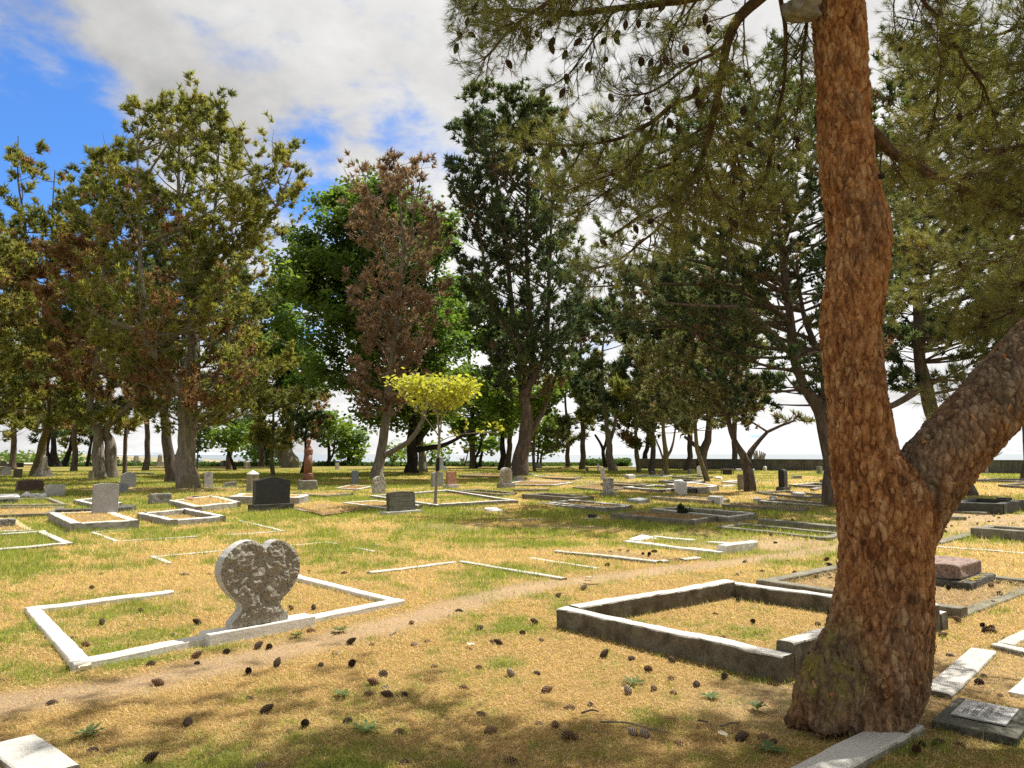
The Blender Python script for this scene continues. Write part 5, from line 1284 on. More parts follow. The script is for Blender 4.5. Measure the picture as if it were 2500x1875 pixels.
    # dying brown pine
    tree('pine_tree', 'dying pine with bare twiggy top and rusty brown needles', (925, 1168),
         [[(921, 1170, 27), (928, 1110, 25), (938, 1040, 22), (948, 950, 18), (962, 840, 14), (975, 720, 11), (985, 600, 8), (975, 500, 5), (962, 400, 2.5)], [(975, 720, 7, .3), (1000, 620, 6, .4), (1010, 520, 4, .4), (1030, 420, 2, .4)], [(975, 740, 6, -.3), (940, 620, 5, -.4), (910, 510, 3, -.4), (885, 415, 2, -.4)], [(948, 950, 12, .4), (985, 900, 11, .6), (1000, 850, 9, .8)]],
         [(392, 880, 1040), (450, 870, 1050), (520, 860, 1060), (580, 830, 1080), (640, 820, 1100), (720, 830, 1100), (800, 840, 1090), (880, 850, 1060), (960, 850, 1030), (1020, 860, 1000)],
         leaf='brown', bark='pine', seed=33, dens=1.9, nb=150, limbs=[[(934, 1110, 14, 0), (962, 1098, 13, -.4), (1000, 1075, 12, -.6), (1030, 1030, 11, -.6), (1042, 970, 8, -.4)]], tint=(.40, .55), e0=(0, 35), e1=(20, 70))
    # tall dark pine
    tree('pine_tree', 'tall dark green pine with several parallel stems, centre', (1265, 1169),
         [[(1263, 1171, 38), (1272, 1120, 35), (1284, 1060, 32), (1282, 980, 26), (1268, 860, 17), (1250, 740, 13), (1235, 600, 10), (1215, 450, 7), (1200, 300, 3)], [(1284, 1000, 18, .6), (1300, 860, 14, .8), (1290, 720, 12, .8), (1285, 560, 9, .8), (1290, 420, 6, .6), (1286, 288, 3, .5)], [(1282, 960, 16, -.5), (1330, 860, 12, -.4), (1340, 720, 9, -.2), (1345, 560, 7, 0), (1350, 400, 3, 0)], [(1268, 860, 10, -.4), (1200, 720, 8, -.4), (1170, 560, 6, -.3), (1150, 420, 3, -.2)]],
         [(285, 1188, 1300), (330, 1160, 1340), (380, 1125, 1390), (430, 1105, 1410), (480, 1090, 1420), (560, 1080, 1425), (640, 1090, 1420), (740, 1110, 1430), (840, 1140, 1440), (920, 1180, 1440), (980, 1200, 1400)],
         leaf='dark', bark='dark', seed=34, dens=4.8, nb=210, dead=.05, mound=(2.6, .25), e0=(5, 40), e1=(40, 82), tint=(.40, .5), limbs=[[(1290, 1070, 14, .5), (1318, 1020, 11, .8), (1340, 970, 8, 1)]])
    # sapling with its stake
    # small trees right of the tall pine
    tree('young_tree', 'thin stemmed tree just right of the tall dark pine', (1304, 1153), [[(1304, 1154, 8), (1302, 1100, 7), (1306, 1040, 5), (1306, 980, 3)]], [(900, 1270, 1380), (960, 1260, 1390), (1040, 1270, 1370)], leaf='maple', bark='dark', seed=40, dens=2.4, kind='leaf', group=G3, tint=(.6, .5))
    tree('young_tree', 'bright green young maple in sun by the low sea wall', (1316, 1141), [[(1312, 1142, 6), (1313, 1110, 5), (1318, 1060, 3)], [(1320, 1141, 6), (1321, 1110, 5), (1335, 1060, 3)]], [(1010, 1300, 1370), (1050, 1285, 1385), (1100, 1290, 1370)], leaf='maple', bark='dark', seed=41, dens=3.2, kind='leaf', group=G3, tint=(.8, .4))
    tree('young_tree', 'straight brown stem with wispy grey green foliage by the low wall', (1388, 1144), [[(1388, 1145, 12), (1386, 1100, 10), (1384, 1050, 8), (1380, 960, 5)]], [(900, 1320, 1450), (980, 1310, 1460), (1060, 1330, 1440), (1110, 1350, 1410)], leaf='grey', bark='dark', seed=42, dens=2.0, group=G3, mound=(2.2, .3))
    tree('pine_tree', 'forked black stem tree by the hedge, right of the white cross', (1476, 1141), [[(1476, 1142, 9), (1474, 1115, 9), (1470, 1090, 7), (1452, 1060, 5)], [(1474, 1100, 7), (1482, 1060, 6), (1486, 1000, 4)]], [(920, 1400, 1540), (1000, 1400, 1550), (1060, 1410, 1530)], leaf='grey', bark='black', seed=43, dens=2.4, group=G3)
    tree('pine_tree', 'stout brown forked trunk pine behind the rough block headstone', (1492, 1150), [[(1493, 1152, 19), (1490, 1110, 18), (1488, 1080, 15), (1478, 1020, 9), (1470, 900, 6), (1480, 760, 3)], [(1488, 1085, 11, .5), (1500, 1040, 8, .6), (1510, 960, 5, .6)]], [(740, 1400, 1540), (820, 1380, 1580), (900, 1370, 1600), (980, 1380, 1590), (1040, 1400, 1560)], leaf='dark', bark='pine', seed=44, dens=3.6, group=G2, dead=.1)
    tree('pine_tree', 'leafy trunked small pine at the end of the tall sea wall', (1558, 1155), [[(1560, 1157, 11), (1556, 1120, 12), (1554, 1080, 9), (1550, 980, 5)]], [(900, 1480, 1630), (980, 1480, 1640), (1050, 1500, 1620), (1110, 1530, 1590)], leaf='pine', bark='mossy', seed=45, dens=3.0, group=G2)
    tree('pine_tree', 'dark trunk pine standing right at the corner of the tall sea wall', (1575, 1141), [[(1574, 1142, 14), (1576, 1110, 12), (1582, 1070, 9), (1590, 980, 5)]], [(880, 1520, 1680), (960, 1510, 1690), (1050, 1530, 1670)], leaf='dark', bark='black', seed=46, dens=3.0, group=G2)
    tree('pine_tree', 'mossy yellow green forked trunk before the tall sea wall', (1627, 1160), [[(1626, 1162, 15), (1624, 1130, 14), (1624, 1105, 13), (1620, 1070, 10), (1618, 1000, 7), (1610, 900, 4)], [(1624, 1118, 8), (1636, 1100, 7), (1644, 1075, 5), (1650, 1040, 4)], [(1622, 1130, 5), (1612, 1100, 5), (1602, 1075, 4)]], [(840, 1540, 1720), (920, 1530, 1740), (1000, 1540, 1730), (1060, 1560, 1710)], leaf='grey', bark='mossy', seed=47, dens=3.6, group=G2, dead=.08)
    tree('pine_tree', 'slim trunk leaning left beside the bright white headstone', (1728, 1176), [[(1728, 1177, 12), (1718, 1150, 12), (1708, 1120, 11), (1700, 1090, 10), (1698, 1040, 8), (1700, 960, 5)]], [(880, 1620, 1800), (960, 1610, 1810), (1050, 1640, 1790)], leaf='grey', bark='mossy', seed=48, dens=3.0, group=G2)
    tree('pine_tree', 'big dark trunk pine behind the leaning slim trunk', (1712, 1152), [[(1712, 1153, 22), (1716, 1115, 22), (1724, 1085, 20), (1730, 1050, 16), (1730, 900, 10), (1720, 740, 5)], [(1716, 1100, 12, .5), (1690, 1080, 10, .5), (1670, 1066, 7, .5)]], [(700, 1600, 1800), (800, 1580, 1850), (900, 1570, 1860), (1000, 1600, 1850), (1050, 1620, 1800)], leaf='dark', bark='dark', seed=49, dens=3.4, group=G2)
    # Y forked pine
    tree('pine_tree', 'Y forked pine with two dark limbs, right of the grey slab headstone', (1826, 1203),
         [[(1828, 1205, 26), (1824, 1160, 24), (1816, 1125, 22), (1800, 1090, 15), (1788, 1060, 13), (1778, 1010, 10), (1770, 900, 7), (1775, 780, 4)], [(1822, 1130, 17, .3), (1828, 1106, 14, .4), (1850, 1080, 11, .5), (1880, 1050, 8, .6), (1940, 1026, 5, .6)]],
         [(640, 1600, 1850), (720, 1560, 1880), (800, 1540, 1900), (900, 1540, 1900), (980, 1560, 1880), (1050, 1640, 1830)], leaf='grey', bark='dark', seed=50, dens=3.2, group=G2, dead=.1, mound=(1.2, .08), e0=(-5, 30), e1=(-10, 40))
    # big shaded pine behind the hero trunk
    tree('pine_tree', 'big shaded pine with spreading limbs, just left of the orange trunk', (2040, 1242),
         [[(2042, 1244, 45), (2030, 1150, 40), (2016, 1060, 38), (2005, 1000, 36), (1965, 945, 24), (1940, 870, 24), (1925, 760, 20), (1915, 660, 17), (1905, 560, 12), (1890, 440, 8), (1880, 300, 4)],
          [(2008, 1005, 22, .4), (2014, 940, 20, .6), (1996, 860, 16, .8), (1960, 760, 12, 1), (1945, 640, 8, 1)]],
         [(220, 1800, 1990), (300, 1700, 2100), (400, 1600, 2150), (480, 1520, 2200), (560, 1480, 2250), (640, 1420, 2250), (720, 1400, 2230), (800, 1440, 2220), (900, 1560, 2180), (980, 1760, 2120)],
         leaf='dark', bark='dark', seed=51, dens=3.7, nb=150, group=G2, dead=.08, e0=(-5, 30), e1=(-15, 40),
         limbs=[[(1946, 880, 14, -.3), (1900, 830, 12, -1), (1850, 780, 11, -1.6), (1820, 755, 10, -2), (1760, 748, 7, -2.4), (1690, 745, 5, -2.8), (1600, 728, 4, -3), (1540, 640, 3, -3)]], tint=(.42, .5), mound=(1.5, .10))
    # pine behind the leaning limb
    tree('pine_tree', 'heavy dark pine with a crooked lower limb behind the leaning limb', (2358, 1210),
         [[(2360, 1212, 50), (2330, 1130, 44), (2296, 1060, 36), (2270, 980, 34), (2250, 900, 30), (2240, 780, 24), (2250, 640, 18), (2270, 480, 12), (2290, 320, 7), (2300, 160, 4)]],
         [(60, 2240, 2380), (160, 2180, 2480), (280, 2140, 2580), (420, 2120, 2650), (560, 2110, 2680), (700, 2120, 2680), (800, 2130, 2660), (900, 2160, 2620), (960, 2200, 2560)],
         leaf='dark', bark='dark', seed=52, dens=4.4, nb=180, group=G2, e0=(-5, 30), e1=(-15, 45), limbs=[[(2258, 930, 22, -.4), (2225, 965, 16, -.8), (2180, 990, 14, -1.2), (2165, 992, 9, -1.6), (2120, 960, 6, -2)]], tint=(.36, .5))
    # background mass behind the right pines
    for k, (x, by, top, l, r, lf, lb, dn) in enumerate((
        (1590, 1150, 620, 1500, 1700, 'dark', 'dark full pine filling the middle distance right of the tall centre pine', 3.4), (1420, 1146, 760, 1350, 1500, 'grey', 'soft grey green pine right behind the tall dark pine', 3.0),
        (1680, 1148, 560, 1580, 1800, 'grey', 'soft tall pine behind the trunk leaning left', 3.0), (1790, 1146, 600, 1740, 1920, 'dark', 'dim pine standing behind the Y forked pine', 2.6),
        (2500, 1170, 640, 2400, 2680, 'dark', 'dark pine crossing the right edge behind the leaning limb', 3.4), (560, 1146, 640, 480, 640, 'dark', 'narrow dark pine in the gap right of the big left pine', 2.8), (180, 1150, 560, 100, 280, 'dark', 'dark pine deep behind the twin trunked pine', 3.0),
        (355, 1148, 620, 300, 440, 'dark', 'dark pine behind the pale forked limb', 3.0), (30, 1148, 640, -60, 120, 'pine', 'yellowish pine behind the left edge pine', 3.0), (1150, 1143, 640, 1060, 1230, 'maple', 'leafy green tree between the maple and the tall dark pine', 3.2),
        (1240, 1142, 760, 1180, 1330, 'maple', 'leafy green tree right behind the tall dark pine', 2.6))):
        kd = 'leaf' if lf == 'maple' else 'pine'
        h = 1060 - top
        tree('pine_tree' if kd == 'pine' else 'maple_tree', lb, (x, by), [[(x, by + 1, 14), (x + 4, by - 90, 12), (x - 4, top + h * .5, 8), (x + 3, top + 10, 3)]], [(top, x - 15, x + 15), (top + h * .25, l + 30, r - 30), (top + h * .5, l + 8, r - 8), (top + h * .75, l, r), (top + h * .95, l + 20, r - 20)], leaf=lf, bark='dark', seed=60 + k, dens=dn, kind=kd, group=G3 if k < 4 or k > 8 else (G2 if k == 4 else G1), dead=.06)
    # two near trunks right of the centre: dark maple stems
    tree('young_tree', 'dark upright stem by the wall, behind the white arched headstone', (1226, 1148), [[(1226, 1149, 15), (1226, 1110, 14), (1228, 1060, 11), (1230, 980, 6)]], [(920, 1170, 1290), (980, 1160, 1300), (1050, 1180, 1280)], leaf='maple', bark='black', seed=80, dens=2.8, kind='leaf', group=G3, tint=(.6, .5))
    tree('young_tree', 'dark forked stem by the low wall right of the sapling', (1156, 1143), [[(1156, 1144, 13), (1155, 1110, 12), (1150, 1080, 9), (1138, 1050, 6)], [(1156, 1125, 8), (1170, 1100, 6), (1178, 1070, 4)]], [(1000, 1100, 1210), (1040, 1090, 1215), (1075, 1105, 1200)], leaf='maple', bark='black', seed=81, dens=2.2, kind='leaf', group=G3, tint=(.55, .5))
    tree('young_tree', 'thin curved stem tree right of the forked stem at the low wall', (1170, 1140), [[(1170, 1141, 8), (1174, 1118, 7), (1180, 1095, 5)]], [(1040, 1160, 1215), (1070, 1155, 1225), (1095, 1165, 1215)], leaf='maple', bark='black', seed=82, dens=2.0, kind='leaf', group=G3, tint=(.55, .5))
    for k, (x, by, lb, lean) in enumerate(((1050, 1139, 'small leaning shrub tree at the wall right of the brown stem', 8), (1084, 1138, 'small leaning shrub tree at the wall right of the sapling stem', -8), (1134, 1139, 'crooked little shrub at the wall left of the forked stem', 10), (978, 1139, 'thin shrub tree at the wall left of the black maple trunk', 2), (955, 1140, 'low bare twigged shrub behind the dying pine', 12))):
        tree('shrub', lb, (x, by), [[(x, by, 4), (x + lean * .5, by - 18, 3), (x + lean, by - 40, 2)]], [(by - 60, x + lean - 8, x + lean + 8), (by - 40, x - 14 + lean, x + 14 + lean), (by - 15, x - 10 + lean * .5, x + 10 + lean * .5)], leaf='maple' if k != 2 else 'grey', bark='dark', seed=90 + k, dens=1.6, kind='leaf' if k != 2 else 'pine', group='shrubs along the low sea wall', cat='shrub', nb=22, tint=(.65, .4))

def build_sapling():
    base = (1065, 1239)
    r = tree('sapling', 'staked young tree with yellow green leaves on the open lawn', base,
         [[(1064, 1240, 8), (1066, 1180, 7), (1070, 1110, 7), (1072, 1070, 6.5), (1068, 1020, 3.6), (1062, 980, 2.8), (1052, 930, 1.6)], [(1072, 1068, 4), (1078, 1020, 3.2), (1076, 970, 2.4), (1090, 920, 1.4)], [(1072, 1066, 4), (1050, 1036, 3), (1030, 1010, 2.4), (995, 985, 1.6)], [(1070, 1040, 3), (1100, 985, 2.2), (1140, 935, 1.2)], [(1066, 1010, 2.6), (1030, 960, 2), (1010, 925, 1.2)]],
         [(905, 1040, 1100), (920, 1000, 1150), (938, 960, 1165), (960, 955, 1140), (980, 975, 1135), (996, 1000, 1110)],
         leaf='lime', bark='sapling', seed=120, kind='leaf', nb=70, nl=330, e0=(5, 40), e1=(-25, 30), cat='young tree', group=None, prof=.7, limbs=[[(1074, 1078, 2.6), (1100, 1066, 2), (1140, 1058, 1.6), (1200, 1056, 1.2), (1215, 1058, 1)]])
    # leaves of the low right shoot
    p = r.location; rng = np.random.default_rng(5); Y = p.y
    C = np.array([[at(x, y, Y)[i] - p[i] for i in range(3)] for x, y in ((1100, 1056), (1112, 1050), (1142, 1045), (1140, 1036), (1165, 1050), (1180, 1050), (1196, 1040), (1208, 1032), (1222, 1026), (1215, 1052), (1228, 1046), (1222, 1038), (1120, 1062), (1188, 1030), (1210, 1044))])
    V = leaf_quads(C, 5, .15, .075, rng, .05)
    me = np_mesh('low_shoot', V, [np.arange(len(V)).reshape(-1, 4)], [LEAF['lime']], {'tint': np.repeat(rng.random(len(V) // 4), 4)})
    obj('low_shoot', me, r)
    # the ties and the dark wrap
    A = at(1069, 1118, Y); B = at(1068, 1150, Y)
    V, F = tubes(np.array([[[A.x - p.x, A.y - p.y, A.z - p.z], [B.x - p.x, B.y - p.y, B.z - p.z]]]), np.array([[.056, .056]]), 10)
    obj('trunk_wrap', np_mesh('trunk_wrap', V, [F], [BARK['black']], smooth=True), r)

def build_undergrowth():
    """Low rough growth along the foot of the sea wall: nobody could count its plants."""
    rng = np.random.default_rng(12)
    xs = np.concatenate([rng.uniform(-44, -2, 1500), rng.uniform(-60, -44, 300), rng.uniform(9.5, 15.6, 700), rng.uniform(-2, 9, 120)])
    ys = np.where(xs > 9.4, 103.8, 104.3) - np.abs(rng.normal(size=len(xs))) * 0.9
    hh = np.where(xs > 9.4, 1.0, np.where(xs < -2, .42, .2)) * (0.5 + 0.6 * fbm(np.stack([xs * .4, xs * 0], 1), 3, 3))
    C = np.stack([xs, ys, hh * rng.random(len(xs)) ** .6], 1)
    V = leaf_quads(C, 14, .34, .16, rng, .16, .2)
    tn = np.clip(np.repeat(.12 + .5 * (fbm(C * .5, 3, 9) - .4), 14 * 4) + .1 * np.repeat(rng.normal(size=len(C) * 14), 4), 0, 1)
    me = np_mesh('undergrowth', V, [np.arange(len(V)).reshape(-1, 4)], [LEAF['maple']], {'tint': tn})
    o = obj('undergrowth', me); tag(o, 'dark green rough growth along the foot of the low sea wall', 'undergrowth', kind='stuff')
    # distant scrub on the headland
    n = 900
    xs = rng.uniform(-300, -112, n); ys = rng.uniform(150, 240, n)
    zz = -2.7 + np.clip((-xs - 84) / 60, 0, 1) ** .7 * np.interp(ys, [155, 160, 180, 215, 250], [0, .8, 1.4, 2.9, 3.9])
    C = np.stack([xs, ys, zz + .8 * rng.random(n)], 1)
    V = leaf_quads(C, 16, 1.2, .7, rng, .8, .3)
    tn = np.clip(np.repeat(.30 + .7 * (fbm(C * .05, 3, 9) - .5), 16 * 4) + .1 * np.repeat(rng.normal(size=n * 16), 4), 0, 1)
    o = obj('distant_scrub', np_mesh('distant_scrub', V, [np.arange(len(V)).reshape(-1, 4)], [LEAF['maple']], {'tint': tn})); tag(o, 'hazy green scrub on the far rocky point at the left', 'scrub', kind='stuff')

# ---------------------------------------------------------------- the orange barked pine in front
def hero_bark():
    m, nt, out = new_mat('orange_pine_bark')
    ag = nt.nodes.new('ShaderNodeAttribute'); ag.attribute_name = 'grey'
    tc = nt.nodes.new('ShaderNodeTexCoord').outputs['Object']
    def mapped(sx, sz):
        mp = nt.nodes.new('ShaderNodeMapping'); mp.inputs['Scale'].default_value = (sx, sx, sz); nt.links.new(tc, mp.inputs[0]); return mp.outputs[0]
    n1 = n_noise(nt, mapped(16, 7), 1.0, 9, 0.72, 0.4)
    n2 = n_noise(nt, mapped(3.0, 1.6), 1.0, 5, 0.6, 0.3)
    n3 = n_noise(nt, mapped(55, 28), 1.0, 5, 0.7)
    vo = nt.nodes.new('ShaderNodeTexVoronoi'); vo.inputs['Scale'].default_value = 1.0; vo.feature = 'F1'; nt.links.new(mapped(26, 11), vo.inputs['Vector'])
    pa = nt.nodes.new('ShaderNodeAttribute'); pa.attribute_name = 'plate'
    pm = nt.nodes.new('ShaderNodeMath'); pm.operation = 'MULTIPLY_ADD'; nt.links.new(pa.outputs['Fac'], pm.inputs[0]); pm.inputs[1].default_value = 0.16; pm.inputs[2].default_value = -0.08
    pq = nt.nodes.new('ShaderNodeMath'); pq.operation = 'ADD'; nt.links.new(pm.outputs[0], pq.inputs[0]); nt.links.new(n1, pq.inputs[1]); pl = pq.outputs[0]
    org = ramp(nt, pl, [(0.26, (0.07, 0.028, 0.012)), (0.40, (0.22, 0.092, 0.036)), (0.54, (0.40, 0.195, 0.080)), (0.66, (0.50, 0.32, 0.17)), (0.76, (0.56, 0.42, 0.27))])
    gry = ramp(nt, pl, [(0.28, (0.050, 0.038, 0.027)), (0.48, (0.17, 0.125, 0.085)), (0.70, (0.34, 0.275, 0.20))])
    flake = ramp(nt, n3, [(0.32, (0.42, 0.36, 0.32)), (0.62, (1.22, 1.2, 1.16))])
    g = nt.nodes.new('ShaderNodeMath'); g.operation = 'MULTIPLY_ADD'; nt.links.new(n2, g.inputs[0]); g.inputs[1].default_value = 2.4; g.inputs[2].default_value = -1.25
    g2 = nt.nodes.new('ShaderNodeMath'); g2.operation = 'ADD'; g2.use_clamp = True; nt.links.new(g.outputs[0], g2.inputs[0]); nt.links.new(ag.outputs['Fac'], g2.inputs[1])
    col = n_mix(nt, g2.outputs[0], org, gry)
    col = n_mix(nt, 0.8, col, flake, 'MULTIPLY')
    am = nt.nodes.new('ShaderNodeAttribute'); am.attribute_name = 'moss'
    mm = nt.nodes.new('ShaderNodeMath'); mm.operation = 'MULTIPLY'; nt.links.new(am.outputs['Fac'], mm.inputs[0])
    nt.links.new(ramp(nt, n1, [(0.45, (0, 0, 0)), (0.58, (1, 1, 1))]), mm.inputs[1])
    col = n_mix(nt, mm.outputs[0], col, (0.17, 0.15, 0.025))
    b1 = n_bump(nt, n1, 0.9, 0.03)
    b2 = n_bump(nt, vo.outputs['Distance'], 0.55, 0.02, b1)
    principled(nt, out, col, 0.92, n_bump(nt, n3, 0.6, 0.008, b2), 0.15)
    return m
def worley(P, seed):
    """F1, F2 and the cell's own value"""
    I = np.floor(P).astype(np.int64); f1 = np.full(len(P), 9.0); f2 = np.full(len(P), 9.0); val = np.zeros(len(P))
    for dx in (-1, 0, 1):
        for dy in (-1, 0, 1):
            for dz in (-1, 0, 1):
                c = I + np.array([dx, dy, dz])
                q = c + np.stack([_hash(c[:, 0], c[:, 1], c[:, 2], seed + k) for k in range(3)], 1)
                d = np.linalg.norm(q - P, axis=1); v = _hash(c[:, 0], c[:, 1], c[:, 2], seed + 7)
                near = d < f1
                f2 = np.where(near, f1, np.minimum(f2, d)); val = np.where(near, v, val); f1 = np.where(near, d, f1)
    return f1, f2, val
def build_hero():
    Y0 = 4.87
    base = W(2100, 1748); base.z = 0
    root = empty('pine_tree', base); tag(root, 'large orange barked pine with a leaning right limb, nearest tree', 'tree')
    FOOT.append(tuple(np.array([base.x, base.y]) + np.array(v) for v in ((-.38, -.1), (.0, -.3), (.3, 0), (0, .4))))
    bark = hero_bark()
    m = Y0 / FOC
    def loc(px, py, Y):
        v = at(px, py, Y); return (v.x - base.x, v.y - base.y, v.z)
    def chain(rows, n):
        return resample([(*loc(a, b, Y), w * (Y / FOC) * .5) for a, b, w, Y in rows], n)
    main = chain([(2092, 1830, 268, 4.90), (2094, 1745, 236, 4.90), (2125, 1660, 246, 4.92), (2142, 1560, 238, 4.94), (2158, 1440, 214, 4.95), (2160, 1330, 205, 4.95), (2142, 1230, 190, 4.95), (2112, 1120, 160, 4.95), (2100, 1017, 143, 4.95),
                  (2084, 900, 138, 4.96), (2076, 791, 138, 4.98), (2092, 680, 145, 5.0), (2098, 565, 148, 5.0), (2080, 470, 138, 5.0), (2068, 395, 131, 5.0), (2058, 226, 129, 5.02), (2047, 56, 128, 5.05), (2040, -120, 126, 5.1), (2036, -320, 122, 5.15), (2040, -560, 112, 5.2), (2030, -800, 90, 5.3), (2040, -1050, 60, 5.4)], 60)
    limb = chain([(2175, 1420, 130, 4.95), (2200, 1300, 160, 4.95), (2245, 1195, 172, 4.95), (2318, 1100, 165, 4.95), (2400, 1010, 160, 5.0), (2482, 915, 156, 5.05), (2580, 800, 150, 5.15), (2700, 650, 140, 5.3), (2800, 460, 125, 5.5), (2860, 200, 110, 5.8), (2900, -100, 90, 6.0), (2900, -400, 60, 6.2)], 36)
    def root_chain(rows): return chain(rows, 10)
    roots = [chain([(2105, 1470, 90, 4.84), (2075, 1560, 125, 4.82), (2035, 1640, 140, 4.80), (2000, 1700, 130, 4.78), (1965, 1745, 90, 4.80), (1915, 1760, 34, 4.84)], 12),
             chain([(2080, 1640, 130, 4.72), (2030, 1745, 100, 4.66), (1990, 1790, 50, 4.62)], 10),
             chain([(2160, 1640, 130, 4.72), (2190, 1730, 90, 4.68), (2200, 1790, 40, 4.64)], 10)]
    # thick tubes fused into one surface
    VS, FS, nv = [], [], 0
    for A, S in [(main, 28), (limb, 24)] + [(r, 12) for r in roots]:
        V, F = tubes(A[None, :, :3], A[None, :, 3], S)
        caps = []
        n = len(A)
        FS.append(F + nv)
        VS.append(V)
        c0, c1 = len(V), len(V) + 1
        VS.append(np.array([A[0, :3], A[-1, :3]]))
        k = np.arange(S)
        FS.append(np.stack([np.full(S, c0), k, (k + 1) % S, np.full(S, c0)], 1)[:, :3] + nv)
        FS.append(np.stack([np.full(S, c1), (n - 1) * S + (k + 1) % S, (n - 1) * S + k], 1) + nv)
        nv += len(V) + 2
    me = np_mesh('raw_trunk', np.concatenate(VS), FS, [bark], smooth=True)
    o = obj('trunk', me, root)
    md = o.modifiers.new('fuse', 'REMESH'); md.mode = 'VOXEL'; md.voxel_size = 0.009
    sm = o.modifiers.new('soft', 'SMOOTH'); sm.factor = 0.5; sm.iterations = 10
    dg = bpy.context.evaluated_depsgraph_get(); dg.update()
    ev = o.evaluated_get(dg); me2 = bpy.data.meshes.new_from_object(ev)
    o.modifiers.clear(); o.data = me2
    n = len(me2.vertices); co = np.empty(n * 3); me2.vertices.foreach_get('co', co); co = co.reshape(-1, 3)
    no = np.empty(n * 3); me2.vertices.foreach_get('normal', no); no = no.reshape(-1, 3)
    # rugged bark: long plates, furrows in the grey foot
    zf = np.clip(1.0 - co[:, 2] / 0.9, 0, 1)
    left = np.clip((-(co[:, 0]) - 0.02) / 0.16, 0, 1) * zf
    lx = np.interp(co[:, 2], limb[:, 2], limb[:, 0]); on_limb = ((co[:, 0] - np.interp(co[:, 2], main[:, 2], main[:, 0])) > np.interp(co[:, 2], main[:, 2], main[:, 3]) * 1.0 + .005) & (co[:, 2] > 1.0)
    lt = np.clip((lx - co[:, 0]) / 0.2 + 0.45, 0, 1)
    Pw = co * np.array([24, 24, 9.5]) + 0.5 * np.stack([fbm(co * 6, 2, 60 + k) for k in range(3)], 1) * 2
    f1, f2, val = worley(Pw, 5)
    crack = np.clip((f2 - f1) / 0.22, 0, 1)
    Pf = co * np.array([24, 24, 3.2]) + 1.8 * np.stack([fbm(co * 3, 3, 70 + k) for k in range(3)], 1)
    fur = 1 - np.abs(2 * fbm(Pf, 3, 80) - 1) * 2.2
    big = fbm(co * np.array([4.5, 4.5, 2.2]), 3, 90) - 0.5
    disp = 0.007 * (val - .5) * crack + 0.016 * (crack - 0.75) + 0.026 * big + 0.016 * (fbm(co * np.array([46, 46, 22]), 3, 95) - .5)
    furr = np.clip(left * 1.2 + np.clip(1 - co[:, 2] / .25, 0, 1) * .4, 0, 1)
    disp = disp * (1 - .6 * furr) - furr * 0.030 * np.clip(fur, 0, 1)
    co2 = co + no * disp[:, None]
    me2.vertices.foreach_set('co', co2.ravel().astype(np.float32))
    grey = np.clip(left * 1.5 + np.where(on_limb, 0.50 + .45 * lt, 0) + .28 * np.clip(1.3 - co[:, 2], 0, 1) + .45 * np.clip(1 - co[:, 2] / .45, 0, 1) + .25 * (fbm(co * 1.6, 3, 33) - .45) + .10, 0, 1)
    moss = np.clip(left * 1.2 * np.clip((co[:, 2] - 0.02) / .3, 0, 1) * (no[:, 2] * 1.6 + .55), 0, 1)
    for nm, a in (('grey', grey), ('moss', moss), ('plate', np.clip(val * (.35 + .65 * crack), 0, 1))):
        at_ = me2.attributes.new(nm, 'FLOAT', 'POINT'); at_.data.foreach_set('value', a.astype(np.float32))
    me2.polygons.foreach_set('use_smooth', np.ones(len(me2.polygons), bool)); me2.update()
    # loose flakes lifting off the edges
    rng = np.random.default_rng(3)
    idx = rng.choice(n, 1500, p=(np.clip(1 - grey, .1, 1) * (co[:, 2] > .05) / (np.clip(1 - grey, .1, 1) * (co[:, 2] > .05)).sum()))
    C, Nn = co2[idx], no[idx]
    up = np.array([0, 0, 1.0]) + rng.normal(size=(1500, 3)) * .5
    tdir = unit(up - Nn * (up * Nn).sum(1, keepdims=True)); sd = np.cross(Nn, tdir)
    L = rng.uniform(.010, .030, (1500, 1)); Wd = rng.uniform(.006, .016, (1500, 1)); lift = rng.uniform(.003, .011, (1500, 1))
    V = np.stack([C - sd * Wd - tdir * L, C + sd * Wd - tdir * L, C + sd * Wd * .6 + tdir * L + Nn * lift, C - sd * Wd * .7 + tdir * L * .8 + Nn * lift * .7], 1).reshape(-1, 3)
    V += np.repeat(Nn, 4, 0) * .0025
    obj('bark_flakes', np_mesh('bark_flakes', V, [np.arange(len(V)).reshape(-1, 4)], [bark], {'grey': np.repeat(np.clip(rng.normal(.25, .3, 1500), 0, 1), 4), 'moss': np.zeros(len(V)), 'plate': np.repeat(rng.uniform(.3, 1, 1500), 4)}), root)
    # burl with a broken grey stub near the top of the frame
    bm = bmesh.new(); r = random.Random(8)
    bmesh.ops.create_icosphere(bm, subdivisions=4, radius=1)
    P = np.array([v.co[:] for v in bm.verts]); D = fbm(P * 2.2, 4, 44) - .5; D2 = fbm(P * 6, 3, 45) - .5
    for v, d, e in zip(bm.verts, D, D2): v.co *= 1 + .9 * d + .3 * e
    for v in bm.verts: v.co = Vector((v.co.x * .12, v.co.y * .10, v.co.z * .085))
    burl = stone_mat('weathered_grey_wood', (0.10, 0.09, 0.075), (0.30, 0.28, 0.24), None, bump=1.0, big=9, fine=30)
    v = at(1958, 22, 4.92); obj('burl', bm_mesh('burl', bm, [burl], True), root, (v.x - base.x, v.y - base.y, v.z))
    knot_m = BARK['black']
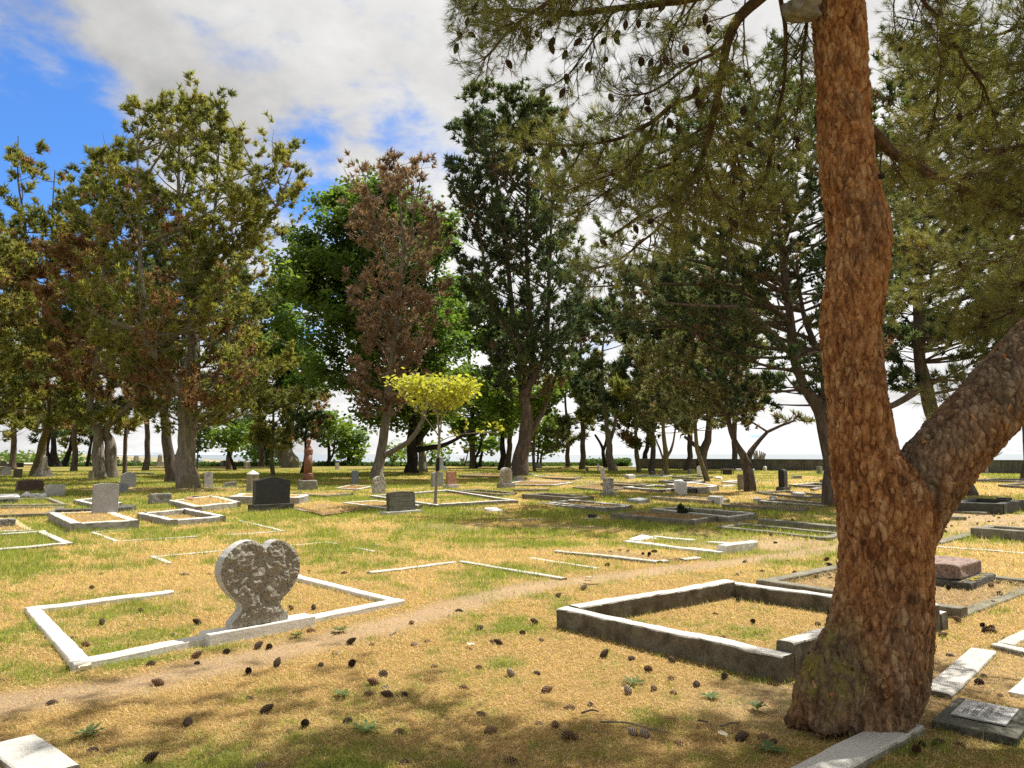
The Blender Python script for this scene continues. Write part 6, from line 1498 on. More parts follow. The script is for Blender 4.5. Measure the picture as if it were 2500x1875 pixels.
    for (px, py, Y, s) in ((2152, 430, 4.83, .022), (2375, 1062, 4.83, .028), (2198, 120, 4.9, .016)):
        bm = bmesh.new(); bmesh.ops.create_icosphere(bm, subdivisions=2, radius=1)
        P = np.array([v.co[:] for v in bm.verts]); D = fbm(P * 2.5 + px, 3, 46) - .5
        for v, d in zip(bm.verts, D): v.co *= (1 + .8 * d) * s
        v = at(px, py, Y); obj('knot', bm_mesh('knot', bm, [knot_m], True), root, (v.x - base.x, v.y - base.y, v.z))
    # ---------------- branches, twigs, needles
    rng = np.random.default_rng(77)
    br = [  # (px, py, Y) + start, end radius
        ([(2020, -150, 4.95), (1850, -60, 5.0), (1675, 0, 5.1), (1500, 24, 5.2), (1340, 33, 5.3), (1230, 22, 5.4), (1130, 40, 5.5)], .036, .008),
        ([(2010, -120, 4.95), (1834, 11, 5.1), (1783, 85, 5.2), (1760, 198, 5.35), (1726, 351, 5.5), (1692, 430, 5.6), (1590, 510, 5.8), (1500, 570, 5.9)], .046, .008),
        ([(1760, 200, 5.35), (1647, 250, 5.4), (1567, 317, 5.5), (1488, 346, 5.55), (1380, 357, 5.6), (1270, 350, 5.7)], .022, .006),
        ([(1775, 110, 5.2), (1690, 160, 5.0), (1600, 215, 5.0), (1520, 235, 5.05)], .014, .005),
        ([(2000, -220, 4.9), (1800, -160, 4.7), (1560, -90, 4.7), (1380, -20, 4.8), (1260, 60, 4.9), (1180, 150, 5.0)], .030, .006),
        ([(1600, -80, 4.7), (1420, -70, 4.9), (1250, -50, 5.1), (1130, -10, 5.2)], .022, .006),
        ([(1500, 24, 5.2), (1440, 110, 5.2), (1380, 190, 5.25)], .010, .004),
        ([(1675, 0, 5.1), (1640, 90, 5.0), (1590, 170, 5.0)], .010, .004),
        ([(1726, 351, 5.5), (1690, 450, 5.4), (1650, 540, 5.4)], .012, .004),
        ([(1760, 240, 5.4), (1800, 380, 5.7), (1810, 500, 5.9), (1760, 590, 6.0)], .014, .005),
        ([(1900, -60, 5.1), (1920, 120, 5.5), (1900, 280, 5.8), (1870, 420, 6.0), (1840, 520, 6.1)], .018, .005),
        ([(2010, -60, 5.1), (1960, 100, 5.5), (1950, 260, 5.9), (1930, 400, 6.2)], .016, .005),
        ([(1640, 400, 5.6), (1560, 430, 5.7), (1480, 470, 5.8), (1400, 520, 5.9)], .013, .005),
        ([(1600, 300, 5.5), (1540, 400, 5.6), (1470, 440, 5.7), (1380, 470, 5.8)], .013, .005),
        ([(1740, 300, 5.5), (1640, 360, 5.8), (1540, 400, 6.0), (1430, 420, 6.1)], .012, .005),
        ([(1710, 400, 5.6), (1760, 480, 5.5), (1830, 520, 5.6), (1890, 500, 5.8)], .012, .005),
        ([(1690, 430, 5.6), (1600, 560, 6.0), (1500, 640, 6.3), (1420, 660, 6.5)], .014, .005),
        # right side
        ([(2085, 290, 5.02), (2140, 335, 5.08), (2213, 391, 5.25), (2327, 448, 5.6), (2420, 490, 6.0), (2560, 550, 6.5)], .045, .022),
        ([(2327, 448, 5.6), (2390, 420, 5.8), (2450, 470, 6.0), (2520, 520, 6.2)], .014, .006),
        ([(2100, -120, 5.0), (2230, -30, 5.5), (2330, 110, 5.9), (2420, 260, 6.2), (2470, 380, 6.4)], .020, .006),
        ([(2120, -200, 5.1), (2260, -60, 5.8), (2300, 120, 6.2), (2280, 280, 6.4), (2240, 400, 6.5)], .016, .005),
        ([(2150, -160, 5.0), (2400, -100, 5.4), (2520, 40, 5.7), (2540, 200, 5.9)], .018, .006),
        ([(2700, 60, 5.8), (2540, 60, 6.0), (2400, 90, 6.3), (2280, 60, 6.6), (2180, 40, 6.9)], .020, .005),
        ([(2720, 200, 5.8), (2560, 200, 6.0), (2420, 250, 6.4), (2300, 290, 6.8), (2190, 300, 7.2)], .022, .005),
        ([(2760, 330, 5.6), (2600, 340, 5.8), (2480, 360, 5.9), (2380, 390, 6.2), (2300, 350, 6.5)], .022, .005),
        ([(2780, 460, 5.6), (2620, 540, 6.0), (2480, 600, 6.4), (2340, 620, 7.0), (2220, 600, 7.4)], .022, .005),
        ([(2740, 560, 5.5), (2600, 640, 5.6), (2500, 690, 5.8), (2400, 740, 6.0), (2330, 770, 6.1)], .018, .005),
        ([(2700, 640, 5.3), (2600, 700, 5.3), (2480, 760, 5.4), (2390, 800, 5.5)], .014, .005),
        ([(2500, 900, 5.1), (2420, 900, 5.4), (2350, 950, 5.6), (2310, 975, 5.7)], .010, .004),
        ([(2720, 120, 6.5), (2500, 150, 7.0), (2330, 180, 7.4), (2180, 160, 7.8)], .02, .005), ([(2720, 380, 6.5), (2520, 430, 7.0), (2360, 520, 7.4), (2200, 500, 7.8)], .02, .005), ([(2700, 700, 6.8), (2500, 640, 7.2), (2330, 660, 7.6), (2200, 720, 7.9)], .02, .005),
    ]
    BR_V, BR_F, nv = [], [], 0
    subs_o, subs_d, subs_l, fl = [], [], [], []
    for bi_, (rows, r0, r1) in enumerate(br):
        pts = []
        for k, (a, b, Y) in enumerate(rows):
            x, y, z = loc(a, b, Y); t = k / (len(rows) - 1); pts.append((x, y, z, r0 + (r1 - r0) * t))
        L = sum(np.linalg.norm(np.array(a[:3]) - np.array(b[:3])) for a, b in zip(pts[:-1], pts[1:]))
        A = resample(pts, int(L / .05) + 6)
        A[:, :3] += (np.stack([fbm(A[:, :3] * 4 + bi_, 2, c) for c in range(3)], 1) - .5) * .05
        V, F = tubes(A[None, :, :3], A[None, :, 3], 7)
        BR_V.append(V); BR_F.append(F + nv); nv += len(V)
        n_s = int(L / 0.032)
        t = np.sort(0.16 + 0.84 * rng.random(n_s) ** .85)
        k = np.clip((t * (len(A) - 1)).astype(int), 0, len(A) - 2)
        bd = unit(A[k + 1, :3] - A[k, :3])
        sdv = unit(np.cross(bd, rng.normal(size=(n_s, 3))))
        d = unit(bd * (.5 + .5 * rng.random((n_s, 1))) + sdv * (.5 + .7 * rng.random((n_s, 1))) + np.array([0, 0, -.22]))
        subs_o.append(A[k, :3]); subs_d.append(d); subs_l.append((.14 + .34 * rng.random(n_s)) * (1.15 - .6 * t)); fl.append(np.full(n_s, bi_))
    O, D, L = np.concatenate(subs_o), np.concatenate(subs_d), np.concatenate(subs_l)
    n2 = len(O); K = 6; q = np.linspace(0, 1, K)
    SPt = O[:, None, :] + D[:, None, :] * (L[:, None] * q)[..., None] + np.array([0, 0, -0.30]) * (L[:, None] * q ** 1.6)[..., None] + np.array([0, 0, .30]) * (L[:, None] * q ** 4)[..., None]
    SPt = SPt + np.cumsum(rng.normal(size=(n2, K, 3)), 1) * (.03 * L)[:, None, None]
    SR = np.clip(L * .016, .003, .007)[:, None] * (1 - .55 * q[None, :])
    V2, F2 = tubes(SPt, SR, 4)
    nt = np.clip((L / .05).astype(int), 3, 7); ti = np.repeat(np.arange(n2), nt); n3 = len(ti)
    t = .25 + .75 * rng.random(n3); u = t * (K - 1); k0 = np.minimum(u.astype(int), K - 2); fr = (u - k0)[:, None]
    to = SPt[ti, k0] * (1 - fr) + SPt[ti, k0 + 1] * fr
    td = unit(unit(SPt[ti, k0 + 1] - SPt[ti, k0]) * .7 + unit(rng.normal(size=(n3, 3))) * .9 + np.array([0, 0, .15]))
    tl = .05 + .09 * rng.random(n3)
    T3 = np.stack([to, to + td * tl[:, None] * .5 + rng.normal(size=(n3, 3)) * .006, to + td * tl[:, None] + np.array([0, 0, .012])], 1)
    V3, F3 = tubes(T3, np.repeat(np.array([[.0028, .0022, .0014]]), n3, 0), 3)
    tips = np.concatenate([T3[:, 2], SPt[:, -1]]); tdir = np.concatenate([unit(T3[:, 2] - T3[:, 1]), unit(SPt[:, -1] - SPt[:, -2])])
    V4 = needle_tris(tips, tdir, 34, 0.074, .0012, rng, .75, .9, .8)
    tn = np.clip(.50 + 1.0 * (fbm(tips * 1.3, 3, 5) - .5) + .10 * rng.normal(size=len(tips)), 0, .92)
    # crown above the frame: shades the grass in front
    n5 = 5200
    C5 = np.stack([rng.normal(1.2, 2.3, n5), rng.normal(1.0, 1.9, n5), 6.9 + rng.normal(0, 1.0, n5)], 1)
    wx, wy = C5[:, 0] + base.x, C5[:, 1] + base.y
    keep = (C5[:, 2] > EYE + 0.66 * np.maximum(np.hypot(wx * .55, wy), 1.5) + .25) & (fbm(C5 * .9, 3, 8) > .47) & (C5[:, 2] > 5.0)
    C5 = C5[keep]; D5 = unit(rng.normal(size=C5.shape) + np.array([0, 0, .3]))
    V5 = needle_tris(C5, D5, 16, .22, .012, rng, .9, .6, .8)
    # its limbs
    hub = main[-8:, :3]; LP, LR = [], []
    for k in range(26):
        h = main[len(main) - 1 - int(rng.integers(0, 14)), :3]; tgt = C5[rng.integers(len(C5))] if len(C5) else h + np.array([1, 1, 1])
        mid = (h + tgt) / 2 + rng.normal(size=3) * .25
        LP.append(np.stack([h, (h + mid) / 2, mid, (mid + tgt) / 2, tgt])); LR.append([.05, .04, .03, .02, .01])
    V6, F6 = tubes(np.array(LP), np.array(LR), 6)
    V = np.concatenate([np.concatenate(BR_V), V2, V3, V6, V4, V5]); o1 = nv; o2 = o1 + len(V2); o3 = o2 + len(V3); o4 = o3 + len(V6); o5 = o4 + len(V4)
    wood = np.concatenate(BR_F + [F2 + o1, F3 + o2, F6 + o3]); nd = np.arange(o4, len(V)).reshape(-1, 3)
    tint = np.concatenate([np.zeros(o4), np.clip(np.repeat(tn, 34 * 3) + .06 * np.repeat(rng.normal(size=len(tips) * 34), 3), 0, 1), np.full(len(V5), .4)])
    mi = np.concatenate([np.ones(len(wood), int), np.zeros(len(nd), int)])
    twig = bark_mat('brown_twig_bark', (0.045, 0.030, 0.020), (0.11, 0.07, 0.042), (0.19, 0.125, 0.075), 12, .8)
    obj('crown', np_mesh('crown', V, [wood, nd], [LEAF['hero'], twig], {'tint': tint}, mat_idx=mi), root)
    # cones hanging in the branches
    pick = rng.permutation(n2); got = 0; cm = cone_meshes()
    def proj(v):
        x, y, z = v[0] + base.x, v[1] + base.y, v[2] - EYE
        yc = y * CP + z * SP; zc = -y * SP + z * CP
        return 1250 + FOC * x / yc, 937.5 - FOC * zc / yc
    fixed = [(1134, 40), (1150, 72), (1117, 74), (1124, 110), (1170, 118), (1247, 138), (1283, 68), (1310, 75), (1340, 46), (1345, 76), (1346, 105), (1308, 120), (1404, 52), (1392, 16), (1456, 5), (1469, 62), (1471, 96), (1512, 50), (1516, 90), (1524, 70), (1562, 50), (1588, 50), (1620, 5), (1578, 0),
             (1388, 114), (1384, 165), (1390, 172), (1448, 130), (1445, 142), (1538, 126), (1586, 115), (1612, 155), (1618, 140), (1326, 215), (1384, 196), (1582, 228), (1580, 254), (1695, 238), (1700, 200), (1695, 92), (1742, 30), (1736, 62), (1700, 42), (1745, 180), (1820, 176), (1850, 278), (1842, 240), (1826, 250), (1820, 345), (1842, 352), (1838, 312), (1930, 332), (1938, 340), (1934, 318),
             (1640, 292), (1660, 300), (1672, 330), (1650, 360), (1560, 395), (1545, 388), (1480, 330), (1372, 360), (1340, 358), (1470, 240), (1632, 465), (1640, 480), (1690, 535), (1700, 528), (1708, 548), (1790, 520), (1800, 512), (1798, 530), (1640, 445), (1594, 520), (1465, 592), (1560, 545), (1875, 380), (1822, 452), (1838, 455), (1860, 395), (1900, 395), (2460, 160), (2350, 270), (2400, 610), (2462, 740), (2340, 630), (2240, 640), (2480, 380), (1505, 120), (1420, 92)]
    tp = np.concatenate([SPt[:, 3], SPt[:, 4], SPt[:, 5]]); pr = np.array([proj(v) for v in tp])
    for k, (px, py) in enumerate(fixed):
        i = int(np.argmin((pr[:, 0] - px) ** 2 + (pr[:, 1] - py) ** 2))
        v = tp[i]
        o = obj('cone', cm[1], root, (v[0], v[1], v[2] - .02))
        o.rotation_euler = (rng.uniform(2.2, 3.8), rng.uniform(-.6, .6), rng.uniform(0, 6.28)); s = rng.uniform(.68, .95); o.scale = (s, s, s)

# ---------------------------------------------------------------- cones, twigs, leaves on the ground
_cm = []
def cone_meshes():
    if _cm: return _cm
    for name, c1, c2, openness, dens in (('open_brown', (0.075, 0.040, 0.022), (0.22, 0.13, 0.075), .9, 78), ('dark', (0.026, 0.018, 0.013), (0.085, 0.055, 0.036), .75, 84), ('weathered', (0.10, 0.075, 0.055), (0.32, 0.25, 0.18), 1.0, 70)):
        m, nt, out = new_mat(name + '_cone')
        a = nt.nodes.new('ShaderNodeAttribute'); a.attribute_name = 'tip'
        col = ramp(nt, a.outputs['Fac'], [(0, c1), (.75, tuple((x + y) / 2 for x, y in zip(c1, c2))), (1, c2)])
        principled(nt, out, col, .75, None, .25)
        V, F, T = [], [], []
        H, R = .072, .024
        def prof(t): return R * (math.sin(math.pi * min(1, (t * .86 + .12))) ** .75)
        # core
        n = 10; rings = 8
        for i in range(rings):
            t = i / (rings - 1); r = prof(t) * .62
            for k in range(n):
                a_ = 2 * math.pi * k / n; V.append((r * math.cos(a_), r * math.sin(a_), t * H)); T.append(0)
        for i in range(rings - 1):
            for k in range(n): F.append((i * n + k, i * n + (k + 1) % n, (i + 1) * n + (k + 1) % n, (i + 1) * n + k))
        for s in range(dens):
            t = (s + .5) / dens; a_ = s * 2.39996; r = prof(t)
            ca, sa = math.cos(a_), math.sin(a_); w = .0068 * (1.15 - .55 * abs(t - .4)); 
            outw = openness * (1.05 - .75 * t)
            bx, bz = r * .50, t * H
            ex, ez = r * (.72 + .55 * outw), t * H + .013 * (1.1 - .5 * outw)
            b = len(V)
            for (rr, ww, zz, tp) in ((bx, w * .5, bz, .1), (ex * .86 + bx * .14, w, ez - .001, .6), (ex, w * .75, ez + .002, 1), (ex * .98, w * .5, ez - .0045, 1), (bx, w * .4, bz - .004, 0)):
                for sg in (-1, 1): V.append((rr * ca - sg * ww * sa, rr * sa + sg * ww * ca, zz)); T.append(tp)
            for q in range(4): F.append((b + 2 * q, b + 2 * q + 1, b + 2 * q + 3, b + 2 * q + 2))
            F.append((b + 8, b + 9, b + 1, b))
        _cm.append(np_mesh('pine_cone_' + name, np.array(V), [np.array(F)], [m], {'tip': np.array(T)}))
    return _cm
ORD = ['', 'first', 'second', 'third', 'fourth', 'fifth', 'sixth', 'seventh', 'eighth', 'ninth', 'tenth', 'eleventh', 'twelfth', 'thirteenth', 'fourteenth', 'fifteenth', 'sixteenth', 'seventeenth', 'eighteenth', 'nineteenth', 'twentieth', 'twenty-first', 'twenty-second', 'twenty-third', 'twenty-fourth', 'twenty-fifth', 'twenty-sixth', 'twenty-seventh', 'twenty-eighth']
def build_cones():
    A = [(450,175),(395,237),(617,337),(440,400),(735,440),(868,392),(303,462),(386,488),(478,543),(298,577),(670,560),(828,540),(860,562),(963,514),(1100,495),(1166,490),(1265,333),(1355,335),(1145,432),(1322,427),(1610,287),(1497,478),(1610,483),(1437,520),(1780,393),(1836,470),(1778,485),(1332,160),(1475,172),(1380,575),(1188,578),(1077,602),(1510,572),(707,648),(200,737),(1062,710),(1125,772),(1250,848),(1328,823),(1640,610),(1637,655),(1615,700),(1676,665),(1697,703),(1743,695),(1865,578),(1985,670),(2072,575),(1520,803),(1745,858),(1762,990),(1110,1003),(2060,780),(2097,860),(2180,980),(422,935),(497,935),(803,828),(897,173),(815,177),(2170,480),(2130,475),(620,985),(2063,418),(1968,338)]
    B = [(57,65),(112,392),(40,430),(128,468),(402,140),(187,280),(297,248),(432,95),(470,87),(500,88),(566,105),(590,108),(627,92),(795,98),(1016,122),(1156,122),(1186,120),(1128,48),(940,12),(1090,165),(975,183),(1350,130),(1385,157),(1222,190),(1245,188),(1265,197),(1300,200),(1325,203),(1345,185),(1375,192),(1392,212),(1408,220),(590,268),(976,292),(868,348),(1037,385),(920,452),(1328,400),(383,540),(505,547),(703,557),(605,590),(920,620),(953,590),(1033,612),(687,635),(797,663),(613,683),(707,697),(508,697),(118,610),(130,690),(335,735),(272,757),(100,820),(190,840),(213,885),(270,893),(540,877),(590,886),(705,905),(965,895),(1008,870),(1063,888),(1137,908),(1365,795),(1253,782),(1562,815),(1755,650),(1740,690),(1715,730),(1683,770),(1872,705),(1875,525),(1797,513),(2033,615),(2037,650),(2118,700),(1925,908),(1715,890),(1740,940),(1820,910),(1770,905),(1540,1000),(1845,240),(1885,262),(1972,257),(1810,270),(2098,308),(2115,275),(2065,252),(2130,230),(1880,365),(1925,367),(1945,385),(2025,400),(2060,405),(2095,430),(2030,425),(2125,460),(1845,445),(5,620)]
    pts = [(x / 1.7696, 1300 + y / 1.7696) for x, y in A] + [(1250 + x / 1.7696, 1300 + y / 1.7696) for x, y in B]
    t6 = [(320,1470),(1165,1455),(1215,1495),(1240,1455),(1330,1475),(1455,1440),(1945,1570),(1570,1600),(2120,1500),(300,1200),(570,1225),(740,1225),(560,850),(890,860),(1355,890)]
    t7 = [(190,1505),(730,1600),(1080,1305),(190,1020),(270,1025),(615,1065),(230,1110),(355,1120),(830,1050),(1030,1060),(1230,822),(1270,822),(1325,875),(1440,880),(1250,920),(1490,930)]
    t8 = [(1580,1150),(1285,1255),(1440,1220),(1960,1220),(1810,1265),(1590,1320),(1675,1310),(1425,1370),(2050,1350),(920,1500),(1240,1610),(1430,1615),(1965,1640),(1655,910),(1720,930),(1310,855),(1980,850),(1360,1005),(1435,1010),(1210,1005),(990,1400),(860,1420),(1910,1120),(1990,1135),(1650,1200),(1720,1240),(1340,720),(1530,715),(1700,700),(1930,740),(2090,800),(1560,740),(1270,950)]
    pts += [(1500 + x / 6.9125, 1080 + y / 6.9125) for x, y in t6] + [(1780 + x / 6.9125, 1080 + y / 6.9125) for x, y in t7] + [(2180 + x / 6.9125, 1080 + y / 6.9125) for x, y in t8]
    cm = cone_meshes(); rng = np.random.default_rng(4)
    quads = {'F1': [(181, 1619), (988, 1464), (726, 1401), (59, 1482)], 'F2': [(1359, 1480), (1911, 1610), (2312, 1484), (1787, 1411)], 'F3': [(1835, 1405), (2330, 1472), (2700, 1420), (2077, 1359)], 'J': [(1352, 1344), (1602, 1372), (1715, 1362), (1450, 1330)]}
    def region(px, py):
        P = np.array([[px, py]], float)
        for k, t in (('F1', 'inside the heart stone\'s kerb'), ('F2', 'inside the big raised kerb'), ('F3', 'in the mossy kerb behind the orange trunk'), ('J', 'on the straw bed in mid lawn')):
            if in_quad(P, [(a, -b) for a, b in quads[k]]) if False else in_quad(P, quads[k])[0]: return k, t
        if px > 2150 and py > 1640: return 'a', 'beside the lettered markers'
        if px > 2150 and py > 1430: return 'b', 'on the ground right of the orange trunk'
        if px > 2150 and py > 1290: return 'b2', 'in the shade beyond the pink block'
        if px > 2150: return 'c', 'on the far lawn under the leaning limb'
        if py < 1260: return 'd', 'far back on the right lawn'
        if py < 1400 and px > 1450: return 'e', 'between the white kerb and the trunk'
        if py < 1440: return 'f', 'on the lawn behind the heart stone'
        if px > 1850: return 'g', 'around the foot of the orange trunk'
        if path_mask(np.array([W(px, py)[:2]]))[0] > .25: return 'h', 'on the bare earth path'
        if py < 1640 and px < 1100: return 'i', 'between the heart stone\'s kerb and the path'
        if py < 1690 and px > 1250: return 'j', 'before the big kerb\'s stained face'
        if px > 1600: return 'k', 'in the front grass left of the trunk'
        if px > 1050: return 'l', 'in the front grass at centre'
        return 'm', 'in the front grass at left'
    groups = {}
    for px, py in pts:
        k, t = region(px, py); groups.setdefault((k, t), []).append((px, py))
    for (k, t), L in groups.items():
        L.sort()
        for i, (px, py) in enumerate(L):
            v = W(px, py + 3); kind = int(rng.choice([0, 1, 2], p=[.45, .42, .13]))
            word = ('brown', 'dark', 'weathered')[kind]
            z = ground_z(v.x, v.y)
            if k in ('F3', 'J'): z += .05
            o = obj('pine_cone', cm[kind], None, (v.x, v.y, z + .009))
            o.rotation_euler = (rng.uniform(.9, 2.1), rng.uniform(-.5, .5), rng.uniform(0, 6.28))
            s = rng.uniform(.82, 1.12) * (1.0 if v.y < 9 else 1.15); o.scale = (s, s, s)
            lab = '%s cone %s, %s from left' % (word, t, ORD[i + 1] if i + 1 < len(ORD) else 'number %d' % (i + 1))
            tag(o, lab, 'pine cone', 'pine cones fallen on the ground')

def build_litter():
    rng = np.random.default_rng(9)
    def twig(label, pts, r, mat=BARK['pine']):
        P = []
        for k, (x, y) in enumerate(pts):
            v = W(x, y); P.append((v.x, v.y, ground_z(v.x, v.y) + .02 + .008 * math.sin(k * 2), r * (1 - .5 * k / len(pts))))
        c = np.array(P[0][:3]); A = resample(P, 14); V, F = tubes((A[:, :3] - c)[None], A[None, :, 3], 6)
        tag(obj('fallen_twig', np_mesh('fallen_twig', V, [F], [mat], smooth=True), None, c), label, 'twig', 'twigs fallen on the grass')
    twig('long thin crooked twig in the front grass, by a dark cone', [(1465, 1770), (1530, 1776), (1590, 1786), (1635, 1797)], .006)
    twig('short hooked twig in the front grass left of the trunk', [(1760, 1780), (1785, 1774), (1803, 1768), (1806, 1763)], .006)
    twig('short dark twig in the front grass before the cone cluster', [(1705, 1764), (1727, 1772)], .007, BARK['dark'])
    twig('pale curved stick lying on the earth path', [(952, 1556), (962, 1551), (968, 1544), (969, 1537)], .008, BARK['sapling'])
    twig('dark twig lying on the path left of the raised kerb', [(1425, 1430), (1440, 1433), (1462, 1429)], .008, BARK['dark'])
    twig('thin dark stick in the front grass at the middle', [(1420, 1748), (1445, 1744), (1462, 1743)], .007, BARK['dark'])
    leafm, nt, out = new_mat('pale_dry_leaf'); principled(nt, out, (.62, .55, .42), .8)
    for k, (x, y, s, lb) in enumerate(((1150, 1584, .055, 'curled pale dry leaf in the front grass near the path'), (1438, 1417, .06, 'pale dry leaf at the edge of the path by the raised kerb'), (922, 1335, .06, 'small pale leaf on the lawn behind the heart stone'), (208, 1638, .06, 'pale sliver lying just outside the heart stone\'s kerb'), (1765, 1808, .045, 'whitish scrap in the front grass beside the cone cluster'))):
        v = W(x, y); bm = bmesh.new(); g = []
        for i in range(6):
            for j in range(4):
                a, b = i / 5 - .5, j / 3 - .5; w = math.cos(a * 2.6)
                g.append(bm.verts.new((a * s * 2, b * s * w, .012 + .5 * s * (a * a + b * b * 2) + rng.uniform(0, .004))))
        for i in range(5):
            for j in range(3): bm.faces.new((g[i * 4 + j], g[i * 4 + j + 1], g[i * 4 + 5 + j], g[i * 4 + 4 + j]))
        tag(obj('dry_leaf', bm_mesh('dry_leaf', bm, [leafm]), None, (v.x, v.y, ground_z(v.x, v.y) + .015), rng.uniform(0, 6)), lb, 'leaf', 'pale leaves on the grass')
    # broad leaved rosettes
    wm = foliage_mat('weed_leaves', [(0, (0.045, 0.075, 0.022)), (1, (0.14, 0.20, 0.05))], .35)
    def rosette(label, x, y, n, ln, wd, up):
        v = W(x, y); V, F, T = [], [], []
        for i in range(n):
            a = i * 2.4 + rng.uniform(-.3, .3); L = ln * rng.uniform(.6, 1.1); b = len(V); el = up * rng.uniform(.4, 1.2)
            for q in range(7):
                t = q / 6; r = L * t * math.cos(el); z = .008 + L * (t * math.sin(el) - .5 * t * t * math.sin(el)); w = wd * math.sin(math.pi * (t * .9 + .07)) * (1 + .25 * (-1) ** q)
                ca, sa = math.cos(a), math.sin(a)
                for sg in (-1, 1): V.append((r * ca - sg * w * sa, r * sa + sg * w * ca, z + .004 * q % .006)); T.append(rng.uniform(.2, .9))
            for q in range(6): F.append((b + 2 * q, b + 2 * q + 1, b + 2 * q + 3, b + 2 * q + 2))
        tag(obj('weed_plant', np_mesh('weed_plant', np.array(V), [np.array(F)], [wm], {'tint': np.array(T)}), None, (v.x, v.y, ground_z(v.x, v.y) + .01)), label, 'weed', 'broad leaved weeds in the lawn')
    rosette('flat spiky green weed rosette before the big kerb', 1545, 1668, 16, .13, .011, .25)
    rosette('upright leafy green weed in the front grass left of the trunk', 1850, 1735, 12, .10, .014, .9)
    rosette('low dark green weed under the cone cluster left of the trunk', 1880, 1835, 14, .11, .013, .3)
    rosette('green weed clump at the foot of the heart stone\'s kerb, nearest the path', 830, 1545, 20, .11, .013, .6)
    rosette('smaller green weed clump right in front of the heart stone', 722, 1557, 14, .09, .013, .6)
    rosette('grey green weed rosette in the front grass at left', 895, 1785, 14, .12, .010, .3)
    rosette('green weed rosette among the grass right of the two front cones', 835, 1702, 12, .09, .012, .5)
    rosette('green weed at the near left corner outside the heart stone\'s kerb', 215, 1795, 14, .12, .012, .5)
    rosette('low weed between the front cones and the raised kerb', 1735, 1705, 12, .10, .011, .3)

# ---------------------------------------------------------------- small extras
def build_bush():
    p = place(1680, 1265); p.z += .03; rng = np.random.default_rng(21); Y = p.y; m = Y / FOC
    root = empty('evergreen_shrub', p); tag(root, 'little dark evergreen shrub growing in the needle bed kerb', 'shrub')
    C = []
    for (cx, cy, rx, ry, n) in ((1662, 1239, 6, 8, 70), (1664, 1252, 9, 12, 130), (1676, 1253, 10, 10, 130), (1690, 1258, 11, 7, 110), (1701, 1257, 6, 5, 50)):
        for _ in range(n):
            a = rng.normal(size=3) * .5
            v = at(cx + a[0] * rx, cy + a[2] * ry, Y); C.append((v.x - p.x, a[1] * .14, max(.02, v.z - p.z)))
    C = np.array(C); D = unit(rng.normal(size=C.shape) + np.array([0, 0, .5]))
    V = needle_tris(C, D, 22, .055, .006, rng, .9, .7, .8)
    m_ = foliage_mat('dark_shrub_needles', [(0, (0.012, 0.026, 0.012)), (1, (0.045, 0.075, 0.030))], .2)
    obj('foliage', np_mesh('foliage', V, [np.arange(len(V)).reshape(-1, 3)], [m_], {'tint': np.repeat(rng.random(len(V) // 3), 3)}), root)
    P = np.array([[(0, 0, 0), (x * .5, y * .5, z * .5), (x, y, z)] for x, y, z in C[::40]]); V, F = tubes(P, np.repeat(np.array([[.014, .01, .005]]), len(P), 0), 5)
    obj('stems', np_mesh('stems', V, [F], [BARK['dark']]), root)
def build_driftwood():
    """pale root plate of a stranded log showing above the tall wall"""
    rng = np.random.default_rng(2); p = at(1856, 1128, 80); P, R = [], []
    for k in range(9):
        a = (k - 4) * .16; L = 1.25 * (1 - .06 * abs(k - 3))
        P.append([(math.sin(a) * L * t * .8 - .25 + .1 * k * .5 + rng.normal() * .02, rng.normal() * .12 * t, -1.2 + (L + 1.2) * t) for t in np.linspace(0, 1, 6)]); R.append(np.linspace(.17, .05, 6))
    V, F = tubes(np.array(P), np.array(R), 7)
    o = obj('driftwood_stump', np_mesh('driftwood_stump', V, [F], [stone_mat('bleached_wood', (.34, .29, .22), (.56, .50, .40), None, bump=.8, big=3, streak=.4)], smooth=True), None, (p.x, p.y, p.z)); tag(o, 'bleached driftwood root stump sticking up behind the tall sea wall', 'driftwood')
def build_car():
    p = W(401, 1140); p.z = ground_z(p.x, p.y); root = empty('parked_car', (p.x, p.y + 6, .16), R_(4)); tag(root, 'silver blue car parked beyond the slim pale column, far left', 'car')
    pm, nt, out = new_mat('car_paint'); principled(nt, out, (.36, .42, .48), .3, None, .5)
    gm, nt, out = new_mat('car_glass'); principled(nt, out, (.03, .04, .05), .1, None, .6)
    tm, nt, out = new_mat('car_tyre'); principled(nt, out, (.02, .02, .02), .9)
    obj('body', slab_mesh('body', [(-2.1, .25), (2.1, .25), (2.15, .75), (1.9, .9), (.9, .98), (.35, 1.42), (-1.2, 1.45), (-1.9, 1.0), (-2.15, .9)], 1.7, pm, .06), root)
    obj('side_window', slab_mesh('side_window', [(-1.5, .98), (.75, .98), (.30, 1.34), (-1.1, 1.36)], 1.72, gm, .01), root)
    for sx in (-1.3, 1.3):
        for sy in (-.75, .75):
            w = obj('wheel', lathe_mesh('wheel', [(.31, -.1), (.33, -.06), (.33, .06), (.31, .1)], tm, 20), root, (sx, sy, .33)); w.rotation_euler = (R_(90), 0, 0)

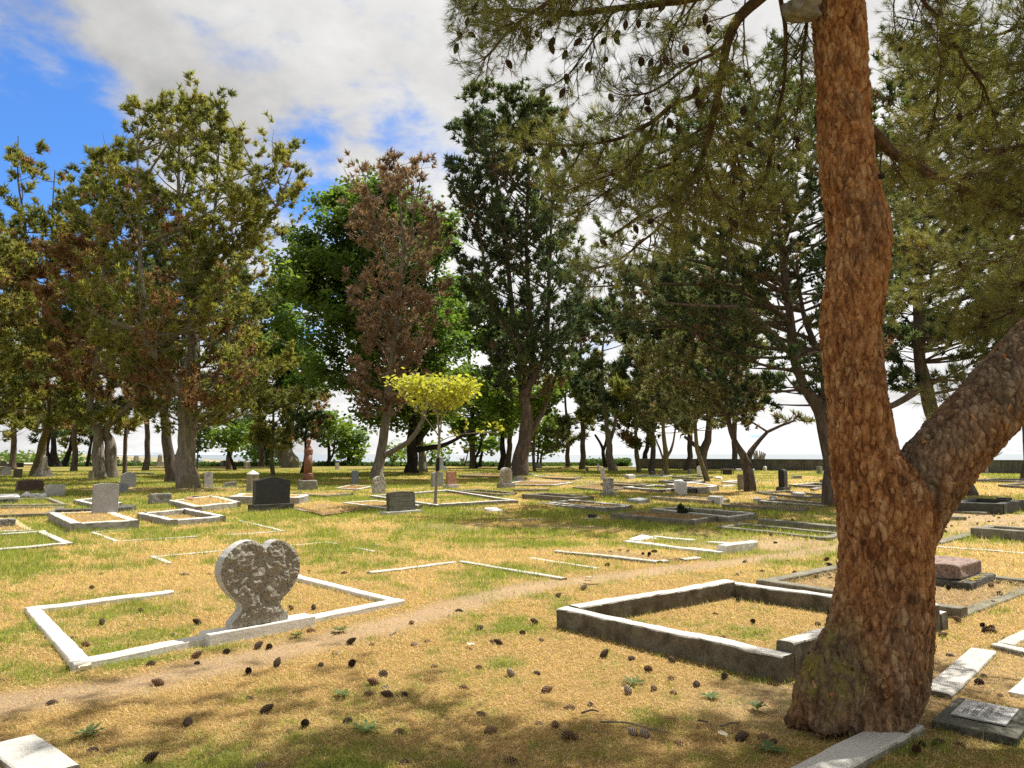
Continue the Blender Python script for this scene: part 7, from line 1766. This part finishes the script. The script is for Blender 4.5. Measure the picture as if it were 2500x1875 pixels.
# ---------------------------------------------------------------- grass
def build_grass():
    rng = np.random.default_rng(1)
    N = 1500000
    # sample distance with density falling off beyond 6 m
    ds = np.geomspace(2.6, 85, 4000); rho = np.where(ds < 5.5, 1.0, (5.5 / ds) ** 1.75) * ds
    cdf = np.concatenate([[0], np.cumsum((rho[1:] + rho[:-1]) * .5 * np.diff(ds))]); cdf /= cdf[-1]
    d = np.interp(rng.random(N), cdf, ds)
    a = (rng.random(N) * 2 - 1) * R_(39.5)
    P = np.stack([np.sin(a) * d, np.cos(a) * d], 1)
    keep = P[:, 1] < wall_y(P[:, 0]) - .3
    for q in FOOT:
        low = len(q) > 4; q = [(float(v[0]), float(v[1])) for v in q[:4]]
        xs, ys = [v[0] for v in q], [v[1] for v in q]
        idx = np.nonzero((P[:, 0] > min(xs)) & (P[:, 0] < max(xs)) & (P[:, 1] > min(ys)) & (P[:, 1] < max(ys)))[0]
        if len(idx):
            hit = idx[in_quad(P[idx], q)]
            if low and len(hit): hit = hit[fbm(P[hit] * 3.1, 3, 44) + .10 * rng.normal(size=len(hit)) < .56]
            keep[hit] = False
    g, b = fields(P)
    keep &= rng.random(N) > b * 0.90
    P, g, b, d = P[keep], g[keep], b[keep], d[keep]; n = len(P)
    z = hgt(P)
    clump = fbm(P * 9.0, 2, 55)
    gg = np.clip(g + (clump - .5) * 1.5 + rng.normal(size=n) * .10, 0, 1)
    isg = rng.random(n) < np.clip((gg - .25) * 1.35, .03, .95)
    tall = (fbm(P * 3.3, 2, 66) > .60) & isg
    sc = np.clip(d / 6.5, .8, 9)
    L = np.where(isg, .026 + .022 * rng.random(n) + np.where(tall, .035 * rng.random(n), 0), .022 + .028 * rng.random(n)) * np.clip(sc, .9, 2.4)
    Wd = np.where(isg, .0016, .0014) * (0.7 + .6 * rng.random(n)) * sc * 1.0
    el = np.where(isg, R_(1) * (48 + 32 * rng.random(n)), R_(1) * (4 + 42 * rng.random(n) ** 1.4))
    az = rng.random(n) * 2 * math.pi
    dr = np.stack([np.cos(az) * np.cos(el), np.sin(az) * np.cos(el), np.sin(el)], 1)
    sd = np.stack([-np.sin(az + rng.normal(size=n) * .5), np.cos(az), np.zeros(n)], 1) * Wd[:, None]
    o = np.stack([P[:, 0], P[:, 1], z + np.where(isg, -.002, .004 * rng.random(n) + .002)], 1)
    near = d < 9.0
    # near blades bend (two segments), far blades are single triangles
    def col(mask):
        t = np.where(isg[mask], .02 + .40 * rng.random(mask.sum()), .50 + .50 * rng.random(mask.sum()))
        return t
    i = np.nonzero(near)[0]
    mid = o[i] + dr[i] * (L[i] * .55)[:, None]
    bend = np.stack([np.cos(az[i]) * .5, np.sin(az[i]) * .5, np.where(isg[i], -.25, -.35)], 1)
    tip = mid + unit(dr[i] + bend) * (L[i] * .55)[:, None]
    Vn = np.stack([o[i] - sd[i], o[i] + sd[i], mid + sd[i] * .8, mid - sd[i] * .8, tip], 1)
    k = np.arange(len(i))[:, None] * 5
    Fq = k + np.array([[0, 1, 2, 3]]); Ft = k + np.array([[3, 2, 4]])
    j = np.nonzero(~near)[0]
    Vf = np.stack([o[j] - sd[j], o[j] + sd[j], o[j] + dr[j] * L[j][:, None]], 1)
    nb_ = len(Vn) * 5
    Ff = nb_ + np.arange(len(j) * 3).reshape(-1, 3)
    # long blades crowding the feet of the near stones
    EO = []
    for q in FOOT:
        q = q[:4]
        c = np.mean([(v[0], v[1]) for v in q], 0)
        if np.hypot(*c) > 22: continue
        for e in range(4):
            a_, b_ = np.array(q[e][:2], float), np.array(q[(e + 1) % 4][:2], float); Lg = np.linalg.norm(b_ - a_)
            if Lg < .05: continue
            k_ = int(Lg * 60); t_ = rng.random(k_)[:, None]; nn = np.array([(b_ - a_)[1], -(b_ - a_)[0]]) / Lg
            if nn @ ((a_ + b_) / 2 - c) < 0: nn = -nn
            p_ = a_ + (b_ - a_) * t_ + nn * (.004 + .05 * rng.random((k_, 1)) ** 1.5)
            EO.append(p_[fbm(p_ * 2.6, 2, 91) > .50])
    E = np.concatenate(EO); ne = len(E); de = np.hypot(E[:, 0], E[:, 1]); se = np.clip(de / 7, .8, 3)
    Oe = np.concatenate([E, hgt(E)[:, None] - .005], 1); ae = rng.random(ne) * 6.283; ee = R_(1) * (55 + 30 * rng.random(ne))
    De = np.stack([np.cos(ae) * np.cos(ee), np.sin(ae) * np.cos(ee), np.sin(ee)], 1); Le = .035 + .085 * rng.random(ne) ** 2
    Se = np.stack([-np.sin(ae), np.cos(ae), ae * 0], 1) * (.0019 * se)[:, None]
    Ve = np.stack([Oe - Se, Oe + Se, Oe + De * Le[:, None] + np.array([0, 0, -.2]) * (Le * .3)[:, None]], 1)
    Fe = nb_ + len(Vf) * 3 + np.arange(ne * 3).reshape(-1, 3)
    # needles and straw lying on the plot beds
    BO, BT = [], []
    for ins, bz, kd in BEDS:
        q4 = np.array([(v[0], v[1]) for v in ins]); cc = q4.mean(0); dd = np.hypot(*cc)
        ar = abs(sum(q4[i][0] * q4[(i + 1) % 4][1] - q4[(i + 1) % 4][0] * q4[i][1] for i in range(4))) / 2
        nn_ = int(min(9000, ar * 2600 * min(1, (9 / dd) ** 1.2)))
        s_, t_ = rng.random((nn_, 1)), rng.random((nn_, 1))
        pp = (q4[0] * (1 - s_) + q4[1] * s_) * (1 - t_) + (q4[3] * (1 - s_) + q4[2] * s_) * t_
        BO.append(np.concatenate([pp, np.full((nn_, 1), bz + .004) + .015 * rng.random((nn_, 1))], 1)); BT.append(np.where(rng.random(nn_) < (.12 if kd == 'bed_straw' else .03), .2 + .2 * rng.random(nn_), np.where(rng.random(nn_) < (.3 if kd == 'bed_straw' else .75), .46 + .12 * rng.random(nn_), .6 + .4 * rng.random(nn_))))
    BO = np.concatenate(BO); BT = np.concatenate(BT); nbd = len(BO); db = np.hypot(BO[:, 0], BO[:, 1]); ab = rng.random(nbd) * 6.283; eb = R_(1) * 30 * rng.random(nbd) ** 2
    Db = np.stack([np.cos(ab) * np.cos(eb), np.sin(ab) * np.cos(eb), np.sin(eb)], 1); sb = np.clip(db / 7, .8, 4)[:, None]
    Sb = np.stack([-np.sin(ab), np.cos(ab), ab * 0], 1) * .0018 * sb; Lb = (.03 + .05 * rng.random((nbd, 1))) * np.clip(sb, 1, 2)
    Vb = np.stack([BO - Sb, BO + Sb, BO + Db * Lb], 1)
    Ff = np.concatenate([Ff, Fe, nb_ + len(Vf) * 3 + ne * 3 + np.arange(nbd * 3).reshape(-1, 3)])
    V = np.concatenate([Vn.reshape(-1, 3), Vf.reshape(-1, 3), Ve.reshape(-1, 3), Vb.reshape(-1, 3)])
    T = np.concatenate([np.repeat(col(near), 5), np.repeat(col(~near), 3), np.repeat(np.where(rng.random(ne) < .7, .05 + .36 * rng.random(ne), .6 + .4 * rng.random(ne)), 3), np.repeat(BT, 3)])
    m = foliage_mat('grass_blades', [(0, (0.10, 0.145, 0.022)), (.22, (0.21, 0.265, 0.042)), (.42, (0.44, 0.44, 0.105)), (.50, (0.29, 0.17, 0.058)), (.70, (0.55, 0.38, 0.15)), (1, (0.80, 0.65, 0.36))], .45, .55)
    me = np_mesh('grass', V, [Fq, np.concatenate([Ft, Ff])], [m], {'tint': T})
    o_ = obj('grass', me); tag(o_, 'dry straw and green tufts of the cemetery lawn', 'grass', kind='stuff')

# ================================================================ build
import time as _t
_t0 = _t.time()
def step(f, *a):
    t = _t.time(); f(*a); print('BUILD %-18s %.1fs' % (f.__name__, _t.time() - t), flush=True)
MOUNDS += [(W(1090, 1283).x, W(1090, 1283).y, 1.1, .05), (W(800, 1242).x, W(800, 1242).y, 1.0, .06), (W(1300, 1240).x, W(1300, 1240).y, 1.4, .10), (W(1900, 1320).x, W(1900, 1320).y, 1.6, .05)]
step(build_trees)
step(build_sapling)
step(build_hero)
step(build_ground)
step(build_sea)
step(build_walls)
step(build_kerbs)
step(build_stones)
step(build_undergrowth)
step(build_cones)
step(build_litter)
step(build_bush)
step(build_driftwood)
step(build_car)
step(build_grass)
print('BUILD total %.1fs' % (_t.time() - _t0))
